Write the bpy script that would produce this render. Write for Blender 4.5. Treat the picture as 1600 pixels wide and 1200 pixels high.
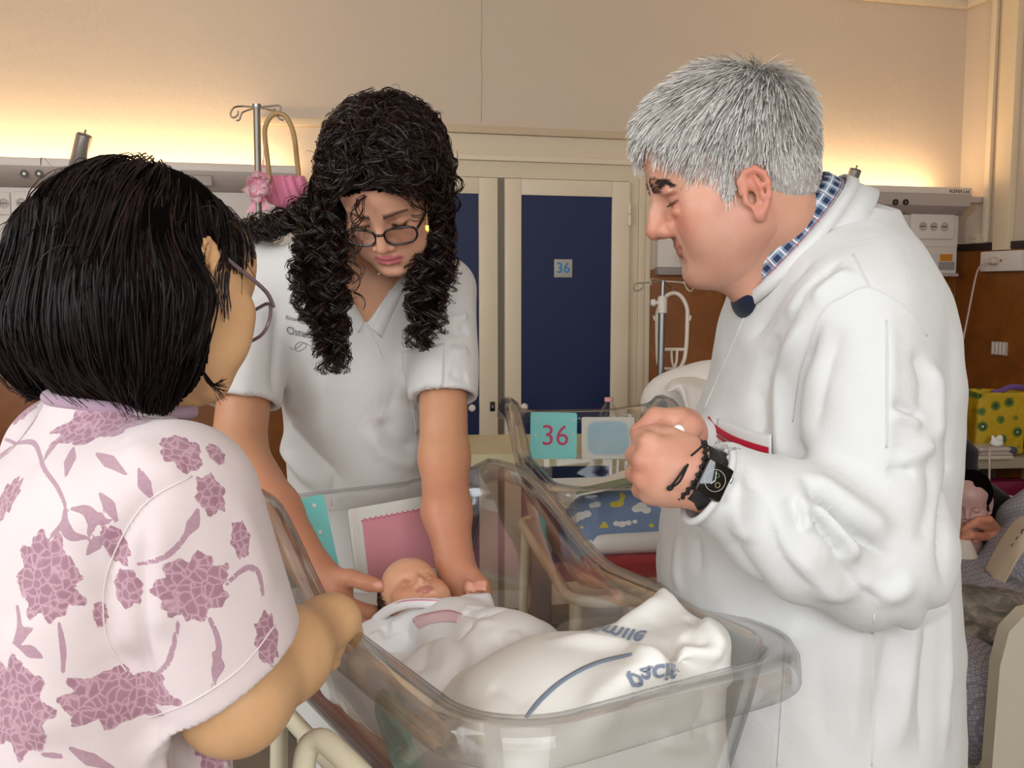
import bpy, bmesh, math, random
import numpy as np
from mathutils import Vector, Matrix
from mathutils.bvhtree import BVHTree

# ------------------------------------------------------------------ scene, camera, world, lights
for o in list(bpy.data.objects):
    bpy.data.objects.remove(o, do_unlink=True)
SC = bpy.context.scene
COL = SC.collection
R = math.radians

CAM_Z = 1.38
FPX = 1550.0
PITCH = math.atan(150.0 / FPX)
cam_d = bpy.data.cameras.new('camera')
cam_d.sensor_width = 36.0
cam_d.lens = 36.0 * FPX / 1600.0
cam_d.clip_start = 0.05
cam = bpy.data.objects.new('camera', cam_d)
COL.objects.link(cam)
cam.location = (0, 0, CAM_Z)
cam.rotation_euler = (math.pi / 2 - PITCH, 0, 0)
SC.camera = cam

SC.view_settings.view_transform = 'Standard'
SC.view_settings.look = 'None'
SC.view_settings.gamma = 1.0
SC.view_settings.exposure = 0.0
SC.view_settings.use_curve_mapping = False

SC.cycles.transparent_max_bounces = 40
world = bpy.data.worlds.new('world')
SC.world = world
world.use_nodes = True
world.node_tree.nodes['Background'].inputs[0].default_value = (0.78, 0.86, 1.0, 1)
world.node_tree.nodes['Background'].inputs[1].default_value = 0.5

def area_light(name, loc, aim, sx, sy, power, col):
    d = bpy.data.lights.new(name, 'AREA')
    d.shape = 'RECTANGLE'
    d.size, d.size_y = sx, sy
    d.energy = power
    d.color = col
    o = bpy.data.objects.new(name, d)
    COL.objects.link(o)
    o.location = loc
    o.rotation_euler = (Vector(aim) - Vector(loc)).to_track_quat('-Z', 'Z').to_euler()
    return o

# daylight entering through the windows of the two walls behind and beside the camera
area_light('window_daylight_rear', (0.485, -1.93, 1.95), (0.1, 1.6, 0.95), 3.0, 1.5, 88, (0.95, 0.975, 1.0))
area_light('window_daylight_side', (-2.1, 0.1, 2.0), (0.3, 1.5, 0.9), 2.0, 1.5, 54, (0.90, 0.955, 1.0))

# ------------------------------------------------------------------ pixel rays and frames
_cp, _sp = math.cos(PITCH), math.sin(PITCH)
def ray(px, py):
    x, u = (px - 800.0) / FPX, (600.0 - py) / FPX
    return np.array([x, _cp + u * _sp, u * _cp - _sp])
def P(px, py, Y):
    """the point of the room seen at a photograph pixel, Y metres in front of the camera"""
    d = ray(px, py)
    return np.array([0, 0, CAM_Z]) + d * (Y / d[1])
def V3(a):
    return Vector((float(a[0]), float(a[1]), float(a[2])))

# ------------------------------------------------------------------ colours, materials
def lin(c):
    c = c / 255.0
    return c / 12.92 if c <= 0.04045 else ((c + 0.055) / 1.055) ** 2.4
def C(h):
    h = h.lstrip('#')
    return tuple(lin(int(h[i:i + 2], 16)) for i in (0, 2, 4))
MATS = {}
class NT:
    """small helper around a node tree"""
    def __init__(s, m):
        m.use_nodes = True
        s.t = m.node_tree
        s.b = s.t.nodes['Principled BSDF']
        s.out = s.t.nodes['Material Output']
    def n(s, kind, **kw):
        k = s.t.nodes.new(kind)
        for a, v in kw.items():
            if a.startswith('i_'):
                k.inputs[a[2:].replace('_', ' ')].default_value = v
            else:
                setattr(k, a, v)
        return k
    def l(s, a, b):
        s.t.links.new(a, b)
    def math(s, op, a, b=None, c=None, clamp=False):
        k = s.t.nodes.new('ShaderNodeMath'); k.operation = op; k.use_clamp = clamp
        for i, v in enumerate((a, b, c)):
            if v is None: continue
            if isinstance(v, (int, float)): k.inputs[i].default_value = v
            else: s.l(v, k.inputs[i])
        return k.outputs[0]
    def mix(s, f, a, b, mode='MIX'):
        k = s.t.nodes.new('ShaderNodeMix'); k.data_type = 'RGBA'; k.blend_type = mode
        for i, v in ((0, f), (6, a), (7, b)):
            if isinstance(v, (int, float)): k.inputs[i].default_value = v
            elif isinstance(v, tuple): k.inputs[i].default_value = v if len(v) == 4 else v + (1,)
            else: s.l(v, k.inputs[i])
        return k.outputs[2]
    def ramp(s, f, stops):
        k = s.t.nodes.new('ShaderNodeValToRGB')
        e = k.color_ramp.elements
        while len(e) < len(stops): e.new(0.5)
        for q, (p, c) in zip(e, stops):
            q.position = p
            q.color = (c, c, c, 1) if isinstance(c, (int, float)) else c + (1,)
        s.l(f, k.inputs[0])
        return k.outputs[0]
    def co(s, what='Object'):
        return s.t.nodes.new('ShaderNodeTexCoord').outputs[what]
    def noise(s, vec, scale, detail=4, rough=0.55, dist=0.0):
        k = s.n('ShaderNodeTexNoise')
        k.inputs['Scale'].default_value = scale; k.inputs['Detail'].default_value = detail
        k.inputs['Roughness'].default_value = rough; k.inputs['Distortion'].default_value = dist
        if vec is not None: s.l(vec, k.inputs['Vector'])
        return k.outputs[0]
    def bump(s, h, strength, dist=0.01, prev=None):
        k = s.n('ShaderNodeBump')
        k.inputs['Strength'].default_value = strength; k.inputs['Distance'].default_value = dist
        s.l(h, k.inputs['Height'])
        if prev is not None: s.l(prev, k.inputs['Normal'])
        s.l(k.outputs[0], s.b.inputs['Normal'])
        return k.outputs[0]

def mat(name, col, rough=0.5, metal=0.0, var=0.06, vscale=8.0, bump=0.0, bscale=60.0, spec=0.5, sss=0.0, emis=None, coat=0.0, attr=None):
    """plain procedural material: base colour with a little noise, optional bump"""
    if name in MATS: return MATS[name]
    if isinstance(col, str): col = C(col)
    m = bpy.data.materials.new(name); MATS[name] = m
    t = NT(m)
    t.b.inputs['Roughness'].default_value = rough
    t.b.inputs['Metallic'].default_value = metal
    t.b.inputs['Specular IOR Level'].default_value = spec
    t.b.inputs['Coat Weight'].default_value = coat
    v = t.co('Object')
    n = t.noise(v, vscale)
    f = t.math('MULTIPLY_ADD', n, 2 * var, 1 - var)
    k = t.n('ShaderNodeVectorMath', operation='SCALE')
    if attr:
        a = t.n('ShaderNodeAttribute', attribute_name=attr)
        t.l(a.outputs['Color'], k.inputs[0])
    else:
        k.inputs[0].default_value = col
    t.l(f, k.inputs['Scale'])
    t.l(k.outputs[0], t.b.inputs['Base Color'])
    if bump:
        t.bump(t.noise(v, bscale, 5), bump)
    if sss:
        t.b.inputs['Subsurface Weight'].default_value = sss
        t.b.inputs['Subsurface Radius'].default_value = (1.0, 0.35, 0.2)
        t.b.inputs['Subsurface Scale'].default_value = 0.006
    if emis:
        t.b.inputs['Emission Color'].default_value = emis[0] + (1,)
        t.b.inputs['Emission Strength'].default_value = emis[1]
    return m

# ------------------------------------------------------------------ objects
def link(o, parent=None):
    COL.objects.link(o)
    if parent is not None: o.parent = parent
    return o
def tag(o, label, cat, group=None):
    o['label'] = label; o['category'] = cat
    if group: o['group'] = group
    return o
def thing(name, label, cat, loc=(0, 0, 0), rotz=0.0, group=None):
    o = bpy.data.objects.new(name, None)
    o.empty_display_size = 0.05
    link(o); o.location = V3(loc); o.rotation_euler = (0, 0, rotz)
    return tag(o, label, cat, group)
def struct(o):
    o['kind'] = 'structure'
    return o
def mesh_obj(name, verts, faces, m, parent=None, smooth=True, loc=None):
    me = bpy.data.meshes.new(name)
    me.from_pydata([tuple(map(float, v)) for v in verts], [], [tuple(map(int, f)) for f in faces])
    me.update()
    if smooth: me.shade_smooth()
    me.materials.append(m)
    o = bpy.data.objects.new(name, me)
    link(o, parent)
    if loc is not None: o.location = V3(loc)
    return o
def np_mesh(name, verts, quads, m, parent=None, smooth=True):
    """fast mesh from numpy arrays; quads may be (n,3) or (n,4)"""
    verts = np.ascontiguousarray(verts, dtype=np.float32); quads = np.ascontiguousarray(quads, dtype=np.int32)
    me = bpy.data.meshes.new(name)
    k = quads.shape[1]
    me.vertices.add(len(verts)); me.vertices.foreach_set('co', verts.ravel())
    me.loops.add(quads.size); me.loops.foreach_set('vertex_index', quads.ravel())
    me.polygons.add(len(quads))
    me.polygons.foreach_set('loop_start', np.arange(0, quads.size, k, dtype=np.int32))
    me.update(calc_edges=True)
    if smooth: me.shade_smooth()
    me.materials.append(m)
    o = bpy.data.objects.new(name, me)
    link(o, parent)
    return o
def set_attr(o, name, arr):
    arr = np.ascontiguousarray(arr, dtype=np.float32)
    me = o.data
    if arr.ndim == 1:
        a = me.attributes.new(name, 'FLOAT', 'POINT'); a.data.foreach_set('value', arr)
    else:
        a = me.attributes.new(name, 'FLOAT_COLOR', 'POINT')
        c = np.ones((len(arr), 4), np.float32); c[:, :3] = arr
        a.data.foreach_set('color', c.ravel())
    return a

class MB:
    """collects shapes into one mesh"""
    def __init__(s): s.v = []; s.f = []
    def add(s, vs, fs):
        b = len(s.v)
        s.v += [tuple(map(float, v)) for v in vs]; s.f += [tuple(i + b for i in f) for f in fs]
        return s
    def box(s, x0, x1, y0, y1, z0, z1, bev=0.0):
        x0, x1 = min(x0, x1), max(x0, x1); y0, y1 = min(y0, y1), max(y0, y1); z0, z1 = min(z0, z1), max(z0, z1)
        if bev <= 0:
            vs = [(x, y, z) for z in (z0, z1) for y in (y0, y1) for x in (x0, x1)]
            return s.add(vs, [(0, 2, 3, 1), (4, 5, 7, 6), (0, 1, 5, 4), (2, 6, 7, 3), (0, 4, 6, 2), (1, 3, 7, 5)])
        bm = bmesh.new(); bmesh.ops.create_cube(bm, size=1.0)
        for v in bm.verts:
            v.co = ((x0 + x1) / 2 + v.co.x * (x1 - x0), (y0 + y1) / 2 + v.co.y * (y1 - y0), (z0 + z1) / 2 + v.co.z * (z1 - z0))
        bev = min(bev, 0.49 * min(x1 - x0, y1 - y0, z1 - z0))
        bmesh.ops.bevel(bm, geom=list(bm.edges), offset=bev, segments=2, profile=0.6, affect='EDGES')
        bm.verts.index_update()
        s.add([v.co for v in bm.verts], [[v.index for v in f.verts] for f in bm.faces]); bm.free()
        return s
    def tube(s, pts, r, n=8, closed=False, caps=True):
        pts = [Vector(map(float, p)) for p in pts]
        m = len(pts)
        rr = r if isinstance(r, (list, tuple, np.ndarray)) else [r] * m
        vs, fs = [], []
        prev = None
        for i in range(m):
            if closed: t = pts[(i + 1) % m] - pts[i - 1]
            else: t = pts[min(i + 1, m - 1)] - pts[max(i - 1, 0)]
            t.normalize()
            if prev is None:
                a = Vector((0, 0, 1)) if abs(t.z) < 0.9 else Vector((1, 0, 0))
                nx = t.cross(a).normalized()
            else:
                nx = (prev - t * prev.dot(t)).normalized()
            prev = nx
            ny = t.cross(nx)
            for k in range(n):
                a = 2 * math.pi * k / n
                vs.append(pts[i] + (nx * math.cos(a) + ny * math.sin(a)) * float(rr[i]))
        for i in range(m if closed else m - 1):
            j = (i + 1) % m
            for k in range(n):
                fs.append((i * n + k, i * n + (k + 1) % n, j * n + (k + 1) % n, j * n + k))
        if caps and not closed:
            fs.append(tuple(range(n - 1, -1, -1))); fs.append(tuple((m - 1) * n + k for k in range(n)))
        return s.add(vs, fs)
    def cyl(s, p0, p1, r0, r1=None, n=20):
        return s.tube([p0, p1], [r0, r0 if r1 is None else r1], n)
    def lathe(s, prof, c=(0, 0, 0), n=24, axis='z'):
        vs, fs = [], []
        for (r, h) in prof:
            for k in range(n):
                a = 2 * math.pi * k / n
                x, y = r * math.cos(a), r * math.sin(a)
                p = (x, y, h) if axis == 'z' else ((x, h, y) if axis == 'y' else (h, x, y))
                vs.append((p[0] + c[0], p[1] + c[1], p[2] + c[2]))
        m = len(prof)
        for i in range(m - 1):
            for k in range(n):
                fs.append((i * n + k, i * n + (k + 1) % n, (i + 1) * n + (k + 1) % n, (i + 1) * n + k))
        if prof[0][0] > 1e-5: fs.append(tuple(range(n - 1, -1, -1)))
        if prof[-1][0] > 1e-5: fs.append(tuple((m - 1) * n + k for k in range(n)))
        return s.add(vs, fs)
    def prism(s, poly, z0, z1, f=None):
        """poly in (a,b), extruded from z0 to z1 along the third axis; f maps (a,b,z) to xyz"""
        n = len(poly); f = f or (lambda a, b, z: (a, b, z))
        vs = [f(a, b, z0) for a, b in poly] + [f(a, b, z1) for a, b in poly]
        fs = [tuple(range(n - 1, -1, -1)), tuple(range(n, 2 * n))] + [(i, (i + 1) % n, n + (i + 1) % n, n + i) for i in range(n)]
        return s.add(vs, fs)
    def build(s, name, m, parent=None, smooth=False, auto=True, loc=None):
        o = mesh_obj(name, s.v, s.f, m, parent, smooth, loc)
        if auto and not smooth:
            bm = bmesh.new(); bm.from_mesh(o.data)
            bmesh.ops.recalc_face_normals(bm, faces=list(bm.faces))
            for f in bm.faces: f.smooth = True
            for e in bm.edges:
                if len(e.link_faces) == 2 and e.calc_face_angle(0) > R(38): e.smooth = False
            bm.to_mesh(o.data); bm.free()
        return o

def text_mesh(s, size, extrude=0.0004, align='CENTER', shear=0.0, space=1.0, bold=0.0):
    cu = bpy.data.curves.new('t', 'FONT')
    cu.body = s; cu.size = size; cu.extrude = extrude; cu.align_x = align; cu.align_y = 'CENTER'
    cu.shear = shear; cu.space_character = space; cu.offset = bold; cu.resolution_u = 3
    o = bpy.data.objects.new('t', cu); COL.objects.link(o)
    dg = bpy.context.evaluated_depsgraph_get()
    me = bpy.data.meshes.new_from_object(o.evaluated_get(dg))
    bpy.data.objects.remove(o); bpy.data.curves.remove(cu)
    return me
def text_obj(name, s, size, m, parent, mtx, **kw):
    me = text_mesh(s, size, **kw); me.name = name
    me.transform(mtx)
    me.materials.clear(); me.materials.append(m)
    o = bpy.data.objects.new(name, me); link(o, parent)
    return o

def catmull(pts, n=8, closed=False):
    pts = [np.array(p, float) for p in pts]; m = len(pts); out = []
    rng = range(m if closed else m - 1)
    for i in rng:
        if closed: a, b, c, d = pts[i - 1], pts[i], pts[(i + 1) % m], pts[(i + 2) % m]
        else: a, b, c, d = pts[max(i - 1, 0)], pts[i], pts[i + 1], pts[min(i + 2, m - 1)]
        for k in range(n):
            t = k / n
            out.append(0.5 * ((2 * b) + (c - a) * t + (2 * a - 5 * b + 4 * c - d) * t * t + (3 * b - a - 3 * c + d) * t ** 3))
    if not closed: out.append(pts[-1])
    return out

# ------------------------------------------------------------------ signed-distance modelling (numpy)
def A(*v): return np.array(v, np.float32)
def ell(c, r):
    c, r = np.asarray(c, np.float32), np.asarray(r, np.float32)
    def f(p):
        q = (p - c) / r
        k0 = np.sqrt(np.einsum('ij,ij->i', q, q)); q = q / r; k1 = np.sqrt(np.einsum('ij,ij->i', q, q)) + 1e-9
        return k0 * (k0 - 1.0) / k1
    return f
def sph(c, r):
    c = np.asarray(c, np.float32)
    def f(p):
        d = p - c
        return np.sqrt(np.einsum('ij,ij->i', d, d)) - r
    return f
def cone(a, b, r0, r1=None):
    """round cone / capsule (distance approximated with a linearly varying radius)"""
    a, b = np.asarray(a, np.float32), np.asarray(b, np.float32)
    r1 = r0 if r1 is None else r1
    ab = b - a; L2 = float(ab @ ab) + 1e-12
    def f(p):
        t = np.clip(((p - a) @ ab) / L2, 0, 1)
        d = p - a - t[:, None] * ab
        return np.sqrt(np.einsum('ij,ij->i', d, d)) - (r0 + (r1 - r0) * t)
    return f
def econe(a, b, r0, r1, side, flat):
    """round cone whose section is squeezed by 'flat' along the direction 'side'"""
    a, b = np.asarray(a, np.float32), np.asarray(b, np.float32)
    s = np.asarray(side, np.float32); ab = b - a; L2 = float(ab @ ab) + 1e-12
    s = s - ab * float(s @ ab) / L2; s = s / np.linalg.norm(s)
    def f(p):
        t = np.clip(((p - a) @ ab) / L2, 0, 1)
        d = p - a - t[:, None] * ab
        ds = d @ s
        d = d + (ds * (1 / flat - 1))[:, None] * s
        r = r0 + (r1 - r0) * t
        return (np.sqrt((d * d).sum(1)) - r) * (flat if flat < 1 else 1.0)
    return f
def chain(pts, rs, k=0.006):
    fs = [cone(pts[i], pts[i + 1], rs[i], rs[i + 1]) for i in range(len(pts) - 1)]
    return union(fs, k)
def rbox(c, h, r, Rm=None):
    c, h = np.asarray(c, np.float32), np.asarray(h, np.float32)
    def f(p):
        q = p - c
        if Rm is not None: q = q @ Rm
        q = np.abs(q) - (h - r)
        return np.sqrt((np.maximum(q, 0) ** 2).sum(1)) + np.minimum(q.max(1), 0) - r
    return f
def smin(a, b, k):
    if k <= 0: return np.minimum(a, b)
    h = np.maximum(k - np.abs(a - b), 0) / k
    return np.minimum(a, b) - h * h * k * 0.25
def smax(a, b, k): return -smin(-a, -b, k)
def union(fs, k=0.0):
    def f(p):
        d = fs[0](p)
        for g in fs[1:]: d = smin(d, g(p), k)
        return d
    return f
def join(f, g, k): return lambda p: smin(f(p), g(p), k)
def cut(f, g, k=0.0): return lambda p: smax(f(p), -g(p), k)
def inter(f, g, k=0.0): return lambda p: smax(f(p), g(p), k)
def off(f, d): return lambda p: f(p) - d
def plane(pt, n):
    pt, n = np.asarray(pt, np.float32), np.asarray(n, np.float32); n = n / np.linalg.norm(n)
    return lambda p: (p - pt) @ n
def local(f, M, s=1.0):
    """f is given in the frame M (4x4 Matrix, rigid) with uniform scale s"""
    Mi = np.array(M.inverted(), np.float32)
    Rt, t = Mi[:3, :3].T.copy(), Mi[:3, 3].copy()
    return lambda p: f((p @ Rt + t) / s) * s

def bounded(f, lo, hi, m=0.03):
    """evaluate f only inside a box; outside return the distance to the box plus a margin"""
    lo, hi = np.asarray(lo, np.float32), np.asarray(hi, np.float32)
    c, hh = (lo + hi) / 2, (hi - lo) / 2
    def g(p):
        q = np.abs(p - c) - hh
        o = np.sqrt((np.maximum(q, 0) ** 2).sum(1)) + m
        i = q.max(1) <= 0
        if i.any(): o[i] = f(p[i])
        return o
    return g

def surface(f, lo, hi, h, B=12):
    """sparse surface nets: returns vertices and quads of the zero level of f"""
    lo, hi = np.asarray(lo, np.float64), np.asarray(hi, np.float64)
    nb = np.ceil((hi - lo) / (h * B)).astype(int)
    ijk = np.stack(np.meshgrid(*[np.arange(n) for n in nb], indexing='ij'), -1).reshape(-1, 3)
    cen = lo + (ijk + 0.5) * (h * B)
    d = np.concatenate([f(c.astype(np.float32)) for c in np.array_split(cen, max(1, len(cen) // 200000))])
    act = ijk[np.abs(d) < h * B * 0.5 * 1.75 * 1.35 + h]
    g = np.stack(np.meshgrid(*[np.arange(B + 1)] * 3, indexing='ij'), -1).reshape(-1, 3)
    N = nb * B + 2
    cid, cpos, quads = [], [], []
    def lid(c): return (c[..., 0] * N[1] + c[..., 1]) * N[2] + c[..., 2]
    corners = np.array([(i, j, k) for i in (0, 1) for j in (0, 1) for k in (0, 1)])
    for s in range(0, len(act), 240):
        a = act[s:s + 240]
        idx = a[:, None, :] * B + g[None]
        pts = (lo + idx.reshape(-1, 3) * h).astype(np.float32)
        D = f(pts).reshape(len(a), B + 1, B + 1, B + 1)
        S = D < 0
        cs = sum(S[:, i:B + i, j:B + j, k:B + k].astype(np.int8) for i, j, k in corners)
        m = (cs > 0) & (cs < 8)
        w = np.argwhere(m)
        if len(w) == 0: continue
        b, c = w[:, 0], w[:, 1:]
        val = np.stack([D[b, c[:, 0] + i, c[:, 1] + j, c[:, 2] + k] for i, j, k in corners], 1)
        acc = np.zeros((len(w), 3)); cnt = np.zeros(len(w))
        for e0 in range(8):
            for ax in range(3):
                if corners[e0][ax]: continue
                e1 = e0 + (4, 2, 1)[ax]
                v0, v1 = val[:, e0], val[:, e1]
                q = (v0 < 0) != (v1 < 0)
                t = np.where(q, v0 / np.where(q, v0 - v1, 1), 0)
                pt = np.repeat(corners[e0][None].astype(float), len(w), 0); pt[:, ax] += t
                acc += pt * q[:, None]; cnt += q
        gc = a[b] * B + c
        cid.append(lid(gc)); cpos.append(lo + (gc + acc / cnt[:, None]) * h)
        for ax in range(3):
            sl0 = [slice(0, B)] * 3; sl1 = [slice(0, B)] * 3; sl1[ax] = slice(1, B + 1)
            s0, s1 = S[(slice(None),) + tuple(sl0)], S[(slice(None),) + tuple(sl1)]
            w = np.argwhere(s0 != s1)
            if len(w) == 0: continue
            gc = a[w[:, 0]] * B + w[:, 1:]
            fl = s0[tuple(w.T)]
            u, v = (ax + 1) % 3, (ax + 2) % 3
            eu, ev = np.eye(3, dtype=int)[u], np.eye(3, dtype=int)[v]
            ok = (gc[:, u] > 0) & (gc[:, v] > 0)
            gc, fl = gc[ok], fl[ok]
            q = np.stack([lid(gc - eu - ev), lid(gc - ev), lid(gc), lid(gc - eu)], 1)
            q[~fl] = q[~fl][:, ::-1]
            quads.append(q)
    cid = np.concatenate(cid); cpos = np.concatenate(cpos); quads = np.concatenate(quads)
    o = np.argsort(cid); cid, cpos = cid[o], cpos[o]
    qi = np.searchsorted(cid, quads); qi = np.minimum(qi, len(cid) - 1)
    ok = (cid[qi] == quads).all(1)
    return cpos.astype(np.float32), qi[ok].astype(np.int32)

def grad(f, p, e=0.0015):
    p = p.astype(np.float32)
    g = np.stack([f(p + np.eye(3, dtype=np.float32)[i] * e) - f(p - np.eye(3, dtype=np.float32)[i] * e) for i in range(3)], 1)
    return g / (np.linalg.norm(g, axis=1, keepdims=True) + 1e-9)
def relax(v, q, it=1, lam=0.5):
    """light laplacian smoothing over quad edges"""
    for _ in range(it):
        acc = np.zeros_like(v); cnt = np.zeros(len(v), np.float32)
        for a in range(4):
            i, j = q[:, a], q[:, (a + 1) % 4]
            for ax in range(3):
                acc[:, ax] += np.bincount(i, v[j, ax], len(v)) + np.bincount(j, v[i, ax], len(v))
            cnt += np.bincount(i, minlength=len(v)) + np.bincount(j, minlength=len(v))
        ok = cnt > 0
        v = v.copy(); v[ok] = v[ok] * (1 - lam) + lam * acc[ok] / cnt[ok][:, None]
    return v
def keep(v, q, mask):
    """drop faces with no vertex inside mask"""
    q = q[mask[q].any(1)]
    u = np.unique(q); mp = np.full(len(v), -1); mp[u] = np.arange(len(u))
    return v[u], mp[q], u
def seg_dist(p, pts):
    """distance from points p to a polyline, and the parameter 0..1 along it"""
    pts = np.asarray(pts, np.float32); best = np.full(len(p), 1e9, np.float32); par = np.zeros(len(p), np.float32)
    L = np.concatenate([[0], np.cumsum(np.linalg.norm(np.diff(pts, axis=0), axis=1))])
    for i in range(len(pts) - 1):
        a, ab = pts[i], pts[i + 1] - pts[i]
        t = np.clip(((p - a) @ ab) / (ab @ ab + 1e-12), 0, 1)
        d = np.linalg.norm(p - a - t[:, None] * ab, axis=1)
        m = d < best
        best[m] = d[m]; par[m] = ((L[i] + t * (L[i + 1] - L[i])) / L[-1])[m]
    return best, par
def folds(v, nrm, lines):
    """displace vertices along normals: each fold is (polyline, amplitude, width); ends fade out"""
    out = np.zeros(len(v), np.float32)
    for pts, amp, w in lines:
        pts = np.asarray(pts, np.float32)
        m = np.all((v > pts.min(0) - 3 * w) & (v < pts.max(0) + 3 * w), axis=1)
        if not m.any(): continue
        d, t = seg_dist(v[m], pts)
        e = np.clip(np.minimum(t, 1 - t) * 4.0, 0, 1)
        e = e * e * (3 - 2 * e)
        out[m] += amp * (np.exp(-(d / w) ** 2) if amp > 0 else np.exp(-(d / w) ** 1.25)) * e
    return v + nrm * out[:, None]
def vnoise(p, s, seed=0):
    """cheap smooth pseudo-noise"""
    rs = np.random.RandomState(seed); o = np.zeros(len(p), np.float32)
    for i in range(5):
        k = rs.randn(3).astype(np.float32); k *= s * (0.7 + 0.6 * rs.rand()) / np.linalg.norm(k)
        o += np.sin(p @ k + rs.rand() * 6.28)
    return o / 2.2

def strands(paths, r0, r1=None, seed=0):
    """paths (S,K,3) -> thin ribbons, each turned by its own angle; radius r0 near the root to r1 at the tip"""
    S, K, _ = paths.shape
    T = np.gradient(paths, axis=1); T /= np.linalg.norm(T, axis=2, keepdims=True) + 1e-9
    ref = np.where(np.abs(T[..., 2:3]) < 0.9, np.array([0, 0, 1.0]), np.array([1.0, 0, 0]))
    X = np.cross(T, ref); X /= np.linalg.norm(X, axis=2, keepdims=True) + 1e-9
    Y = np.cross(T, X)
    r1 = r0 * 0.3 if r1 is None else r1
    rad = ((r0 + (r1 - r0) * np.linspace(0, 1, K) ** 2) * np.clip(.25 + np.linspace(0, 1, K) * 5, 0, 1))[None, :, None] * 1.35
    a = (np.random.RandomState(seed).rand(S) * math.pi)[:, None, None]
    D = X * np.cos(a) + Y * np.sin(a)
    v = np.stack([paths + rad * D, paths - rad * D], 2).reshape(-1, 3)
    s, i = np.meshgrid(np.arange(S), np.arange(K - 1), indexing='ij')
    b = (s * K + i) * 2
    q = np.stack([b, b + 1, b + 3, b + 2], -1).reshape(-1, 4)
    return v, q

# ------------------------------------------------------------------ the room: its frame is turned 15 degrees to the camera
WA = R(15.2)
WU = np.array([math.cos(WA), math.sin(WA), 0.0]); WV = np.array([-math.sin(WA), math.cos(WA), 0.0])
WO = np.array([0.206, 4.0, 0.0])
def W(u, v, z): return WO + WU * u + WV * v + np.array([0, 0, z])
def wl(px, py, v=0.0):
    """room coordinates (u, z) of a photograph pixel on the plane v metres off the back wall"""
    d = ray(px, py); o = np.array([0, 0, CAM_Z]) - WO
    s = (v - o @ WV) / (d @ WV)
    p = o + d * s
    return float(p @ WU), float(p[2])
def rw(px, py, u):
    """room coordinates (v, z) on a plane parallel to the right wall"""
    d = ray(px, py); o = np.array([0, 0, CAM_Z]) - WO
    s = (u - o @ WU) / (d @ WU)
    p = o + d * s
    return float(p @ WV), float(p[2])
U_R = wl(1506, 150)[0]; U_L = -3.35; V_B = -5.9; Z_C = wl(1515, 12)[1] + 0.05
Z_D = 1.455   # top of the brown lower wall

def plaster(name, col, var=0.05):
    m = mat(name, col, 0.75, var=var, vscale=1.3)
    t = NT.__new__(NT); t.t = m.node_tree; t.b = t.t.nodes['Principled BSDF']
    v = t.co('Object')
    b = t.bump(t.noise(v, 3.0, 6, 0.6), 0.25, 0.02)
    t.bump(t.noise(v, 140, 3), 0.08, 0.004, b)
    return m
M_WALL = plaster('wall_plaster', '#cab9a6')
M_CEIL = plaster('ceiling_plaster', '#ece6dc')
M_TRIM = mat('trim_paint', '#d8c9b0', 0.45, var=0.03)
def brown():
    m = bpy.data.materials.new('brown_wall_covering'); t = NT(m); v = t.co('Object')
    n1 = t.noise(v, 5, 6, 0.65, 1.2); n2 = t.noise(v, 38, 5, 0.7, 0.6)
    c = t.ramp(n1, [(0.3, C('#6e3c0a')), (0.5, C('#7d450c')), (0.72, C('#8e5214'))])
    s = t.ramp(n2, [(0.62, 0.0), (0.75, 1.0)])
    s = t.math('MULTIPLY', s, t.ramp(t.noise(v, 9, 3), [(0.5, 0.0), (0.65, 0.45)]))
    t.l(t.mix(s, c, C('#b58a55')), t.b.inputs['Base Color'])
    t.b.inputs['Roughness'].default_value = 0.4
    t.bump(n2, 0.12, 0.004)
    return m
M_BROWN = brown()
M_FLOOR = mat('floor_vinyl', '#8b8378', 0.4, var=0.1, vscale=30)
M_WHITE = mat('white_plastic', '#d6ccc2', 0.4, var=0.02)
M_GREYP = mat('grey_plastic', '#b3a59c', 0.45, var=0.03)
M_BLACK = mat('black_plastic', '#0c0b0b', 0.35, var=0.0)
M_CHROME = mat('chrome', '#c8c8c6', 0.18, metal=1.0, var=0.0)
M_STEEL = mat('brushed_steel', '#9a9a9a', 0.32, metal=0.9, var=0.04, vscale=90)
M_CREAM = mat('cream_metal_paint', '#d8cfb4', 0.35, var=0.03, coat=0.2)

def room_obj(name, mb, m, smooth=False):
    o = mb.build(name, m, None, smooth)
    o.location = V3(WO); o.rotation_euler = (0, 0, WA)
    return struct(o)
T = 0.12
room_obj('floor', MB().box(U_L - T, U_R + T, V_B - T, T, -0.1, 0.0), M_FLOOR)
room_obj('ceiling', MB().box(U_L - T, U_R + T, V_B - T, T, Z_C, Z_C + 0.1), M_CEIL)
room_obj('wall_back', MB().box(U_L - T, U_R + T, 0, T, 0, Z_C), M_WALL)
room_obj('wall_right', MB().box(U_R, U_R + T, V_B, 0, 0, Z_C), M_WALL)
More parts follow.
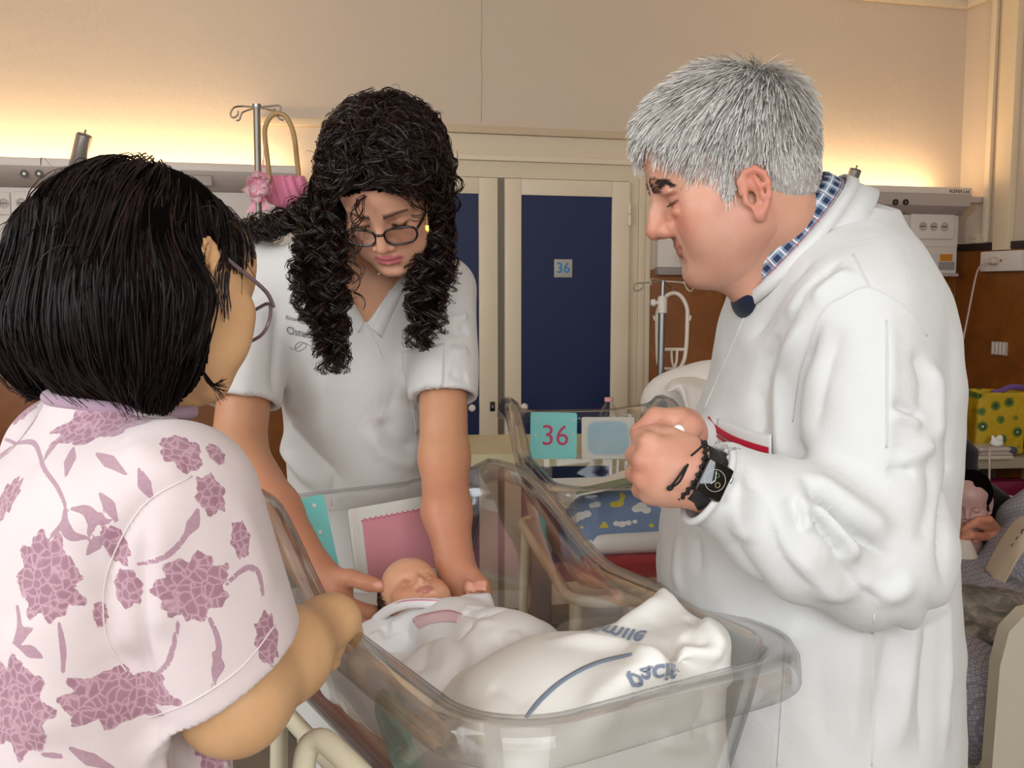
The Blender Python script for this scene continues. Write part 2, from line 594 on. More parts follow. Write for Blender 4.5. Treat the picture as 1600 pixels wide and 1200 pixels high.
# window openings: rear wall and left wall
RWIN = (-2.9, 0.3, 1.05, 2.62); LWIN = (-4.3, -2.2, 1.05, 2.62)
u0, u1, z0, z1 = RWIN
room_obj('wall_rear', MB().box(U_L, u0, V_B - T, V_B, 0, Z_C).box(u1, U_R, V_B - T, V_B, 0, Z_C).box(u0, u1, V_B - T, V_B, 0, z0).box(u0, u1, V_B - T, V_B, z1, Z_C), M_WALL)
v0, v1, z0, z1 = LWIN
room_obj('wall_left', MB().box(U_L - T, U_L, V_B, v0, 0, Z_C).box(U_L - T, U_L, v1, 0, 0, Z_C).box(U_L - T, U_L, v0, v1, 0, z0).box(U_L - T, U_L, v0, v1, z1, Z_C), M_WALL)
def window(name, a0, a1, z0, z1, side):
    f = (lambda a, b, z: (a, V_B - 0.06 + b, z)) if side == 'rear' else (lambda a, b, z: (U_L - 0.06 + b, a, z))
    mb = MB()
    def bar(x0, x1, y0, y1):
        p, q = f(x0, -0.03, y0), f(x1, 0.03, y1)
        mb.box(p[0], q[0], p[1], q[1], p[2], q[2])
    w = 0.06
    bar(a0, a0 + w, z0, z1); bar(a1 - w, a1, z0, z1); bar(a0, a1, z0, z0 + w); bar(a0, a1, z1 - w, z1)
    n = 3 if side == 'rear' else 2
    for i in range(1, n):
        x = a0 + (a1 - a0) * i / n
        bar(x - w / 2, x + w / 2, z0, z1)
    return room_obj(name, mb, M_TRIM)
window('window_1', *RWIN, 'rear'); window('window_2', *LWIN, 'left')

# brown covering of the lower walls: separate boards with joints
def boards(name, along, a0, a1, step, z1):
    root = bpy.data.objects.new(name, None); link(root); root.location = V3(WO); root.rotation_euler = (0, 0, WA); struct(root)
    a = a0
    while a < a1 - 0.01:
        b = min(a + step, a1)
        if along == 'u': MB().box(a + 0.001, b - 0.001, -0.012, -0.0005, 0.1, z1, 0.002).build('wall_panel', M_BROWN, root)
        else: MB().box(U_R - 0.012, U_R - 0.0005, a + 0.001, b - 0.001, 0.1, z1, 0.002).build('wall_panel', M_BROWN, root)
        a = b
    return root
uw1 = wl(1013, 430)[0]      # right edge of the wardrobe's surround
uw0 = wl(560, 300)[0]
boards('trim_1', 'u', U_L + 0.01, uw0 - 0.01, 1.22, Z_D)
boards('trim_2', 'u', uw1, U_R - 0.013, 1.22, Z_D)
zr = rw(1520, 392, U_R - 0.01)[1]
boards('trim_3', 'v', -3.2, -0.013, 1.22, zr)
room_obj('trim_4', MB().box(U_R - 0.018, U_R - 0.0005, -3.2, -0.014, zr + 0.0008, zr + 0.032, 0.003), mat('dark_edge_strip', '#231510', 0.5))
# cable duct under the ceiling and picture rail above the wardrobe
zt = wl(1515, 12)[1]
room_obj('trim_5', MB().box(-0.9, U_R, -0.03, -0.0005, zt - 0.012, zt + 0.02, 0.004).box(U_R - 0.03, U_R - 0.0005, -2.5, -0.031, zt - 0.012, zt + 0.02, 0.004), M_TRIM)
za, zb = wl(840, 203)[1], wl(840, 213)[1]
room_obj('trim_6', MB().box(uw0 - 0.35, uw1 + 0.02, -0.022, -0.0005, zb, za + 0.004, 0.004), mat('rail_paint', '#c3ae90', 0.5))
room_obj('baseboard_back', MB().box(U_L, uw0 - 0.05, -0.015, -0.0005, 0, 0.098, 0.003).box(uw1, U_R - 0.016, -0.015, -0.0005, 0, 0.098, 0.003), M_TRIM)
# hairline crack in the plaster above the wardrobe, a thin raised line of filler
cr = [(752, 0), (753, 40), (751.5, 80), (753, 120), (752, 165), (752, 190)]
room_obj('trim_7', MB().tube([(wl(x, y)[0], -0.0004, wl(x, y)[1]) for x, y in cr], 0.0011, 5), mat('plaster_crack', '#a08c76', 0.8))

# right wall: two vertical cable ducts, telephone outlet, power box with plug and cord, small cover
def rbx(px0, px1, py0, py1, d, bev=0.003):
    """box on the right wall covering a pixel range; d = projection into the room"""
    ya = (py0 + py1) / 2
    va, vb = rw(px0, ya, U_R - d)[0], rw(px1, ya, U_R - d)[0]
    zt_, zb_ = rw((px0 + px1) / 2, py0, U_R - d)[1], rw((px0 + px1) / 2, py1, U_R - d)[1]
    return (U_R - d, U_R - 0.0008, va, vb, zb_, zt_)
def rthing(name, label, cat, c):
    o = thing(name, label, cat, W(*c), WA)
    return o
def rpart(name, ext, m, parent, c, bev=0.003):
    x0, x1, y0, y1, z0, z1 = ext
    return MB().box(x0 - c[0], x1 - c[0], y0 - c[1], y1 - c[1], z0 - c[2], z1 - c[2], bev).build(name, m, parent)
va, vb = rw(1541, 200, U_R - 0.02)[0], rw(1549, 200, U_R - 0.02)[0]
zq = rw(1535, 385, U_R - 0.02)[1]
tag(room_obj('cable_duct', MB().box(U_R - 0.02, U_R - 0.0008, va, vb, zr + 0.034, zt - 0.013, 0.003), M_TRIM), 'narrow white cable duct running up the side wall', 'cable duct')
del bpy.data.objects['cable_duct']['kind']
e = rbx(1556, 1580, 100, 392, 0.035)
zpb = rw(1560, 391, U_R - 0.045)[1]
tag(room_obj('cable_duct', MB().box(e[0], e[1], e[2], e[3], zpb + 0.001, zt - 0.013, 0.004), mat('duct_cream', '#d9c6a8', 0.45)), 'wide cream cable duct above the power box', 'cable duct')
del bpy.data.objects['cable_duct.001']['kind']
e = rbx(1518, 1541, 364, 386, 0.012); c = (e[1], (e[2] + e[3]) / 2, e[4])
o = rthing('telephone_outlet', 'small cream wall outlet with two dark holes', 'wall outlet', c)
rpart('cover', e, mat('outlet_cream', '#d2c2a6', 0.5), o, c)
for py in (373, 380):
    v_, z_ = rw(1522, py, U_R - 0.013)
    MB().cyl((e[0] - 0.0006 - c[0], v_ - c[1], z_ - c[2]), (e[0] + 0.004 - c[0], v_ - c[1], z_ - c[2]), 0.003, n=12).build('hole', M_BLACK, o)
e = rbx(1531, 1594, 392, 424, 0.045); c = (e[1], (e[2] + e[3]) / 2, e[4])
o = rthing('power_box', 'white surface-mounted power box with a grey plug in it', 'power box', c)
rpart('housing', e, M_WHITE, o, c, 0.006)
v_, z_ = rw(1552, 408, U_R - 0.06)
MB().lathe([(0.0, 0), (0.009, 0), (0.012, 0.008), (0.017, 0.012), (0.017, 0.034), (0.0, 0.034)], (e[0] - 0.0345 - c[0], v_ - c[1], z_ - c[2]), 16, 'x').build('plug', mat('plug_grey', '#b9a99c', 0.45), o)
v2, z2 = rw(1564, 407, U_R - 0.046)
MB().lathe([(0.0, 0), (0.006, 0), (0.006, 0.003), (0.0, 0.003)], (e[0] - 0.002 - c[0], v2 - c[1], z2 - c[2]), 14, 'x').build('lock', M_STEEL, o)
pts = [(U_R - 0.079, v_, z_)]
for px, py, d in ((1538, 411, .085), (1529, 420, .08), (1523, 440, .07), (1513, 490, .06), (1503, 540, .06), (1494, 575, .06), (1486, 640, .06), (1482, 720, .06)):
    v_, z_ = rw(px, py, U_R - d); pts.append((U_R - d, v_, z_))
cc = W(U_R - 0.07, pts[0][1], pts[-1][2]); p3 = [W(*p) - cc for p in catmull(pts, 6)]
o = MB().tube(p3, 0.004, 8).build('extension_lead', mat('cord_white', '#cdb9ad', 0.5), None, True); o.location = V3(cc)
tag(o, 'white electric lead hanging from the plug in the power box', 'electric lead')
e = rbx(1548, 1572, 534, 555, 0.02); c = (e[1], (e[2] + e[3]) / 2, e[4])
o = rthing('wall_cover', 'small ribbed grey cover on the brown wall below the power box', 'wall cover', c)
rpart('base', e, M_GREYP, o, c)
for i in range(4):
    y = e[2] + (e[3] - e[2]) * (0.15 + 0.23 * i)
    rpart('rib', (e[0] - 0.003, e[0] + 0.001, y - 0.005, y + 0.005, e[4] + 0.004, e[5] - 0.003), M_WHITE, o, c, 0.001)

# ------------------------------------------------------------------ built-in wardrobe
M_WARD = mat('wardrobe_paint', '#d3c3a8', 0.4, var=0.03)
M_WARD2 = mat('wardrobe_door_paint', '#dccdb4', 0.38, var=0.03)
M_BLUE = mat('blue_laminate', '#021a48', 0.5, var=0.05, vscale=3)
zt_d = wl(885, 283)[1]; ud0, ud1 = wl(787, 450, -0.02)[0], wl(980, 450, -0.02)[0]
c = (ud0, 0.0, 0.0)
wd = thing('wardrobe', 'built-in white wardrobe with dark blue door panels', 'wardrobe', W(*c), WA)
dw = ud1 - ud0
ztop = wl(840, 255)[1]
gap = ud0 - wl(776, 450, -0.02)[0]
L0 = -gap - dw - 0.05; R1 = uw1 - ud0
MB().box(L0, 0 - gap - dw - 0.004, -0.018, -0.001, 0, ztop).box(dw + 0.004, R1 - 0.055, -0.018, -0.001, 0, ztop).box(-gap - dw - 0.004, dw + 0.004, -0.018, -0.001, zt_d + 0.004, ztop).build('face_frame', M_WARD, wd)
MB().box(-gap - dw, dw, -0.010, -0.001, 0.0, zt_d + 0.004).build('carcass', mat('wardrobe_gap', '#8d8273', 0.6), wd)
MB().box(L0 - 0.02, R1, -0.032, -0.0008, ztop + 0.0005, ztop + 0.022, 0.004).build('ledge', M_WARD2, wd)
MB().box(R1 - 0.054, R1 - 0.026, -0.026, -0.001, 0, ztop - 0.001, 0.003).box(R1 - 0.024, R1, -0.020, -0.001, 0, ztop - 0.001, 0.003).build('side_moulding', M_WARD, wd)
MB().box(L0, R1, -0.005, -0.0008, ztop + 0.023, wl(840, 213)[1] - 0.001).build('top_panel', M_WARD, wd)
def wdoor(x0, x1, lab):
    d = MB()
    fz0 = 0.09; zt2 = zt_d
    st = 0.067
    top = 0.062
    d.box(x0, x0 + st, -0.04, -0.019, fz0, zt2, 0.003).box(x1 - st - 0.008, x1, -0.04, -0.019, fz0, zt2, 0.003)
    d.box(x0 + st, x1 - st - 0.008, -0.0395, -0.019, zt2 - top, zt2, 0.002).box(x0 + st, x1 - st - 0.008, -0.0395, -0.019, fz0, fz0 + 0.09, 0.002)
    o = d.build('door', M_WARD2, wd)
    MB().box(x0 + st + 0.0005, x1 - st - 0.0085, -0.032, -0.020, fz0 + 0.0905, zt2 - top - 0.0005).build('door_panel', M_BLUE, o)
    return o
dR = wdoor(0, dw, 'r'); dL = wdoor(-gap - dw, -gap, 'l')
def knob(px, py, parent):
    u, z = wl(px, py, -0.06)
    MB().lathe([(0.0, -0.028), (0.009, -0.027), (0.0135, -0.022), (0.015, -0.016), (0.013, -0.009), (0.007, -0.004), (0.006, 0.0)], (u - c[0], -0.0395, z), 20, 'y').build('knob', mat('knob_white', '#e6ded4', 0.25, var=0.0), parent)
def lock(px, py, parent):
    u, z = wl(px, py, -0.04)
    u -= c[0]
    k = MB().box(u - 0.010, u + 0.010, -0.047, -0.0402, z - 0.019, z + 0.019, 0.004).build('lock', M_BLACK, parent)
    MB().lathe([(0.0, -0.0015), (0.006, -0.0015), (0.006, 0.001)], (u, -0.0472, z), 14, 'y').build('cylinder', M_STEEL, k)
knob(820, 636, dR); knob(738, 638, dL); lock(789.5, 635, dR); lock(769, 635, dL)
knob(737, 705, dL)
for (a, b) in ((318, 334), (336, 352)):
    u, z1 = wl(982.5, a, -0.045); z0 = wl(982.5, b, -0.045)[1]
    MB().cyl((u - c[0] + 0.004, -0.045, z0), (u - c[0] + 0.004, -0.045, z1), 0.007, n=14).build('hinge', M_WARD2, dR)
ua, za = wl(866, 405, -0.034); ub, zb = wl(894, 433.5, -0.034)
pl = MB().box(ua - c[0], ub - c[0], -0.0345, -0.0322, zb, za, 0.0008).build('number_plate', mat('plate_grey', '#a9a49b', 0.4), dR)
rot = Matrix.Rotation(R(90), 4, 'X')
text_obj('number', '36', 0.058, mat('plate_number_blue', '#1e7fb4', 0.5), pl, Matrix.Translation(((ua + ub) / 2 - c[0], -0.0348, (za + zb) / 2)) @ rot, bold=0.0008)
MB().tube([(U, -0.0403, 0.3) for U in ()] or [(dw - 0.02, -0.0405, 1.2), (dw - 0.02, -0.0405, 1.21)], 0.0005, 4).build('screw', M_STEEL, dR)

# ------------------------------------------------------------------ bed-head units with indirect lamps
def socket(parent, u, z, y, s=0.021):
    o = MB().lathe([(0.0, -0.0005), (s * 0.78, -0.0005), (s * 0.82, -0.003), (s, -0.003), (s, 0.0005)], (u, y, z), 24, 'y').build('socket', M_GREYP, parent)
    hs = MB()
    for dx in (-0.48, 0.0, 0.48):
        hs.lathe([(0.0, -0.0016), (0.0030, -0.0016), (0.0030, 0.0)], (u + dx * s, y, z), 8, 'y')
    hs.build('hole', M_BLACK, o)
    return o
def jack(parent, u, z, y, r):
    o = MB().lathe([(r * 0.45, -0.002), (r * 0.6, -0.004), (r, -0.004), (r, 0.002)], (u, y, z), 24, 'y').build('jack', M_BLACK, parent)
    MB().lathe([(0.0, -0.0022), (r * 0.44, -0.0022), (r * 0.44, 0.001)], (u, y, z), 16, 'y').build('pin', mat('jack_pin', '#8a7f6a', 0.3, metal=0.8), o)
M_LAMP = mat('lamp_diffuser', '#fff0d0', 0.6, var=0.0, emis=((1.0, 0.72, 0.40), 12.0))
def headwall(label, ul, ur, zl, zmid, zlow, lampw):
    """ul..ur extent along the wall; zl top, zmid bottom of the upper channel, zlow bottom of the socket panel"""
    o = thing('bed_head_unit', label, 'bed-head unit', W((ul + ur) / 2, 0, zlow), WA)
    w = (ur - ul) / 2
    f = lambda a, b, x: (x, a, b)
    zt = zl - zlow; zm = zmid - zlow
    # upper channel: bevelled profile (depth a, height b)
    prof = [(-0.002, zm), (-0.10, zm), (-0.155, zm + 0.035), (-0.165, zt - 0.028), (-0.165, zt), (-0.150, zt), (-0.148, zt - 0.03), (-0.002, zt - 0.03)]
    MB().prism(prof, -w, w, f).build('channel', M_GREYP, o)
    MB().box(-w + 0.001, w - 0.001, -0.167, -0.1652, zt - 0.027, zt - 0.002, 0.0005).build('channel_lip', M_WHITE, o)
    MB().box(-w * lampw, w * lampw, -0.13, -0.03, zt - 0.0295, zt - 0.002, 0.004).build('lamp', M_LAMP, o)
    return o, w, zt, zm, (ul + ur) / 2
# left unit
vF = -0.165
zl = wl(200, 251, vF)[1]; zmid = wl(60, 290, vF)[1]; zlow = Z_D + 0.002
ul = U_L + 0.02; ur = wl(470, 280, vF)[0]
o, w, zt, zm, uc = headwall('long beige bed-head unit on the wall beside the curly-haired woman', ul, ur, zl, zmid, zlow, 0.97)
MB().box(-w, w - 0.02, -0.095, -0.002, 0.012, zm - 0.0005, 0.003).build('socket_panel', M_WHITE, o)
MB().box(-w, w - 0.02, -0.10, -0.002, 0.0, 0.0115).build('lower_strip', M_GREYP, o)
MB().box(-w, w - 0.02, -0.098, -0.0952, zm * 0.46, zm * 0.46 + 0.006, 0.001).build('ridge', M_WHITE, o)
for px in (38, 61):
    u, z = wl(px, 271.5, -0.158); jack(o, u - uc, z - zlow, -0.1605, 0.0125)
ua, za = wl(225, 269, -0.166); ub, zb = wl(332, 290, -0.166)
gr = MB().box(ua - uc, ub - uc, -0.1645, -0.158, zb - zlow, za - zlow - 0.004, 0.001).build('vent_frame', mat('vent_grey', '#8f827a', 0.5), o)
for i in range(6):
    z = zb - zlow + (za - zb - 0.008) * (i + 0.5) / 6
    MB().box(ua - uc + 0.004, ub - uc - 0.004, -0.1662, -0.1642, z - 0.0015, z + 0.0015).build('louvre', M_GREYP, gr)
for px0, px1 in ((-32, 17), (22, 74)):
    ua, za = wl(px0, 299, -0.1); ub, zb = wl(px1, 336, -0.1)
    pl = MB().box(ua - uc, ub - uc, -0.104, -0.0951, zb - zlow, za - zlow, 0.004).build('socket_plate', M_WHITE, o)
    n = 3
    for i in range(n):
        u = ua + (ub - ua) * (i + 0.75) / (n + 0.5) - uc
        socket(pl, u, (za + zb) / 2 - zlow, -0.1042, 0.0165)
up, zp = wl(70, 318, -0.12)
oo = MB().lathe([(0.0, -0.05), (0.010, -0.049), (0.014, -0.035), (0.019, -0.02), (0.019, 0.0), (0.0, 0.0)], (0, 0, 0), 18, 'y').build('orange_plug', mat('plug_orange', '#c4511a', 0.4, var=0.03), None)
oo.location = V3(W(up, -0.1085, zp)); oo.rotation_euler = (0, 0, WA)
tag(oo, 'orange electric plug in the socket plate of the long bed-head unit', 'plug')
# right unit
zl = wl(1420, 291, vF)[1]; zmid = wl(1400, 334, vF + 0.05)[1]; zlow = wl(1470, 432, -0.1)[1]
ul = wl(1128, 300, vF)[0]; ur = min(wl(1519, 300, vF)[0], U_R - 0.012)
o, w, zt, zm, uc = headwall('short beige bed-head unit with sticker in the corner behind the doctor', ul, ur, zl, zmid, zlow, 0.86)
up = wl(1497, 380, -0.1)[0] - uc
MB().box(-w, up, -0.095, -0.002, 0.014, zm - 0.0005, 0.003).build('socket_panel', M_WHITE, o)
MB().box(-w, up + 0.006, -0.105, -0.002, 0.0, 0.0135, 0.002).build('lower_strip', M_GREYP, o)
zz = wl(1440, 385, -0.097)[1] - zlow
MB().box(-w, up, -0.098, -0.0952, zz, zz + 0.005, 0.001).build('ridge', M_WHITE, o)
for px in (1398.5, 1414.5):
    u, z = wl(px, 316, -0.158); jack(o, u - uc, z - zlow, -0.1605, 0.0125)
for px0, px1 in ((1356, 1418), (1423, 1490)):
    ua, za = wl(px0, 334, -0.1); ub, zb = wl(px1, 374, -0.1)
    pl = MB().box(ua - uc, ub - uc, -0.104, -0.0951, zb - zlow, za - zlow, 0.004).build('socket_plate', M_WHITE, o)
    for i in range(3):
        u = ua + (ub - ua) * (0.27 + 0.245 * i) - uc
        socket(pl, u, (za + zb) / 2 - zlow, -0.1042, 0.019)
for (x0, y0, x1, y1, nm, cc_) in ((1448, 396, 1464, 407, 'switch', '#c9bfc0'), (1469, 397, 1488, 408, 'sticker', '#c07a1a'), (1467, 409, 1491, 422, 'rating_label', '#8f8984')):
    ua, za = wl(x0, y0, -0.096); ub, zb = wl(x1, y1, -0.096)
    MB().box(ua - uc, ub - uc, -0.0975 if nm == 'switch' else -0.0958, -0.0951, zb - zlow, za - zlow).build(nm, mat(nm, cc_, 0.5), o)
ua, za = wl(1499, 298, -0.167)
text_obj('maker_name', 'ALENIA Led', 0.020, mat('brand_brown', '#6a4326', 0.5), o, Matrix.Translation((ua - uc, -0.1674, za - zlow - 0.003)) @ rot, bold=0.0004)
# bracket joining unit and side wall
MB().box(w, U_R - uc - 0.001, -0.16, -0.12, zt - 0.06, zt - 0.035).build('end_bracket', M_GREYP, o)

# reading lamps: a grey tube on a black flexible cable
def reading_lamp(label, ptop, pbot, v, r):
    ut, zt_ = wl(*ptop, v); ub, zb_ = wl(*pbot, v + 0.03)
    base = W(ub, v + 0.03, zb_); top = W(ut, v, zt_)
    o = thing('reading_lamp', label, 'reading lamp', base)
    ax = V3(top - base); L = ax.length
    q = Vector((0, 0, 1)).rotation_difference(ax)
    def put(mb, n, m, p=o):
        k = mb.build(n, m, p); k.rotation_mode = 'QUATERNION'
        if p is o: k.rotation_quaternion = q
        return k
    b = put(MB().lathe([(0.0, 0), (r * 0.9, 0), (r, 0.006), (r, L - 0.004), (r * 0.96, L), (0.0, L)], n=28), 'head', mat('lamp_tube_grey', '#8c8580', 0.35, metal=0.3))
    put(MB().lathe([(0.0, L + 0.0005), (r * 0.9, L + 0.0005), (r * 0.85, L + 0.003), (0.0, L + 0.003)], n=24), 'end_cap', mat('lamp_cap_dark', '#55504c', 0.4))
    put(MB().lathe([(0.0, L + 0.003), (0.004, L + 0.003), (0.004, L + 0.018), (0.0, L + 0.019)], n=12), 'pin', M_STEEL)
    arc = [(-r * 0.6, 0.02, L * 0.35), (-r * 1.5, 0.03, L * 0.1), (-r * 1.6, 0.05, -0.03), (-r * 0.8, 0.08, -0.07), (0.0, 0.11, -0.05)]
    put(MB().tube(catmull(arc, 6), 0.006, 8), 'flexible_arm', M_BLACK)
    return o
reading_lamp('grey tube reading lamp above the long bed-head unit', (132, 211), (118, 268), -0.2, 0.0255)
reading_lamp('grey tube reading lamp behind the doctor\'s collar', (1337, 265), (1325, 300), -0.2, 0.0245)

# gas outlet rail between wardrobe and doctor
ua, za = wl(1029, 418, -0.05); ub, zb = wl(1112, 430, -0.05)
c = (ua, 0, zb)
o = thing('gas_rail', 'grey wall rail with a chrome oxygen tap', 'gas outlet', W(*c), WA)
MB().box(0, ub - ua, -0.05, -0.002, 0, za - zb, 0.004).build('rail', mat('rail_grey', '#8d8780', 0.4), o)
MB().box(0.005, ub - ua, -0.03, -0.0008, za - zb + 0.001, wl(1029, 290, -0.03)[1] - c[2], 0.004).build('back_plate', M_WHITE, o)
ut, zt_ = wl(1072, 402, -0.08)
x, z = ut - ua, zt_ - zb
MB().lathe([(0.0, -0.10), (0.012, -0.10), (0.014, -0.085), (0.010, -0.08), (0.010, -0.03)], (x, 0, z + 0.01), 18, 'y').lathe([(0.0, -0.06), (0.008, -0.058), (0.010, -0.02), (0.013, 0.0), (0.013, 0.016), (0.0, 0.02)], (x, -0.085, z - 0.005), 18).build('tap', M_CHROME, o)
MB().tube([(x - 0.012, -0.088, z + 0.013 + 0.0)] + [(x + 0.022 * math.cos(a) - 0.012, -0.09, z + 0.012 + 0.022 * math.sin(a)) for a in np.linspace(0.3, 5.6, 16)], 0.003, 8).build('hand_wheel', M_CHROME, o)
ua, za = wl(1108, 434, -0.04)
o = thing('nurse_call_clip', 'small grey call-button clip with cord on the brown wall', 'call button', W(ua, 0, za - 0.03), WA)
MB().box(-0.025, 0.025, -0.04, -0.0135, 0, 0.045, 0.005).build('clip', M_GREYP, o)
u2, z2 = wl(1133, 640, -0.04)
MB().tube([(u2 - ua, -0.035, 0.02), (u2 - ua, -0.035, -0.2), (u2 - ua, -0.035, -0.5)], 0.004, 8).build('cord', mat('cord_white', '#cdb9ad', 0.5), o)

# ------------------------------------------------------------------ helpers for furniture
def rebase(o, base):
    """move a mesh object's origin to base without moving the mesh"""
    b = V3(base)
    o.data.transform(Matrix.Translation(-b)); o.location = b
    return o
def sdf_obj(name, f, lo, hi, h, m, parent=None, fl=None, base=None, it=1, post=None):
    v, q = surface(f, lo, hi, h)
    if it: v = relax(v, q, it)
    if fl or post:
        n = grad(f, v, h)
        if fl: v = folds(v, n, fl)
        if post: v = post(v, n)
    if base is not None: v = v - np.asarray(base, np.float32)
    o = np_mesh(name, v, q, m, parent)
    if base is not None and parent is None: o.location = V3(base)
    return o

def cloth(name, col, weave=900.0, bump=0.10, rough=0.85, var=0.025, fold=0.0, attr=None, sheen=0.15):
    if name in MATS: return MATS[name]
    m = mat(name, col, rough, var=var, vscale=5, spec=0.25, attr=attr)
    t = NT.__new__(NT); t.t = m.node_tree; t.b = t.t.nodes['Principled BSDF']
    v = t.co('Object')
    h = t.noise(v, weave, 2)
    b = t.bump(h, bump, 0.0006)
    if fold:
        t.bump(t.noise(v, 22, 4, 0.55, 0.8), fold, 0.012, b)
    t.b.inputs['Sheen Weight'].default_value = sheen
    t.b.inputs['Sheen Roughness'].default_value = 0.5
    return m
M_SHEET = cloth('white_cotton_sheet', '#eae7e3', fold=0.10)
M_RED = mat('red_vinyl', '#a81a24', 0.42, var=0.04, bump=0.05, bscale=200)

def acrylic():
    m = bpy.data.materials.new('clear_acrylic'); t = NT(m)
    t.t.nodes.remove(t.b)
    lw = t.n('ShaderNodeLayerWeight'); lw.inputs['Blend'].default_value = 0.45
    e = t.math('POWER', lw.outputs['Facing'], 4.5)
    col = t.mix(e, (0.994, 0.995, 0.994), (0.48, 0.47, 0.48))
    tr = t.n('ShaderNodeBsdfTransparent'); t.l(col, tr.inputs[0])
    gl = t.n('ShaderNodeBsdfGlossy'); gl.inputs['Roughness'].default_value = 0.04; gl.inputs['Color'].default_value = (0.95, 0.95, 0.95, 1)
    fr = t.n('ShaderNodeFresnel'); fr.inputs['IOR'].default_value = 1.45
    mx = t.n('ShaderNodeMixShader')
    t.l(t.math('MULTIPLY', fr.outputs[0], 0.48), mx.inputs[0]); t.l(tr.outputs[0], mx.inputs[1]); t.l(gl.outputs[0], mx.inputs[2])
    t.l(mx.outputs[0], t.out.inputs['Surface'])
    MATS['clear_acrylic'] = m
    return m
M_ACRYL = acrylic()

for wn, a0, a1, z0, z1, npn in (('window_1', *RWIN, 3), ('window_2', *LWIN, 2)):
    wo_ = bpy.data.objects[wn]
    for i in range(npn):
        x0, x1 = a0 + (a1 - a0) * i / npn + .03, a0 + (a1 - a0) * (i + 1) / npn - .03
        mb = MB().box(x0, x1, V_B - 0.063, V_B - 0.057, z0 + .05, z1 - .05) if npn == 3 else MB().box(U_L - 0.063, U_L - 0.057, x0, x1, z0 + .05, z1 - .05)
        mb.build('window_pane', M_ACRYL, wo_)

def rrect(hx, hy, rc, n=9, m=7):
    """closed rounded rectangle, counter-clockwise; extra points along straight sides"""
    out = []
    for cx, cy, a0 in ((hx - rc, hy - rc, 0), (-hx + rc, hy - rc, 90), (-hx + rc, -hy + rc, 180), (hx - rc, -hy + rc, 270)):
        arc = [(cx + rc * math.cos(R(a0 + 90 * i / n)), cy + rc * math.sin(R(a0 + 90 * i / n))) for i in range(n + 1)]
        out.append(arc)
    pts = []
    for i in range(4):
        pts += out[i]
        a, b = out[i][-1], out[(i + 1) % 4][0]
        k = 3 * m if i in (1, 3) else m
        pts += [(a[0] + (b[0] - a[0]) * j / k, a[1] + (b[1] - a[1]) * j / k) for j in range(1, k)]
    return pts
def sstep(a, b, x):
    t = min(1, max(0, (x - a) / (b - a))); return t * t * (3 - 2 * t)
ZF, ZH, ZCR = 0.98, 1.03, 1.085
HX, HY = 0.195, 0.41
def rim_z(x, y):
    side = ZF + (ZCR - ZF) * sstep(-0.06, 0.21, y)
    k = sstep(0.27, 0.40, y) * (1 - 0.25 * sstep(0.10, 0.18, abs(x)))
    return side * (1 - k) + ZH * k
M_TUBFRAME = M_CREAM
def bassinet(label, loc, rz, posts=True):
    o = thing('bassinet', label, 'bassinet', (loc[0], loc[1], 0), rz)
    lv = [(0.070, None, 0.758), (0.056, None, 0.760), (0.046, None, 0.772), (0.030, 0.35, None), (0.012, 0.72, None), (0.004, 0.93, None),
          (0.0, 1.0, 0), (-0.006, 1.0, 0.005), (-0.016, 1.0, 0.0065), (-0.026, 1.0, 0.003), (-0.031, 1.0, -0.006), (-0.033, 1.0, -0.032)]
    vs, fs = [(0, 0, 0.757)], []
    n = None
    for ins, fr, z in lv:
        ring = rrect(HX - ins, HY - ins, 0.085 - ins * 0.6)
        base = rrect(HX, HY, 0.085)
        n = len(ring)
        for (x, y), (bx, by) in zip(ring, base):
            if fr is None: zz = z
            elif fr < 1: zz = 0.772 + (rim_z(bx, by) - 0.772) * fr
            else: zz = rim_z(bx, by) + z
            vs.append((x, y, zz))
    for i in range(n): fs.append((0, 1 + (i + 1) % n, 1 + i))
    for k in range(len(lv) - 1):
        for i in range(n):
            a, b = 1 + k * n + i, 1 + k * n + (i + 1) % n
            fs.append((a, b, b + n, a + n))
    t = mesh_obj('tub', vs, fs, M_ACRYL, o)
    md = t.modifiers.new('thickness', 'SOLIDIFY'); md.thickness = 0.0035; md.offset = 0
    # mattress
    bm = MB().prism(rrect(HX - 0.055, HY - 0.058, 0.05, 5, 2), 0.7635, 0.822)
    mt = bm.build('mattress', M_RED, o)
    b = mt.modifiers.new('round', 'BEVEL'); b.width = 0.012; b.segments = 3; b.limit_method = 'ANGLE'
    # frame: ring under the tub, posts, feet with wheels
    ring = [(x, y, 0.738) for x, y in rrect(0.165, 0.37, 0.06, 5, 2)]
    MB().tube(ring, 0.013, 10, closed=True).build('frame', M_TUBFRAME, o)
    for x in (-0.05, 0.05): MB().cyl((x, -0.36, 0.741), (x, 0.36, 0.741), 0.010, n=10).build('cross_bar', M_TUBFRAME, o)
    if posts:
        for sx in (-1, 1):
            for sy in (-1, 1):
                MB().tube(catmull([(sx * 0.15, sy * 0.34, 0.735), (sx * 0.155, sy * 0.345, 0.55), (sx * 0.165, sy * 0.36, 0.2), (sx * 0.17, sy * 0.37, 0.085)], 4), 0.014, 10).build('leg', M_TUBFRAME, o)
                w = MB().lathe([(0.0, -0.012), (0.034, -0.012), (0.036, -0.008), (0.036, 0.008), (0.034, 0.012), (0.0, 0.012)], (sx * 0.17, sy * 0.37, 0.0365), 20, 'x').build('wheel', mat('wheel_grey', '#4a4a4c', 0.6), o)
                MB().box(sx * 0.17 - 0.018, sx * 0.17 + 0.018, sy * 0.37 - 0.012, sy * 0.37 + 0.012, 0.05, 0.092, 0.004).build('fork', M_STEEL, w)
        MB().box(-0.16, 0.16, -0.34, 0.34, 0.30, 0.315, 0.004).build('shelf', M_TUBFRAME, o)
    return o
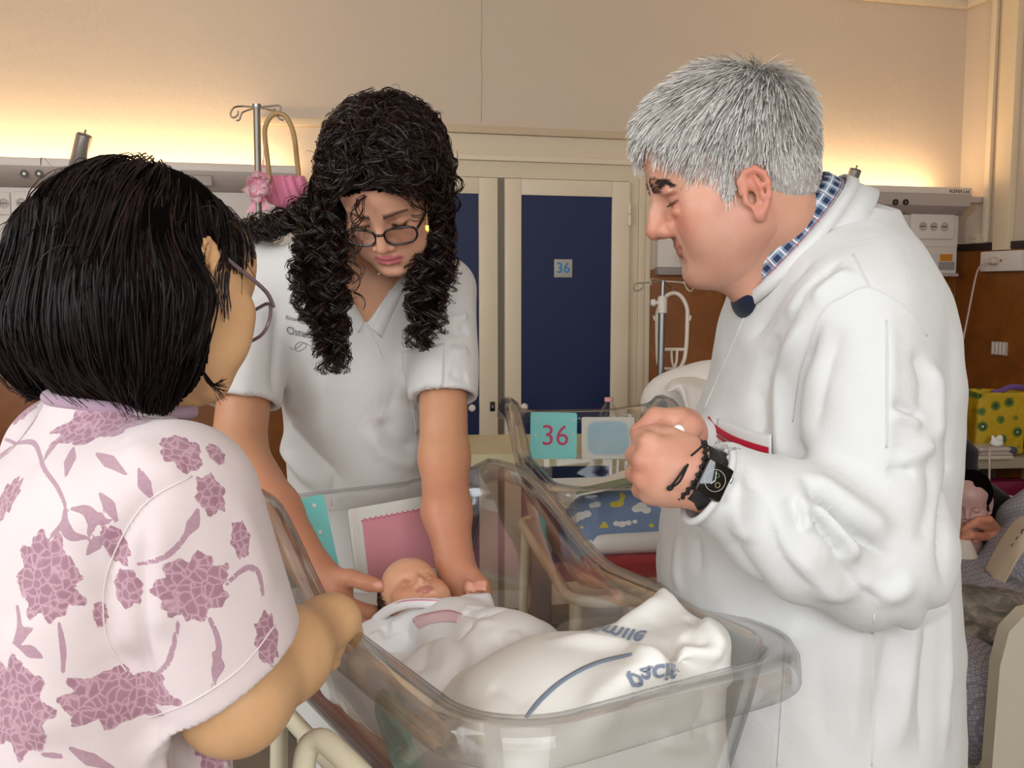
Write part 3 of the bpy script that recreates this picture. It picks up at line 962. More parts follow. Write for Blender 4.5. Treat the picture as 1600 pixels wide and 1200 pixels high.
RZ1 = math.atan2(0.523, 0.853)
B1 = np.array([-0.064, 1.311, 0])
bas1 = bassinet('clear bassinet with the swaddled newborn, its rim under the adults\' hands', B1, RZ1)
def T1(x, y, z): return B1 + np.array([math.cos(RZ1) * x - math.sin(RZ1) * y, math.sin(RZ1) * x + math.cos(RZ1) * y, z])
def L1(p):
    q = np.asarray(p) - B1; c_, s_ = math.cos(RZ1), math.sin(RZ1)
    return np.array([c_ * q[0] + s_ * q[1], -s_ * q[0] + c_ * q[1], q[2]])
# push handle of the near bassinet: a cream tube arching beside the tub
hp = [T1(-.165, -.02, .738), T1(-.225, -.03, .76), P(476, 1290, 1.01), P(474, 1215, 1.005), P(480, 1172, 1.0), P(497, 1157, 0.995), P(520, 1168, 0.98), P(600, 1250, 0.92), P(640, 1310, 0.90), T1(-.225, -.30, .76), T1(-.165, -.30, .738)]
MB().tube([L1(p) for p in catmull(hp, 6)], 0.0125, 12).build('push_handle', M_TUBFRAME, bas1)
B2 = np.array([0.235, 2.37, 0]); RZ2 = R(8)
bas2 = bassinet('clear bassinet with the cloud-print blanket, behind the doctor\'s hands', B2, RZ2)
def T2(x, y, z): return B2 + np.array([math.cos(RZ2) * x - math.sin(RZ2) * y, math.sin(RZ2) * x + math.cos(RZ2) * y, z])

# ------------------------------------------------------------------ name cards clipped to the head panels
M_AQUA = mat('aqua_card', '#7fd0cb', 0.45, var=0.02)
M_AQUA1 = mat('aqua_card_bright', '#6fbfb8', 0.45, var=0.02)
def card(name, label, cat, B, rz, x, y, zc, w, h, m, tilt=0.0, lean=0.0):
    """flat card standing on a bassinet head panel, local plane facing the foot end; returns empty"""
    c_, s_ = math.cos(rz), math.sin(rz)
    p = B + np.array([c_ * x - s_ * y, s_ * x + c_ * y, zc])
    o = thing(name, label, cat, p, rz)
    o.rotation_euler = (lean, tilt, rz)
    poly = rrect(w / 2, h / 2, min(w, h) * 0.05, 4, 1)
    MB().prism(poly, -0.0012, 0.0012, lambda a, b, z: (a, z, b)).build('sheet', m, o)
    return o
def rivet(o, x, z, y=-0.0014):
    k = MB().lathe([(0.0, -0.0008), (0.0026, -0.0008), (0.0034, 0.0), (0.0034, 0.0006)], (x, y, z), 12, 'y').build('rivet', M_WHITE, o)
    return k
M_PINKTXT = mat('crimson_print', '#b0235a', 0.5, var=0.0)
k1 = card('number_card', 'aqua number card standing on the newborn\'s bassinet behind a forearm', 'number card', B1, RZ1, -0.122, 0.360, 0.970, 0.145, 0.135, M_AQUA1, R(-8), R(-10))
text_obj('number', '35', 0.085, M_PINKTXT, k1, Matrix.Translation((-0.012, -0.0017, -0.012)) @ rot, bold=0.0012)
for z in (0.052, 0.008): rivet(k1, 0.054, z)
k2 = card('number_card', 'square aqua card with the number 36 on the bassinet with cloud-print blanket', 'number card', B2, RZ2, -0.072, 0.352, 0.975, 0.130, 0.128, M_AQUA, R(2), R(-8))
text_obj('number', '36', 0.080, mat('magenta_print', '#c23a68', 0.5, var=0.0), k2, Matrix.Translation((0.004, -0.0017, -0.002)) @ rot)
for x, z in ((-0.05, 0.045), (0.055, 0.045), (0.056, 0.005), (-0.05, 0.0)): rivet(k2, x, z)
def soft_print(name, inner, outer, cx, cz, rx, rz_):
    m = bpy.data.materials.new(name); t = NT(m); v = t.co('Object')
    s = t.n('ShaderNodeSeparateXYZ'); t.l(v, s.inputs[0])
    a = t.math('POWER', t.math('ABSOLUTE', t.math('DIVIDE', t.math('SUBTRACT', s.outputs[0], cx), rx)), 4.0)
    b = t.math('POWER', t.math('ABSOLUTE', t.math('DIVIDE', t.math('SUBTRACT', s.outputs[2], cz), rz_)), 4.0)
    f = t.ramp(t.math('ADD', a, b), [(0.55, 0.0), (1.0, 1.0)])
    n = t.noise(v, 16, 2)
    t.l(t.mix(f, t.mix(n, C(inner), C(outer)), C('#cfccc2')), t.b.inputs['Base Color'])
    t.b.inputs['Roughness'].default_value = 0.45
    return m
k3 = card('name_card', 'white-edged name card with a soft blue print beside the number 36 card', 'name card', B2, RZ2, 0.082, 0.352, 0.965, 0.150, 0.116, soft_print('blue_print', '#7fb0c4', '#b4bfc0', 0, 0, 0.064, 0.05), R(1), R(-8))
k4 = card('name_card', 'pink name card with stitched border at the newborn\'s head', 'name card', B1, RZ1, 0.062, 0.366, 0.950, 0.150, 0.135, mat('card_sleeve_white', '#d2d2c8', 0.4), R(-3), R(-8))
MB().box(-0.052, 0.072, -0.0024, -0.0014, -0.058, 0.046).build('print', mat('pink_card_print', '#d08a92', 0.5, var=0.06, vscale=14), k4)
st = MB()
for i in range(26):
    x = -0.052 + 0.124 * i / 25
    st.box(x - 0.0016, x + 0.0016, -0.0032, -0.0025, 0.0435 + 0.002 * (i % 2), 0.0465 + 0.002 * (i % 2))
for i in range(22):
    z = -0.058 + 0.104 * i / 21
    st.box(0.0695 + 0.002 * (i % 2), 0.0725 + 0.002 * (i % 2), -0.0032, -0.0025, z - 0.0016, z + 0.0016)
st.build('stitching', mat('pink_stitch', '#c4607a', 0.6), k4)
MB().box(-0.068, -0.062, -0.0024, -0.0014, -0.066, 0.066).build('sleeve_fold', M_WHITE, k4)

# ------------------------------------------------------------------ bedding of the second bassinet
def cloud_print():
    m = bpy.data.materials.new('cloud_print_cotton'); t = NT(m)
    a = t.n('ShaderNodeAttribute', attribute_name='motif'); v = t.co('Object')
    n = t.noise(v, 160, 3)
    sp = t.n('ShaderNodeSeparateColor'); t.l(a.outputs['Color'], sp.inputs[0])
    base = t.mix(t.noise(v, 14, 4), C('#6d86ae'), C('#8199bd'))
    def th(s): return t.ramp(t.math('ADD', s, t.math('MULTIPLY', t.math('SUBTRACT', n, 0.5), 0.10)), [(0.47, 0.0), (0.53, 1.0)])
    c = t.mix(th(sp.outputs[0]), base, C('#e4e4e2'))
    c = t.mix(th(sp.outputs[1]), c, C('#d9c84a'))
    c = t.mix(th(sp.outputs[2]), c, C('#6f7f5c'))
    t.l(c, t.b.inputs['Base Color']); t.b.inputs['Roughness'].default_value = 0.85
    t.bump(t.noise(v, 900, 2), 0.1, 0.0006)
    return m
f = union([rbox(T2(0, 0.0, 0.842), (0.120, 0.33, 0.022), 0.02, np.array([[math.cos(RZ2), -math.sin(RZ2), 0], [math.sin(RZ2), math.cos(RZ2), 0], [0, 0, 1]], np.float32)),
           ], 0.0)
o = sdf_obj('mattress_sheet', f, T2(0, 0, .79) - [.25, .42, 0], T2(0, 0, .9) + [.25, .42, 0.02], 0.008, M_SHEET, base=T2(0, 0, .822))
tag(o, 'white fitted sheet on the mattress of the bassinet behind the doctor\'s hands', 'bed sheet')
# bundled blanket
pa, pb = P(935, 835, 2.12), P(1085, 815, 2.18)
f = union([cone(P(930, 850, 2.10), P(1090, 838, 2.16), 0.062, 0.075), cone(P(925, 812, 2.16), P(1090, 800, 2.2), 0.055, 0.065), ell(P(1000, 800, 2.22), (0.15, 0.09, 0.05)), cone(P(912, 830, 2.12), P(905, 855, 2.08), 0.04, 0.03)], 0.05)
fl = [([P(1010, 812, 2.04), P(985, 812, 2.04), P(1020, 832, 2.04), P(1050, 838, 2.05)], -0.012, 0.012), ([P(930, 860, 2.02), P(1000, 842, 2.02), P(1060, 830, 2.05)], -0.008, 0.012), ([P(1010, 785, 2.1), P(1045, 810, 2.1)], -0.008, 0.012), ([P(900, 780, 2.06), P(925, 860, 2.03)], 0.006, 0.02)]
base = P(1000, 870, 2.15); base[2] = 0.866
v, q = surface(f, P(880, 900, 2.1) - [.1, .15, .02], P(1120, 760, 2.2) + [.05, .25, .03], 0.0045)
v = relax(v, q, 2); n = grad(f, v, .004); v = folds(v, n, fl)
o = np_mesh('cloud_print_blanket', v - base.astype(np.float32), q, cloud_print()); o.location = V3(base)
mot = np.zeros((len(v), 3), np.float32)
pv = np.stack([800 + FPX * v[:, 0] / (v[:, 1] * _cp + (CAM_Z - v[:, 2]) * _sp), 600 - FPX * ((v[:, 2] - CAM_Z) * _cp + v[:, 1] * _sp) / (v[:, 1] * _cp + (CAM_Z - v[:, 2]) * _sp)], 1)
def blobs(ch, lst, s=1.0):
    for (x, y, r) in lst:
        d = np.hypot(pv[:, 0] - x, (pv[:, 1] - y) * 1.25)
        mot[:, ch] = np.maximum(mot[:, ch], np.clip(0.5 + (r - d) / 5.0, 0, 1))
blobs(0, [(898, 812, 7), (907, 806, 8), (917, 803, 7), (925, 790, 5), (933, 788, 6), (994, 795, 7), (1002, 792, 9), (1010, 797, 7), (963, 818, 5), (972, 819, 6), (982, 817, 5), (992, 815, 4), (916, 849, 5), (922, 848, 6), (1035, 790, 6), (1043, 793, 6), (978, 757, 5), (990, 755, 6), (880, 800, 5)])
blobs(1, [(966, 785, 9), (969, 776, 8), (959, 788, 6), (944, 821, 5), (940, 823, 3), (948, 823, 3), (944, 817, 3), (909, 824, 3), (957, 841, 3), (1018, 821, 4), (1040, 797, 4), (910, 760, 4)])
d = np.hypot(pv[:, 0] - 961, (pv[:, 1] - 776) * 1.1)
mot[:, 1] *= np.clip((d - 6.5) / 3, 0, 1)
mot[:, 2] = np.clip(0.5 + (0.0065 - np.abs(seg_dist(v, [P(893, 770, 2.1), P(900, 820, 2.05), P(912, 862, 2.0)])[0])) / 0.004, 0, 1)
set_attr(o, 'motif', mot)
tag(o, 'blue bundled blanket printed with white clouds, yellow moon and stars', 'blanket')
# turned-down white towel with green edge over the blanket
def drape(name, rows, m, label, cat, thick=0.004, n=6, base=None):
    """cloth surface from a grid of 3-D points (rows of equal length), smoothed and thickened"""
    g = [catmull(r, n) for r in rows]
    g = list(zip(*[catmull(col, n) for col in zip(*g)]))
    w = len(g[0]); vs = [p for r in g for p in r]
    fs = [(i * w + j, i * w + j + 1, (i + 1) * w + j + 1, (i + 1) * w + j) for i in range(len(g) - 1) for j in range(w - 1)]
    o = mesh_obj(name, vs, fs, m)
    s = o.modifiers.new('thickness', 'SOLIDIFY'); s.thickness = thick; s.offset = 0
    if base is None: base = np.mean(np.array(vs), 0)
    rebase(o, base)
    if label: tag(o, label, cat)
    return o
M_TOWEL = cloth('white_towel', '#e6e1da', weave=500, bump=0.3)
drape('folded_towel', [[P(884, 765, 2.16), P(930, 752, 2.2), P(970, 738, 2.24), P(1000, 728, 2.28), P(1060, 722, 2.3)],
                       [P(882, 772, 2.10), P(925, 762, 2.14), P(965, 752, 2.16), P(1000, 746, 2.18), P(1060, 742, 2.2)],
                       [P(880, 778, 2.06), P(925, 770, 2.08), P(965, 762, 2.10), P(1000, 758, 2.12), P(1060, 755, 2.12)]], M_TOWEL, 'white towel laid over the top of the cloud-print blanket', 'towel')
drape('green_trim_cloth', [[P(906, 764, 2.12), P(940, 757, 2.14), P(980, 748, 2.16), P(1000, 746, 2.17), P(1060, 742, 2.18)],
                       [P(900, 771, 2.07), P(936, 766, 2.09), P(976, 758, 2.10), P(1000, 755, 2.11), P(1060, 752, 2.11)]], cloth('sage_cotton', '#7b8767'), 'narrow sage green cloth edge under the white towel', 'cloth', 0.006)

# ------------------------------------------------------------------ over-bed table with water bottle
tz = P(800, 698, 3.05)[2]
ot = thing('overbed_table', 'cream over-bed table behind the number 36 card', 'table', (0.12, 3.12, 0), R(4))
MB().prism(rrect(0.36, 0.20, 0.04, 5, 1), tz - 0.038, tz).build('table_top', mat('cream_laminate', '#cfc49f', 0.4, var=0.03), ot)
MB().box(-0.05, 0.02, 0.10, 0.16, 0.08, tz - 0.039, 0.006).build('column', M_STEEL, ot)
MB().box(-0.06, 0.03, -0.25, 0.18, 0.04, 0.079, 0.006).build('base', M_CREAM, ot)
for sx, sy in ((-0.04, -0.22), (0.01, -0.22), (-0.04, 0.15), (0.01, 0.15)):
    MB().lathe([(0.0, -0.01), (0.02, -0.01), (0.02, 0.01), (0.0, 0.01)], (sx, sy, 0.0205), 16, 'x').build('caster', mat('wheel_grey', '#4a4a4c', 0.6), ot)
pb = P(951, 690, 3.10); pb[2] = tz + 0.0005
zb_ = P(951, 621, 3.10)[2] - pb[2]
bo = thing('water_bottle', 'clear plastic water bottle with pink cap', 'bottle', pb)
s = zb_ / 0.2
prof = [(0.0, 0.0), (0.026, 0.0), (0.031, 0.006), (0.031, 0.03), (0.0295, 0.034), (0.031, 0.038), (0.031, 0.07), (0.0295, 0.074), (0.031, 0.078), (0.031, 0.12), (0.029, 0.14), (0.020, 0.162), (0.0125, 0.175), (0.0125, 0.186)]
MB().lathe([(r * 1.0, z * s) for r, z in prof], n=32).build('body', M_ACRYL, bo, True)
MB().lathe([(0.0, 0.003), (0.029, 0.004), (0.0292, 0.115 * s), (0.0, 0.115 * s)], n=24).build('water', M_ACRYL, bo, True)
MB().lathe([(0.014, 0.183 * s), (0.0145, 0.184 * s), (0.0145, 0.199 * s), (0.013, 0.2 * s), (0.0, 0.2 * s)], n=24).build('cap', mat('pink_cap', '#e0a7a8', 0.4), bo)

# ------------------------------------------------------------------ drip stands
M_WIRE = mat('hook_wire', '#8d8577', 0.3, metal=0.7, var=0.0)
def wire(parent, name, pts, r, o, m, n=6, k=8):
    return MB().tube([np.asarray(p) - o for p in catmull(pts, n)], r, k).build(name, m, parent, True)
Y0 = 3.0
base = P(402, 300, Y0); base[2] = 0
iv = thing('drip_stand', 'grey drip stand with hook arms carrying the pink basket', 'drip stand', base)
top = P(401, 166, Y0)
MB().tube([(0, 0, 0.06), (0, 0, 1.0), top - base], 0.0105, 14).build('pole', mat('pole_grey', '#8b857b', 0.35, metal=0.5), iv)
MB().lathe([(0.0, 0.0), (0.012, 0.0), (0.013, 0.004), (0.013, 0.012), (0.0, 0.014)], top - base + np.array([0, 0, -0.006]), 16).build('cap', M_STEEL, iv)
wire(iv, 'hook_arm', [P(401, 168, Y0), P(380, 166, Y0), P(366, 168, Y0 - .02), P(360, 178, Y0 - .02), P(364, 184, Y0 - .02), P(371, 180, Y0 - .02), P(372, 173, Y0 - .02)], 0.0028, base, M_WIRE)
wire(iv, 'hook_arm', [P(401, 168, Y0), P(385, 173, Y0 + .05), P(378, 177, Y0 + .06), P(374, 187, Y0 + .06), P(369, 188, Y0 + .06)], 0.0028, base, M_WIRE)
wire(iv, 'hook_arm', [P(401, 168, Y0), P(420, 166, Y0), P(436, 165, Y0), P(438, 172, Y0), P(433, 176, Y0), P(428, 170, Y0)], 0.0028, base, M_WIRE)
wire(iv, 'hook_arm', [P(401, 168, Y0), P(418, 171, Y0 - .05), P(430, 175, Y0 - .06), P(436, 185, Y0 - .06), P(443, 188, Y0 - .06)], 0.0028, base, M_WIRE)
for a in range(5):
    x, y = 0.26 * math.cos(a * 2 * math.pi / 5 + .3), 0.26 * math.sin(a * 2 * math.pi / 5 + .3)
    l = MB().tube([(0, 0, 0.075), (x * .6, y * .6, 0.07), (x, y, 0.052)], 0.012, 10).build('foot', M_STEEL, iv)
    MB().lathe([(0.0, -0.01), (0.022, -0.01), (0.022, 0.01), (0.0, 0.01)], (x, y, 0.0225), 16, 'x').build('wheel', mat('wheel_grey', '#4a4a4c', 0.6), l)
# pink basket hanging by its wooden handle, tulle rosette in front
Yb = 2.93
base = P(430, 318, Yb)
bk = thing('gift_basket', 'pink fabric basket with a tan handle and tulle bow, hung on the drip stand', 'basket', base)
hd = [P(422, 285, Yb - .02), P(418, 250, Yb - .02), P(414, 215, Yb - .01), P(415, 197, Yb), P(423, 182, Yb), P(434, 177, Yb), P(446, 182, Yb), P(456, 200, Yb), P(461, 222, Yb), P(464, 250, Yb + .02), P(468, 285, Yb + .03)]
MB().tube([p - base for p in catmull(hd, 6)], 0.0072, 12).build('handle', mat('tan_handle', '#a88a58', 0.5), bk, True)
M_PINK = cloth('pink_fabric', '#d77f9c', weave=700, bump=0.15)
fb = union([ell(P(444, 300, Yb + .01), (0.055, 0.05, 0.05)), ell(P(452, 285, Yb + .02), (0.055, 0.045, 0.035))], 0.03)
fb = cut(fb, ell(P(450, 268, Yb + .01), (0.06, 0.045, 0.02)), 0.01)
vv, qq = surface(fb, P(400, 340, Yb) - [.05, .1, .02], P(480, 255, Yb) + [.08, .12, .03], 0.004)
nn = grad(fb, vv, .004); vv = vv + nn * (0.0035 * np.sin(vv[:, 0:1] * 260 + vv[:, 2:3] * 80))
np_mesh('bag', vv - base, qq, M_PINK, bk)
def tulle(name, col, op):
    m = bpy.data.materials.new(name); t = NT(m)
    t.b.inputs['Base Color'].default_value = C(col) + (1,); t.b.inputs['Roughness'].default_value = 0.7
    t.b.inputs['Alpha'].default_value = op; t.b.inputs['Sheen Weight'].default_value = 0.4
    MATS[name] = m; return m
M_TULLE = tulle('pink_tulle', '#f0a2b8', 0.82); M_TULLE2 = tulle('white_tulle', '#f2d4d6', 0.72)
rs = random.Random(5)
ctr = P(404, 293, Yb - .07) - base
for i in range(20):
    a = rs.uniform(0, 6.28); b = rs.uniform(-0.5, 1.0); L = rs.uniform(0.035, 0.06); w = rs.uniform(0.016, 0.03)
    dr = np.array([math.cos(a) * math.cos(b), -0.5 * abs(math.sin(b)) - 0.1, math.sin(a) * math.cos(b)]); dr /= np.linalg.norm(dr)
    sd = np.cross(dr, [0.3, 1, 0.2]); sd /= np.linalg.norm(sd); up = np.cross(sd, dr)
    rows = []
    for u in np.linspace(0, 1, 7):
        bulge = math.sin(u * 3.14) * 0.018
        r_ = []
        for s_ in np.linspace(-1, 1, 6):
            ww = w * (0.25 + 0.9 * math.sin(min(u * 1.25, 1) * 1.57)) * (1 - 0.25 * u)
            r_.append(ctr + dr * L * (u - 0.25 * u * u * u) + sd * s_ * ww + up * (bulge * (1 - 0.6 * s_ * s_) + 0.004 * math.sin(s_ * 7 + i)))
        rows.append(r_)
    vs = [p for r_ in rows for p in r_]
    mesh_obj('bow_loop', vs, [(r_ * 6 + c_, r_ * 6 + c_ + 1, r_ * 6 + c_ + 7, r_ * 6 + c_ + 6) for r_ in range(6) for c_ in range(5)], M_TULLE if i % 3 else M_TULLE2, bk)
for px, py, px2, py2, wd_ in ((398, 310, 392, 332, .014), (410, 308, 416, 328, .012), (413, 215, 411, 262, .004), (411, 250, 409, 275, .003)):
    a, b = P(px, py, Yb - .06) - base, P(px2, py2, Yb - .06) - base
    rows = [[a * (1 - t) + b * t + np.array([s_ * wd_ * (0.4 + 0.6 * t), 0.004 * math.sin(t * 6 + s_ * 2), 0]) for s_ in (-1, -.3, .3, 1)] for t in np.linspace(0, 1, 6)]
    mesh_obj('ribbon_tail', [p for r_ in rows for p in r_], [(r_ * 4 + c_, r_ * 4 + c_ + 1, r_ * 4 + c_ + 5, r_ * 4 + c_ + 4) for r_ in range(5) for c_ in range(3)], M_TULLE, bk)

Y0 = 3.45
base = P(1031, 620, Y0); base[2] = 0
iv2 = thing('drip_stand', 'steel drip stand with white plastic bottle holder by the brown wall', 'drip stand', base)
zc = P(1033, 485, Y0)[2]; ztop = P(1036, 438, Y0)[2]
px_off = P(1036, 438, Y0)[0] - base[0]
MB().tube([(0, 0, 0.06), (0, 0, 0.8), (px_off * 0.7, 0, zc)], 0.0125, 16).build('pole', M_STEEL, iv2)
MB().tube([(px_off * 0.7, 0, zc - 0.05), (px_off, 0, ztop)], 0.0075, 14).build('inner_pole', M_STEEL, iv2)
cl = MB().lathe([(0.0135, -0.03), (0.017, -0.028), (0.017, 0.022), (0.012, 0.03)], (px_off * 0.75, 0, zc + 0.02), 18).build('collar', M_WHITE, iv2)
kx = P(1022, 472, Y0)[0] - base[0]; kz = P(1022, 473, Y0)[2]
MB().lathe([(0.0, -0.012), (0.010, -0.012), (0.013, -0.006), (0.013, 0.003), (0.007, 0.006), (0.006, 0.022), (0.0, 0.022)], (kx, 0, kz), 14, 'x').build('clamp_knob', M_WHITE, cl)
M_WIREL = mat('hook_wire_light', '#b7aca0', 0.35, metal=0.4, var=0.0)
wire(iv2, 'hook_arm', [P(1036, 439, Y0), P(1060, 441, Y0), P(1069, 443, Y0), P(1074, 452, Y0 - .01), P(1080, 455, Y0 - .01), P(1084, 447, Y0), P(1080, 442, Y0), P(1066, 441, Y0)], 0.0028, base, M_WIREL)
wire(iv2, 'hook_arm', [P(1036, 440, Y0), P(1008, 442, Y0), P(1004, 450, Y0), P(994, 455, Y0), P(990, 449, Y0), P(994, 443, Y0), P(1006, 442, Y0)], 0.0028, base, M_WIRE)
wire(iv2, 'hook_arm', [P(1036, 440, Y0), P(1022, 436, Y0 - .06), P(1016, 438, Y0 - .08), P(1018, 446, Y0 - .08)], 0.0028, base, M_WIREL)
wire(iv2, 'hook_arm', [P(1036, 440, Y0), P(1046, 447, Y0 + .07), P(1052, 454, Y0 + .08), P(1054, 462, Y0 + .06)], 0.0024, base, M_WIRE)
for a in range(5):
    x, y = 0.24 * math.cos(a * 2 * math.pi / 5 + .8), 0.24 * math.sin(a * 2 * math.pi / 5 + .8)
    l = MB().tube([(0, 0, 0.075), (x * .6, y * .6, 0.07), (x, y, 0.052)], 0.012, 10).build('foot', M_STEEL, iv2)
    MB().lathe([(0.0, -0.01), (0.022, -0.01), (0.022, 0.01), (0.0, 0.01)], (x, y, 0.0225), 16, 'x').build('wheel', mat('wheel_grey', '#4a4a4c', 0.6), l)
Yh = 3.5
base = P(1053, 575, Yh)
bh = thing('bottle_holder', 'white oval plastic bottle holder hung on the steel drip stand', 'bottle holder', base)
M_HOLD = mat('holder_white', '#d8cdbd', 0.4, var=0.02)
ov = [P(1031, 570, Yh), P(1028, 560, Yh), P(1027, 500, Yh), P(1030, 480, Yh), P(1040, 464, Yh), P(1052, 458, Yh), P(1064, 463, Yh), P(1073, 480, Yh), P(1074, 500, Yh), P(1072, 545, Yh), P(1067, 568, Yh), P(1058, 577, Yh), P(1050, 575, Yh)]
MB().tube([p - base for p in catmull(ov, 5)], 0.0075, 10).build('loop', M_HOLD, bh, True)
MB().tube([P(1030, 546, Yh) - base, P(1072, 546, Yh) - base], 0.006, 8).build('cross_bar', M_HOLD, bh)
for a, b, c_ in ((1049, 1050, 1054), (1058, 1057, 1053)):
    MB().tube([p - base for p in catmull([P(a, 546, Yh), P(b, 565, Yh), P(c_, 576, Yh)], 5)], 0.005, 8).build('rib', M_HOLD, bh, True)
MB().tube([P(1036, 576, Yh) - base, P(1052, 576, Yh) - base], 0.005, 8).build('rib', M_HOLD, bh)
for px in (1027, 1074):
    s_ = -1 if px < 1050 else 1
    MB().tube([p - base for p in catmull([P(px, 502, Yh), P(px + 4 * s_, 499, Yh), P(px + 5 * s_, 493, Yh)], 4)], 0.004, 8).build('side_hook', M_HOLD, bh, True)
MB().tube([p - base for p in catmull([P(1053, 459, Yh), P(1051, 452, Yh + .03), P(1053, 449, Yh + .03)], 4)], 0.003, 8).build('top_hook', M_WIRE, bh, True)

# ------------------------------------------------------------------ bed behind the second bassinet
bx, by = 0.748, 3.22
bd = thing('stretcher', 'narrow stretcher bed with white pillows beside the steel drip stand', 'stretcher', (bx, by, 0), R(3))
M_MATT = cloth('mattress_cover', '#cfcac2')
MB().box(-0.155, 0.155, -0.70, 0.68, 0.56, 0.70, 0.03).build('mattress', M_MATT, bd)
MB().box(-0.162, 0.162, -0.72, 0.70, 0.48, 0.555, 0.01).build('bed_frame', M_CREAM, bd)
MB().prism([(-.02, .701), (.045, .93), (.12, .95), (.20, .701)], -.15, .15, lambda a, b, x: (x, a, b)).build('backrest', M_MATT, bd)
for sx in (-0.14, 0.14):
    for sy in (-0.62, 0.60):
        MB().cyl((sx, sy, 0.0), (sx, sy, 0.49), 0.02, n=12).build('leg', M_CREAM, bd)
pp = P(1075, 625, 3.28)
f = union([ell(pp + [0.12, 0.05, -0.02], (0.26, 0.10, 0.15)), ell(pp + [0.02, 0.02, -0.03], (0.14, 0.08, 0.11))], 0.06)
bp = pp + np.array([0.12, 0.03, -0.17]); 
o = sdf_obj('pillow', f, pp - [.25, .2, .3], pp + [.5, .25, .2], 0.012, M_SHEET, base=bp, post=lambda v, n: v + n * (0.006 * vnoise(v, 25, 3))[:, None]); tag(o, 'white pillow propped up on the stretcher behind the doctor', 'pillow')
drape('crumpled_sheet', [[P(1040, 607, 3.17), P(1052, 594, 3.19), P(1075, 590, 3.23), P(1110, 592, 3.27), P(1180, 590, 3.27)],
                         [P(1043, 612, 3.13), P(1060, 600, 3.13), P(1080, 600, 3.15), P(1110, 605, 3.17), P(1180, 605, 3.17)],
                         [P(1060, 612, 3.13), P(1066, 608, 3.11), P(1080, 620, 3.11), P(1115, 630, 3.11), P(1180, 630, 3.07)],
                         [P(1072, 640, 3.09), P(1074, 640, 3.07), P(1085, 660, 3.05), P(1115, 665, 3.07), P(1180, 670, 3.02)]], M_SHEET, 'rumpled white sheet with curled edge over the propped pillow', 'bed sheet')

# ------------------------------------------------------------------ corner by the side wall: bedside cabinet and things on it
nz = P(1550, 712, 3.85)[2]
nx0, nx1 = P(1478, 712, 3.85)[0], P(1478, 712, 3.85)[0] + 0.42
M_CAB = mat('bedside_laminate', '#a99a82', 0.5, var=0.05)
cb = thing('bedside_cabinet', 'beige open bedside cabinet in the corner under the kiwi-print bag', 'bedside cabinet', ((nx0 + nx1) / 2, 4.0, 0), R(6))
hw = (nx1 - nx0) / 2
MB().box(-hw, hw, -0.19, 0.19, nz - 0.045, nz, 0.006).build('top', M_CAB, cb)
for s_ in (-1, 1): MB().box(s_ * hw * 0.97 - 0.009, s_ * hw * 0.97 + 0.009, -0.17, 0.18, 0.06, nz - 0.0455, 0.002).build('side_panel', M_CAB, cb)
MB().box(-hw * .95, hw * .95, 0.165, 0.18, 0.06, nz - 0.0455).build('back_panel', mat('cabinet_inside', '#4a3d30', 0.7), cb)
zs = P(1550, 790, 3.85)[2]
MB().box(-hw * .95, hw * .95, -0.17, 0.164, zs - 0.03, zs, 0.003).build('shelf', M_CAB, cb)
MB().box(-hw * .95, hw * .95, -0.17, 0.164, 0.06, 0.09, 0.003).build('bottom', M_CAB, cb)
# kiwi-print bag
def kiwi():
    m = bpy.data.materials.new('kiwi_print'); t = NT(m); v = t.co('Object')
    mp = t.n('ShaderNodeMapping'); mp.inputs['Scale'].default_value = (16, 0.001, 16); mp.inputs['Rotation'].default_value = (0, R(12), 0); t.l(v, mp.inputs['Vector'])
    vo = t.n('ShaderNodeTexVoronoi'); vo.inputs['Scale'].default_value = 1.0; vo.inputs['Randomness'].default_value = 0.35; t.l(mp.outputs[0], vo.inputs['Vector'])
    d = vo.outputs['Distance']
    c = t.ramp(d, [(0.0, C('#d6d9b8')), (0.10, C('#cfd3a8')), (0.13, C('#16240f')), (0.2, C('#3c5a1a')), (0.29, C('#5a7420')), (0.32, C('#7a7a12')), (0.37, C('#b99708'))])
    t.l(c, t.b.inputs['Base Color']); t.b.inputs['Roughness'].default_value = 0.6
    t.bump(t.noise(v, 14, 3), 0.5, 0.02)
    return m
Yk = 3.86
k0, k1_ = P(1519, 702, Yk), P(1606, 610, Yk)
kc = (k0 + k1_) / 2; kb = np.array([kc[0], Yk + 0.03, nz + 0.001])
kw, kh = (k1_[0] - k0[0]) / 2, (k1_[2] - nz)
kg = thing('tote_bag', 'yellow kiwi-print tote bag with purple lining on the bedside cabinet', 'bag', kb)
f = rbox((0, 0, kh / 2), (kw, 0.055, kh / 2), 0.018)
f = cut(f, rbox((0, 0, kh), (kw - 0.006, 0.048, 0.03), 0.01), 0.004)
vv, qq = surface(f, (-kw - .03, -.1, -.01), (kw + .03, .1, kh + .02), 0.005)
nn = grad(f, vv, .004); vv = vv + nn * (0.006 * vnoise(vv, 28, 5))[:, None] + np.array([0.01, 0, 0]) * ((vv[:, 2:3] / kh - .5))
vv[:, 2] = np.maximum(vv[:, 2], 0.0)
np_mesh('bag_body', vv, qq, kiwi(), kg)
M_PURP = cloth('purple_lining', '#6d4a86')
lp = [(-kw * .3, -.02, kh - .012), (-kw * .05, -.045, kh + .0), (kw * .15, -.052, kh + .012), (kw * .5, -.05, kh + .014), (kw * .9, -.04, kh + .002), (kw * 1.02, -.05, kh - .06), (kw * 1.0, -.058, kh - .15)]
MB().tube(catmull(lp, 6), 0.011, 10).build('lining', M_PURP, kg, True)
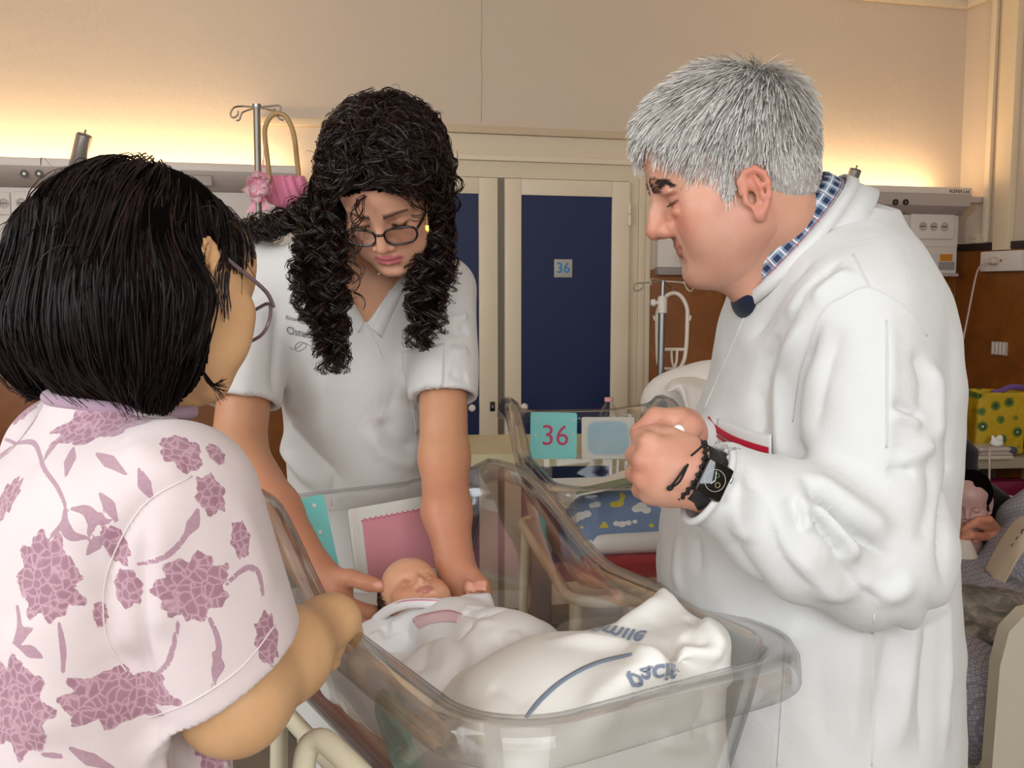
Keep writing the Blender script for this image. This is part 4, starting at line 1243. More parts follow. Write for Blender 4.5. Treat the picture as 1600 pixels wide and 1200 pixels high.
# folded cloths, tissue, sanitizer bottle, pump bottle
p = P(1545, 707, 3.80); p[2] = nz + 0.001
o = thing('folded_napkins', 'stack of folded white printed cloths on the bedside cabinet', 'cloths', p, R(6))
for i, (dx, w_, m_) in enumerate(((0, .072, '#c9b9a8'), (.006, .068, '#b5a698'), (-.004, .064, '#c4b4a6'))):
    MB().box(dx - w_, dx + w_, -.05, .04, i * .016, i * .016 + .0155, .006).build('folded_cloth', cloth('napkin%d' % i, m_), o)
MB().lathe([(0, 0), (.02, .002), (.026, .012), (.02, .026), (0, .03)], (.07, -.03, .0485 - .03), 16).build('grey_roll', cloth('grey_roll', '#4c4a52'), o)
f = union([ell((0, 0, .012), (.028, .022, .014)), ell((.016, .006, .026), (.014, .01, .016)), ell((-.012, -.002, .03), (.012, .012, .014))], .012)
p2 = P(1556, 690, 3.78); p2[2] = nz + .05
vv, qq = surface(f, (-.06, -.05, -.01), (.06, .05, .06), .003); nn = grad(f, vv, .002); vv = vv + nn * (.004 * vnoise(vv, 120, 2))[:, None]
vv[:, 2] = np.maximum(vv[:, 2], 0.0)
o = np_mesh('crumpled_tissue', vv, qq, M_SHEET); o.location = V3(p2); tag(o, 'crumpled white tissue on top of the folded cloths', 'tissue')
p = P(1504, 704, 3.84); p[2] = nz + .001
o = thing('pump_bottle', 'small clear pump bottle with white nozzle on the bedside cabinet', 'bottle', p)
MB().box(-.016, .016, -.012, .012, 0, .075, .006).build('body', mat('clear_gel', '#a8957c', 0.2, var=0.02), o)
MB().lathe([(.008, .0755), (.008, .088), (.003, .09), (.003, .1), (0, .1)], n=14).box(-.012, .006, -.004, .004, .1, .106, .002).build('pump', M_WHITE, o)
p = P(1495, 706, 3.80); p[2] = nz + .001
o = thing('soda_bottle', 'dark green plastic bottle with red label half hidden by the doctor', 'bottle', p)
MB().lathe([(0, 0), (.03, 0), (.032, .01), (.032, .12), (.03, .15), (.018, .2), (.012, .215), (.012, .235), (0, .236)], n=24).build('body', mat('green_plastic', '#39482f', 0.2), o, True)
MB().lathe([(.0325, .035), (.0327, .036), (.0327, .105), (.0325, .106)], n=24).build('label_band', mat('red_label', '#a03028', 0.5), o)
p = P(1570, 786, 3.82); p[2] = zs + .001
o = thing('snack_packet', 'magenta snack packet with white tissue on the cabinet shelf', 'packet', p, R(6))
MB().box(-.09, .09, -.03, .05, 0, .11, .02).build('wrapper', mat('magenta_foil', '#6e1038', 0.3, var=0.2, vscale=20), o)
drape_pts = [[(-.08, -.034, .075), (-.03, -.045, .06), (.03, -.05, .05), (.08, -.04, .045)], [(-.08, -.042, .05), (-.03, -.055, .045), (.03, -.06, .03), (.08, -.05, .02)]]
g = [catmull(r_, 5) for r_ in drape_pts]; w_ = len(g[0])
k = mesh_obj('tissue_edge', [p_ for r_ in g for p_ in r_], [(j, j + 1, w_ + j + 1, w_ + j) for j in range(w_ - 1)], M_SHEET, o)
# charging cord trailing over the cabinet
pc = [P(1540, 694, 3.76), P(1546, 700, 3.70), P(1546, 715, 3.66), P(1546, 740, 3.66), P(1545, 765, 3.66), P(1542, 790, 3.66)]
o = MB().tube(catmull(pc, 6), 0.004, 8).build('charging_cable', mat('cord_white', '#cdb9ad', 0.5), None, True); rebase(o, pc[-1])
tag(o, 'white cable hanging over the front of the bedside cabinet', 'cable')

# ------------------------------------------------------------------ second bed at the right edge with blue patterned blanket
def waffle():
    m = bpy.data.materials.new('patterned_grey_blanket'); t = NT(m); v = t.co('Object')
    vo = t.n('ShaderNodeTexVoronoi', distance='CHEBYCHEV'); vo.inputs['Scale'].default_value = 95; vo.inputs['Randomness'].default_value = 0.0
    mp = t.n('ShaderNodeMapping'); mp.inputs['Rotation'].default_value = (R(20), R(15), R(45)); t.l(v, mp.inputs['Vector']); t.l(mp.outputs[0], vo.inputs['Vector'])
    r = t.ramp(vo.outputs['Distance'], [(0.18, 0.0), (0.22, 1.0), (0.34, 1.0), (0.38, 0.0)])
    t.l(t.mix(t.math('MULTIPLY', r, 0.6), t.mix(t.noise(v, 7), C('#76747f'), C('#8c8893')), C('#c2bcc0')), t.b.inputs['Base Color'])
    t.b.inputs['Roughness'].default_value = 0.85
    return m
bx2 = 1.356
b2 = thing('hospital_bed', 'hospital bed with cream footboard and grey patterned blanket', 'bed', (bx2, 2.95, 0), R(3))
MB().box(-0.41, 0.41, -0.95, 0.8, 0.34, 0.48, 0.04).build('mattress', M_MATT, b2)
MB().box(-0.42, 0.42, -0.97, 0.82, 0.26, 0.335, 0.01).build('bed_frame', M_CREAM, b2)
for sx in (-0.4, 0.4):
    for sy in (-0.85, 0.7): MB().cyl((sx, sy, 0), (sx, sy, 0.262), 0.02, n=12).build('leg', M_CREAM, b2)
fbz = P(1592, 946, 1.92)[2]
MB().prism([(-0.45, 0.30), (-0.44, fbz - 0.12), (-0.425, fbz - 0.05), (-0.39, fbz - 0.012), (-0.33, fbz), (0.33, fbz), (0.42, fbz - 0.04), (0.45, fbz - .15), (0.45, 0.30)], -1.02, -0.98, lambda a, b, z: (a, z, b)).build('footboard', mat('footboard_cream', '#c2baa6', 0.4, var=0.03), b2)
M_WAF = waffle()
q0 = P(1560, 900, 2.5)
f = union([rbox((bx2, 2.85, 0.515), (0.40, 0.80, 0.05), 0.04), cone((bx2 - .10, 2.08, 0.52), (bx2 - .06, 3.0, 0.52), 0.08, 0.09), cone((bx2 + .20, 2.05, 0.54), (bx2 + .2, 3.0, 0.56), 0.09, 0.11), ell((bx2 - .34, 2.2, .46), (.08, .22, .14)), cone(P(1590, 880, 2.75), P(1640, 830, 2.9), .10, .14)], 0.06)
o = sdf_obj('patterned_blanket', f, (bx2 - .6, 1.93, .35), (bx2 + .6, 3.75, .95), 0.014, M_WAF, base=(bx2, 2.85, .4805), post=lambda v, n: v + n * (0.012 * vnoise(v, 20, 8) + 0.006 * vnoise(v, 45, 9))[:, None])
v_ = np.array([x.co[:] for x in o.data.vertices])
tag(o, 'grey blanket with small white diamond pattern on the bed with the cream footboard', 'blanket')
# plastic-wrapped bundle on the bed
def film():
    m = bpy.data.materials.new('plastic_film'); t = NT(m); v = t.co('Object')
    n = t.noise(v, 16, 6, 0.6, 1.0)
    t.l(t.ramp(n, [(0.35, C('#4d524c')), (0.5, C('#7d7a70')), (0.65, C('#b5aaa0'))]), t.b.inputs['Base Color'])
    t.b.inputs['Roughness'].default_value = 0.18; t.bump(t.noise(v, 30, 6, 0.7, 2.0), 0.8, 0.02)
    return m
c0 = P(1540, 985, 2.28)
f = union([ell(c0, (0.16, 0.13, 0.055)), ell(c0 + [.10, -.02, .0], (0.10, 0.1, 0.06)), ell(c0 + [-.02, .05, .05], (0.12, 0.08, 0.04))], 0.04)
o = sdf_obj('wrapped_bundle', f, c0 - [.3, .25, .12], c0 + [.3, .25, .15], 0.006, film(), base=c0 - [0, 0, .06], post=lambda v, n: v + n * (0.007 * vnoise(v, 50, 4) + 0.004 * vnoise(v, 110, 5))[:, None])
tag(o, 'bundle in crinkled clear plastic film lying on the patterned blanket', 'bundle')

# ------------------------------------------------------------------ people: shared tools
def bvh_of(v, q): return BVHTree.FromPolygons([tuple(map(float, p)) for p in v], [tuple(map(int, f)) for f in q])
def hit(bvh, px, py, eps=0.0):
    """where the sight line of a photograph pixel meets a surface; (point, normal)"""
    o = Vector((0, 0, CAM_Z)); d = V3(ray(px, py)).normalized()
    loc, n, i, dist = bvh.ray_cast(o, d)
    if loc is None: return None
    if n.dot(d) > 0: n = -n
    return np.array(loc + n * eps), np.array(n)
def pxline(bvh, pts, n=5, eps=0.0):
    out = []
    for p in catmull([np.array(p, float) for p in pts], n):
        h = hit(bvh, p[0], p[1], eps)
        if h is not None: out.append(h[0])
    return out
def pxfolds(bvh, lst):
    r = []
    for pts, amp, w in lst:
        l = pxline(bvh, pts, 4)
        if len(l) > 1: r.append((l, amp, w))
    return r
def seam(name, bvh, pts, r, m, parent, org, n=6, eps=0.0003):
    l = pxline(bvh, pts, n, eps)
    if len(l) < 2: return None
    return MB().tube([p - org for p in l], r, 6).build(name, m, parent, True)
def patch(name, bvh, quad, nu, nv, m, parent, org, eps=0.0015, thick=0.001):
    """cloth patch lying on a surface; quad = four pixel corners (a,b,c,d): a->b top edge, d->c bottom edge (edges may be polylines)"""
    top = catmull([np.array(p, float) for p in quad[0]], 8); bot = catmull([np.array(p, float) for p in quad[1]], 8)
    def samp(l, t):
        x = t * (len(l) - 1); i = min(int(x), len(l) - 2); return l[i] * (1 - (x - i)) + l[i + 1] * (x - i)
    vs = []; ok = True
    for j in range(nv + 1):
        for i in range(nu + 1):
            p = samp(top, i / nu) * (1 - j / nv) + samp(bot, i / nu) * (j / nv)
            h = hit(bvh, p[0], p[1], eps)
            if h is None: h = (vs[-1] + org, None) if vs else (org, None)
            vs.append(h[0] - org)
    fs = [(j * (nu + 1) + i, (j + 1) * (nu + 1) + i, (j + 1) * (nu + 1) + i + 1, j * (nu + 1) + i + 1) for j in range(nv) for i in range(nu)]
    o = mesh_obj(name, vs, fs, m, parent)
    s = o.modifiers.new('thickness', 'SOLIDIFY'); s.thickness = thick; s.offset = 0
    return o
def stick_text(name, s, size, m, parent, bvh, px, py, org, ang=0.0, flip=1, eps=0.0008, shear=0.0, updir=None, bold=0.0, space=1.0):
    """lettering laid onto a surface around a pixel; ang = rotation in the picture plane (degrees, counter-clockwise)"""
    me = text_mesh(s, size, extrude=0.0, shear=shear, bold=bold, space=space)
    h = hit(bvh, px, py)
    if h is None: return None
    c, n = V3(h[0]), V3(h[1])
    right = Vector((math.cos(R(ang)), 0, math.sin(R(ang)))); right = (right - n * right.dot(n)).normalized()
    up = n.cross(right)
    bm = bmesh.new(); bm.from_mesh(me)
    bmesh.ops.triangulate(bm, faces=list(bm.faces))
    bmesh.ops.subdivide_edges(bm, edges=[e for e in bm.edges if e.calc_length() > size * 0.15], cuts=1)
    for v in bm.verts:
        p = c + right * v.co.x + up * v.co.y * flip
        l, nn, i, d = bvh.find_nearest(p)
        if nn.dot(n) < 0: nn = -nn
        v.co = l + nn * eps - V3(org)
    bm.to_mesh(me); bm.free()
    me.name = name; me.materials.clear(); me.materials.append(m)
    return link(bpy.data.objects.new(name, me), parent)
def stack(levels, k=1.0):
    """body trunk: levels (z, cx, cy, rx, ry) with elliptical sections"""
    L = np.array(sorted(levels), float)
    zz = np.linspace(L[0, 0], L[-1, 0], 80)
    cols = []
    for c in range(1, 5):
        cols.append(np.interp(zz, L[:, 0], L[:, c]))
    ker = np.array([1, 2, 3, 2, 1]) / 9.0
    cols = [np.convolve(np.pad(c, 2, 'edge'), ker, 'valid').astype(np.float32) for c in cols]
    zz = zz.astype(np.float32)
    def f(p):
        z = np.clip(p[:, 2], zz[0], zz[-1])
        cx, cy, rx, ry = (np.interp(z, zz, c) for c in cols)
        dx, dy = (p[:, 0] - cx) / rx, (p[:, 1] - cy) / ry
        k0 = np.sqrt(dx * dx + dy * dy); k1 = np.sqrt((dx / rx) ** 2 + (dy / ry) ** 2) + 1e-6
        d = k0 * (k0 - 1) / k1
        d = np.where(k0 < 0.3, -np.minimum(rx, ry) * 0.7, d)
        e = np.maximum(p[:, 2] - zz[-1], zz[0] - p[:, 2])
        return (np.maximum(d, e) * 0.9).astype(np.float32)
    return f
def frame(org, yaw, pitch, roll=0.0):
    """face looks along local -Y, local +X is the person's left"""
    return Matrix.Translation(V3(org)) @ Matrix.Rotation(yaw, 4, 'Z') @ Matrix.Rotation(pitch, 4, 'X') @ Matrix.Rotation(roll, 4, 'Y')
def mir(f):
    """mirror a right-hand feature to both sides"""
    return lambda p: f(np.stack([np.abs(p[:, 0]), p[:, 1], p[:, 2]], 1))

def ear_sdf(flare=0.35, s=1.0, E=(0.0735, 0.014, -0.016)):
    E = np.array(E)
    def pt(y, z, dx=0.0): return E + np.array([0.003 + dx + flare * 0.030 * (y + 0.016) / 0.036, y, z]) * np.array([1, s, s])
    hel = [pt(-.005, -.004), pt(-.014, .006), pt(-.012, .020), pt(-.002, .029), pt(.010, .029), pt(.018, .020), pt(.020, .006), pt(.016, -.010), pt(.008, -.022), pt(-.002, -.030)]
    helix = chain(hel, [.003, .0036, .0040, .0042, .0042, .0040, .0038, .0036, .0040, .0060], .003)
    anti = chain([pt(.006, .020, -.001), pt(.010, .006, -.001), pt(.007, -.008, -.001), pt(-.002, -.016, -.001)], [.003, .0036, .0034, .0034], .003)
    n = np.array([1, -flare * 0.83, 0.0]); n /= np.linalg.norm(n)
    pl = ell((0, 0, 0), (.0032, .018 * s, .030 * s))
    a = math.atan2(flare * 0.83, 1.0)
    Mx = Matrix.Translation(V3(pt(.002, .000, -.004))) @ Matrix.Rotation(a, 4, 'Z')
    plate = local(pl, Mx)
    tragus = ell(pt(-.013, -.007, .002), (.004, .004, .006))
    lobe = ell(pt(-.001, -.030), (.005, .008, .009))
    f = union([helix, plate, anti, tragus, lobe], .004)
    concha = ell(pt(-.002, -.004, .003), (.007, .007, .011))
    return cut(f, concha, .004)
def head_sdf(o):
    """adult head in metres, eye level at z=0; o = dict of adjustments"""
    g = lambda k, d: o.get(k, d)
    cr = ell((0, .012, .042), (g('skw', .0755), .099, .082))
    fore = ell((0, -.045, .040), (.060, .047, .056))
    face = ell((0, -.028, -.034), (g('fw', .063), .060, .086))
    f = union([cr, fore], .04); f = join(f, face, .03)
    ch = np.array(g('chin', (0, -.080, -.100)))
    jw = g('jw', .053)
    f = join(f, mir(cone((jw, .006, -.060), (.015, ch[1] + .012, ch[2] + .002), g('jr', .021), .017)), .03)
    f = join(f, ell(ch, (.021, .015, .016)), .022)
    f = join(f, mir(ell((.045, -.057, -.022), (.023, .022, .018))), .022)
    f = join(f, mir(ell((.037, -.060, -.056), (.026, .024, .030))), .03)
    b = g('brow', .011)
    f = join(f, mir(union([cone((.044, -.068, .020), (.020, -.0845, .0215), b * .8, b), cone((.020, -.0845, .0215), (0, -.0865, .016), b, b * .8)], .008)), .014)
    # eye sockets and lids
    f = cut(f, mir(ell((.033, -.101, -.002), (.021, .0175, .0125))), .014)
    f = join(f, mir(sph((.0315, -.0755, -.0015), .0138)), .005)
    lid = g('lid', -.0055)
    arc = [(.0315 + .0128 * math.sin(t), -.0755 - .0140 * math.cos(t) * math.cos(.4), lid + .0016 * (1 - math.cos(t)) * 2) for t in np.linspace(-1.0, 1.0, 7)]
    f = cut(f, mir(chain(arc, [.0009] * 7, 0)), .0022)
    arc2 = [(.0315 + .0140 * math.sin(t), -.0755 - .0142 * math.cos(t), .0065 - .002 * (1 - math.cos(t))) for t in np.linspace(-1.0, 1.0, 7)]
    f = cut(f, mir(chain(arc2, [.0008] * 7, 0)), .004)
    # nose
    br, tip = np.array(g('bridge', (0, -.089, .008))), np.array(g('tip', (0, -.111, -.034)))
    mid = (br + tip) / 2 + np.array([0, g('hump', -.002), 0])
    nw_ = g('nw', 1.0)
    f = join(f, chain([br, mid, tip], [.0075 * nw_, .0078 * nw_, g('tr', .0105)], .006), .012 * nw_)
    al = tip + np.array([.0125 * nw_, .0105, -.0045])
    f = join(f, mir(ell(al, (.0078 * nw_, .0100 * nw_, .0080 * nw_))), .006 * nw_ * nw_)
    f = cut(f, mir(ell(tip + np.array([.0062, .004, -.0105]), (.0034, .0055, .004))), .003)
    # nasolabial crease
    f = cut(f, mir(chain([al + np.array([.007, .004, .002]), (.029, -.086, -.060), (.030, -.080, -.076)], [.001, .001, .0006], 0)), g('crease', .004))
    # mouth
    mz = g('mz', -.068); my = g('my', 0.0)
    f = join(f, ell((0, -.073 + my, mz), (.029, .023, .026)), .016)
    op = g('open', 0.0); lp = g('lip', 1.0)
    up = chain([(-.024, -.0835 + my, mz), (-.011, -.0950 + my, mz + .0040), (0, -.0962 + my, mz + .0030), (.011, -.0950 + my, mz + .0040), (.024, -.0835 + my, mz)], [.0022, .0040 * lp, .0042 * lp, .0040 * lp, .0022], .003)
    lo = chain([(-.023, -.0835 + my, mz - .001), (-.010, -.0940 + my, mz - .0058 - op), (0, -.0955 + my, mz - .0066 - op), (.010, -.0940 + my, mz - .0058 - op), (.023, -.0835 + my, mz - .001)], [.0022, .0046 * lp, .0052 * lp, .0046 * lp, .0022], .003)
    f = join(f, up, .004); f = join(f, lo, .004)
    gap = chain([(-.025, -.087 + my, mz - .0005), (-.012, -.099 + my, mz - .0012 - op * .4), (0, -.1005 + my, mz - .0016 - op * .4), (.012, -.099 + my, mz - .0012 - op * .4), (.025, -.087 + my, mz - .0005)], [.0008, .0012 + op * .4, .0013 + op * .45, .0012 + op * .4, .0008], 0)
    f = cut(f, gap, .0025)
    f = cut(f, cone((-.009, ch[1] - .0165, mz - .020), (.009, ch[1] - .0165, mz - .020), .006), .012)
    if g('aged', 0):
        f = join(f, mir(ell((.034, -.0865, -.0165), (.013, .006, .0055))), .006)
        f = join(f, mir(ell((.036, -.0860, .0105), (.017, .008, .0050))), .006)
        f = join(f, mir(ell((.034, -.050, -.088), (.016, .022, .014))), .016)
        f = cut(f, mir(chain([(.027, -.083, -.070), (.033, -.074, -.084), (.034, -.064, -.094)], [.0008] * 3, 0)), .005)
        for dz in (-.010, -.002, .006): f = cut(f, mir(cone((.051, -.062, .000 + dz * .4), (.062, -.046, .000 + dz * 1.5), .0005)), .003)
        for dz in (.038, .047): f = cut(f, cone((-.035, -.093, dz), (.035, -.093, dz), .0006), .003)
    f = join(f, mir(ear_sdf(g('flare', .38), g('ears', 1.0), g('earpos', (.0735, .014, -.016)))), .004)
    return f
def head_paint(pl, o):
    """per-vertex skin tint factors in head space: returns lips, blush, brow, lash masks"""
    g = lambda k, d: o.get(k, d)
    x, y, z = np.abs(pl[:, 0]), pl[:, 1], pl[:, 2]
    mz = g('mz', -.068); op = g('open', 0.0)
    lc = np.clip(1 - (x / .024) ** 2, 0, 1)
    lip = np.where(y < -.070, np.clip(1 - np.maximum((z - mz - (.0085 * lc ** .5)) / .0022, -(z - mz + (.0115 * lc ** .6 + op)) / .0022), 0, 1), 0) * (x < .026)
    tip = np.array(g('tip', (0, -.111, -.034)))
    blush = np.exp(-(((x - .045) / .022) ** 2 + ((z + .030) / .022) ** 2)) * (y < -.02)
    nose = np.exp(-((x / .017) ** 2 + ((z - tip[2] + .002) / .016) ** 2)) * (y < -.090)
    ears = np.clip((x - .077) / .008, 0, 1) * (np.abs(y - .014) < .05) * (z < .04)
    t = np.clip((x - .010) / .038, 0, 1)
    bz = .020 + .006 * np.sin(t * 2.3) - .004 * t
    brow = np.clip(1.4 - np.abs(z - bz) / (.0052 * (1.15 - .65 * t)), 0, 1) * (x > .010) * (x < .050) * (y < -.045)
    lid = g('lid', -.0055)
    lash = np.clip(1.3 - np.abs(z - lid - .0032 * (1 - np.cos(np.clip((x - .0315) / .0128, -1, 1)))) / .0022, 0, 1) * (np.abs(x - .0315) < .015) * (y < -.076)
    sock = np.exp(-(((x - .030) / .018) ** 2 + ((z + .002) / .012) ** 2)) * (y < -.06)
    return lip, blush, nose, ears, brow, lash, sock

def skin_mat(name, rough=0.48, sss=0.18, pore=0.10):
    m = bpy.data.materials.new(name); t = NT(m); MATS[name] = m
    a = t.n('ShaderNodeAttribute', attribute_name='tint'); v = t.co('Object')
    n = t.noise(v, 55, 5, 0.6); n2 = t.noise(v, 420, 3)
    f = t.math('MULTIPLY_ADD', n, 0.16, 0.92)
    k = t.n('ShaderNodeVectorMath', operation='SCALE'); t.l(a.outputs['Color'], k.inputs[0]); t.l(f, k.inputs['Scale'])
    t.l(k.outputs[0], t.b.inputs['Base Color'])
    t.b.inputs['Roughness'].default_value = rough; t.b.inputs['Specular IOR Level'].default_value = 0.4
    t.b.inputs['Subsurface Weight'].default_value = sss; t.b.inputs['Subsurface Radius'].default_value = (1.0, 0.36, 0.2); t.b.inputs['Subsurface Scale'].default_value = 0.005
    b = t.bump(n, 0.15, 0.004)
    t.bump(n2, pore, 0.0012, b)
    return m
def hair_mat(name, cols, rough=0.38, spec=0.4):
    """strand material; 'shade' attribute 0..1 picks the tone of each strand"""
    m = bpy.data.materials.new(name); t = NT(m); MATS[name] = m
    a = t.n('ShaderNodeAttribute', attribute_name='shade')
    t.l(t.ramp(a.outputs['Fac'], [(i / (len(cols) - 1), C(c)) for i, c in enumerate(cols)]), t.b.inputs['Base Color'])
    t.b.inputs['Roughness'].default_value = rough; t.b.inputs['Specular IOR Level'].default_value = spec
    return m
def hair_obj(name, paths, r0, r1, m, parent, org, seed=1, n=2):
    v, q = strands(paths, r0, r1, seed)
    o = np_mesh(name, v - np.asarray(org), q, m, parent)
    rs = np.random.RandomState(seed)
    sh = np.repeat(rs.rand(paths.shape[0]), paths.shape[1] * n)
    set_attr(o, 'shade', sh)
    o['kind'] = 'stuff'
    return o
def project(f, p, level, it=3):
    """push points onto the iso-level of f"""
    for _ in range(it):
        d = f(p.astype(np.float32)) - level
        p = p - grad(f, p, 0.002) * d[:, None]
    return p
def comb(f, roots, flow, K, step, levels, it=2):
    """grow strands over the surface f: flow(p,i) gives the wanted direction, levels (S,K) the height over the surface"""
    p = roots.copy(); out = [p]
    for i in range(1, K):
        g = grad(f, p, 0.003)
        d = flow(p, i); d = d - g * (d * g).sum(1, keepdims=True)
        d /= np.linalg.norm(d, axis=1, keepdims=True) + 1e-9
        st = step if np.isscalar(step) else step[:, None]
        p = project(f, p + d * st, levels[:, i], it)
        out.append(p)
    return np.stack(out, 1)
def mapP(M, pts): return [np.array(M @ V3(p)) for p in pts]
def blend(t, m, col): return t * (1 - m[:, None]) + np.array(C(col))[None] * m[:, None]
def to_local(M, v): return (np.c_[v, np.ones(len(v))] @ np.array(M.inverted()).T)[:, :3]
def to_world(M, v):
    sh = v.shape; w = v.reshape(-1, 3)
    return ((np.c_[w, np.ones(len(w))] @ np.array(M).T)[:, :3]).reshape(sh)
def glasses(label, M, frame_m, zc, yc, w=.026, h=.0175, tilt=0.12, temple_z=.006, thick=.0018, cat=0.0):
    """spectacles in head space; local parts mapped by M"""
    base = np.array(M @ Vector((0, yc, zc)))
    o = thing('spectacles', label, 'glasses', base)
    def mp(p): return np.array(M @ V3(p)) - base
    for s in (-1, 1):
        ring, lens = [], []
        for t in np.linspace(0, 2 * math.pi, 40, endpoint=False):
            c_, s_ = math.cos(t), math.sin(t)
            x = w * math.copysign(abs(c_) ** .62, c_); z = h * math.copysign(abs(s_) ** .70, s_)
            z += cat * max(0, x / w) * max(0, s_)
            if s_ < 0: x *= 1 - .12 * abs(s_)
            ring.append((s * (x + w + .0075), yc + .10 * (abs(x + w) * .35) * .6 + tilt * -z * 0 + .006 * ((x + w) / (2 * w)) ** 2 * 1.2, zc + z))
        f = MB().tube([mp(p) for p in ring], thick, 8, closed=True).build('rim', frame_m, o, True)
        pts = [mp(p) for p in ring]
        ce_ = sum(pts) / len(pts)
        mesh_obj('lens', [ce_] + pts, [(0, i + 1, (i + 1) % 40 + 1) for i in range(40)], M_ACRYL, f)
        xo = s * (2 * w + .0085)
        tp = [(xo, yc + .006, zc + h * .55), (s * .071, yc + .03, zc + h * .55 + (temple_z - zc) * .25), (s * .0765, -.03, temple_z - .001), (s * .0775, .006, temple_z), (s * .0765, .022, temple_z - .010), (s * .074, .030, temple_z - .022)]
        MB().tube([mp(p) for p in catmull(tp, 6)], [thick * 1.15] * 31, 8).build('temple', frame_m, o, True)
    br = [(-.0085, yc + .001, zc + .004), (-.004, yc - .002, zc + .0065), (0, yc - .003, zc + .007), (.004, yc - .002, zc + .0065), (.0085, yc + .001, zc + .004)]
    MB().tube([mp(p) for p in catmull(br, 4)], thick * 1.1, 8).build('bridge', frame_m, o, True)
    return o
def curls(guides, per, K, rs, rad=(.003, .010), cyc=0.034, spread=.006, grow=(.0, .14)):
    """each guide is a polyline (world); makes 'per' strands winding round it as a lock"""
    out = []
    for gpts in guides:
        c = np.array(catmull(gpts, 10)); L = np.r_[0, np.cumsum(np.linalg.norm(np.diff(c, axis=0), axis=1))]
        s = np.linspace(0, L[-1], K); c = np.stack([np.interp(s, L, c[:, i]) for i in range(3)], 1)
        T_ = np.gradient(c, axis=0); T_ /= np.linalg.norm(T_, axis=1, keepdims=True) + 1e-9
        r_ = rs.randn(3); X = np.cross(T_, r_); X /= np.linalg.norm(X, axis=1, keepdims=True) + 1e-9; Y_ = np.cross(T_, X)
        ph = rs.rand() * 6.28; hand = 1 if rs.rand() < .5 else -1; cy = cyc * (.8 + .5 * rs.rand()); R_ = rad[0] + (rad[1] - rad[0]) * np.clip((s - grow[0]) / grow[1], 0, 1); R_ = R_ * (.7 + .6 * rs.rand())
        for k in range(per):
            dp = ph + rs.randn() * .22; o1, o2 = rs.randn(2) * spread
            fr = np.clip(s / .05, 0, 1)
            a = dp + hand * 2 * math.pi * s / cy + .12 * np.sin(s * 40 + rs.rand() * 6)
            rr = R_ * (.88 + .24 * rs.rand())
            out.append(c + X * (rr * np.cos(a) + o1 * fr)[:, None] + Y_ * (rr * np.sin(a) + o2 * fr)[:, None])
    return np.array(out)

def lashes(M, parent, org, lid=-.0055, n=46, L=.0065, seed=1, drop=.5):
    """upper lashes of lowered lids, both eyes (head space mapped by M)"""
    rs = np.random.RandomState(seed); out = []
    for sgn in (-1, 1):
        for t in np.linspace(-.95, .95, n):
            p = np.array([.0315 + .0130 * math.sin(t), -.0755 - .0140 * math.cos(t) * .93, lid + .0032 * (1 - math.cos(t))])
            d = np.array([.5 * math.sin(t) + .1 * rs.randn(), -1.0, -drop + .1 * rs.randn()]); d /= np.linalg.norm(d)
            u = np.linspace(0, 1, 5)[:, None]
            q = p + d * u * L * (.8 + .4 * rs.rand()) + np.array([0, 0, .0022]) * u * u
            q[:, 0] *= sgn; out.append(q)
    return hair_obj('eyelashes', to_world(M, np.array(out)), .00030, .00012, MATS.get('lash_dark') or hair_mat('lash_dark', ['#120c0a', '#2a1e1a']), parent, org, seed)

# ------------------------------------------------------------------ the doctor in the white coat
DSC = .965
DMr = frame(P(1142, 279, 1.245), R(-90), R(20)); DM = DMr @ Matrix.Scale(DSC, 4)
dopt = dict(chin=(0, -.079, -.098), jr=.021, jw=.052, aged=1, earpos=(.0735, .001, -.028), tip=(0, -.112, -.029), bridge=(0, -.089, .010), hump=-.0035, tr=.0135, mz=-.062, my=.003, lip=.6, nw=1.28, fw=.066, ears=.92, flare=.42, brow=.0125, crease=.008)
d_head = head_sdf(dopt)
d_head = join(d_head, ell((0, -.050, -.100), (.040, .040, .022)), .02)          # full underside of the chin
f_head = local(d_head, DMr, DSC)
hc_ = np.array(DM @ Vector((0, 0, 0)))
f_head = bounded(f_head, hc_ - .19, hc_ + .19)
dbase = np.array([0.42, 1.33, 0.0])
doc = thing('person', 'grey-haired person in a long white coat over a plaid shirt, wearing a black watch', 'person', dbase)
# neck and shoulders
nk0 = np.array(DM @ Vector((0, .030, -.055))); nk1 = P(1250, 400, 1.30)
neck = union([cone(nk0, nk1, .060, .068), cone(np.array(DM @ Vector((0, -.035, -.105))), P(1180, 440, 1.26), .028, .040), cone(nk1, P(1290, 520, 1.33), .07, .12)], .03)
# hands
def fch(pts, r, k=.004): return chain(pts, r, k)
Yl = 1.025
wrL = P(1098, 748, Yl + .005)
kn = [P(1016, 694, Yl), P(1007, 720, Yl - .004), P(1007, 747, Yl), P(1017, 770, Yl + .008)]
fl_ = [wrL, ]
palm = union([cone(P(1085, 738, Yl + .005), P(1035, 722, Yl), .027, .022), cone(P(1088, 750, Yl + .005), P(1035, 752, Yl), .025, .021), ell(P(1045, 738, Yl + .004), (.034, .018, .036))], .016)
handL = palm
for i, k_ in enumerate(kn):
    e1 = k_ + np.array([-.006, .032, .003 - .002 * i]); e2 = e1 + np.array([.022, .014, .002]); e3 = e2 + np.array([.018, -.006, 0])
    mc = P(1075, 735 + 6 * i, Yl)
    handL = join(handL, fch([k_, e1, e2, e3], [.0122, .0100, .0088, .0080]), .005)
    handL = join(handL, cone(mc, k_, .012, .0118), .005)
th = [P(1075, 700, Yl + .012), P(1048, 686, Yl + .022), P(1022, 684, Yl + .034), P(1006, 694, Yl + .045)]
handL = join(handL, fch(th, [.015, .0125, .0115, .0095]), .010)
foreL = cone(wrL, P(1180, 800, 1.05), .029, .040)
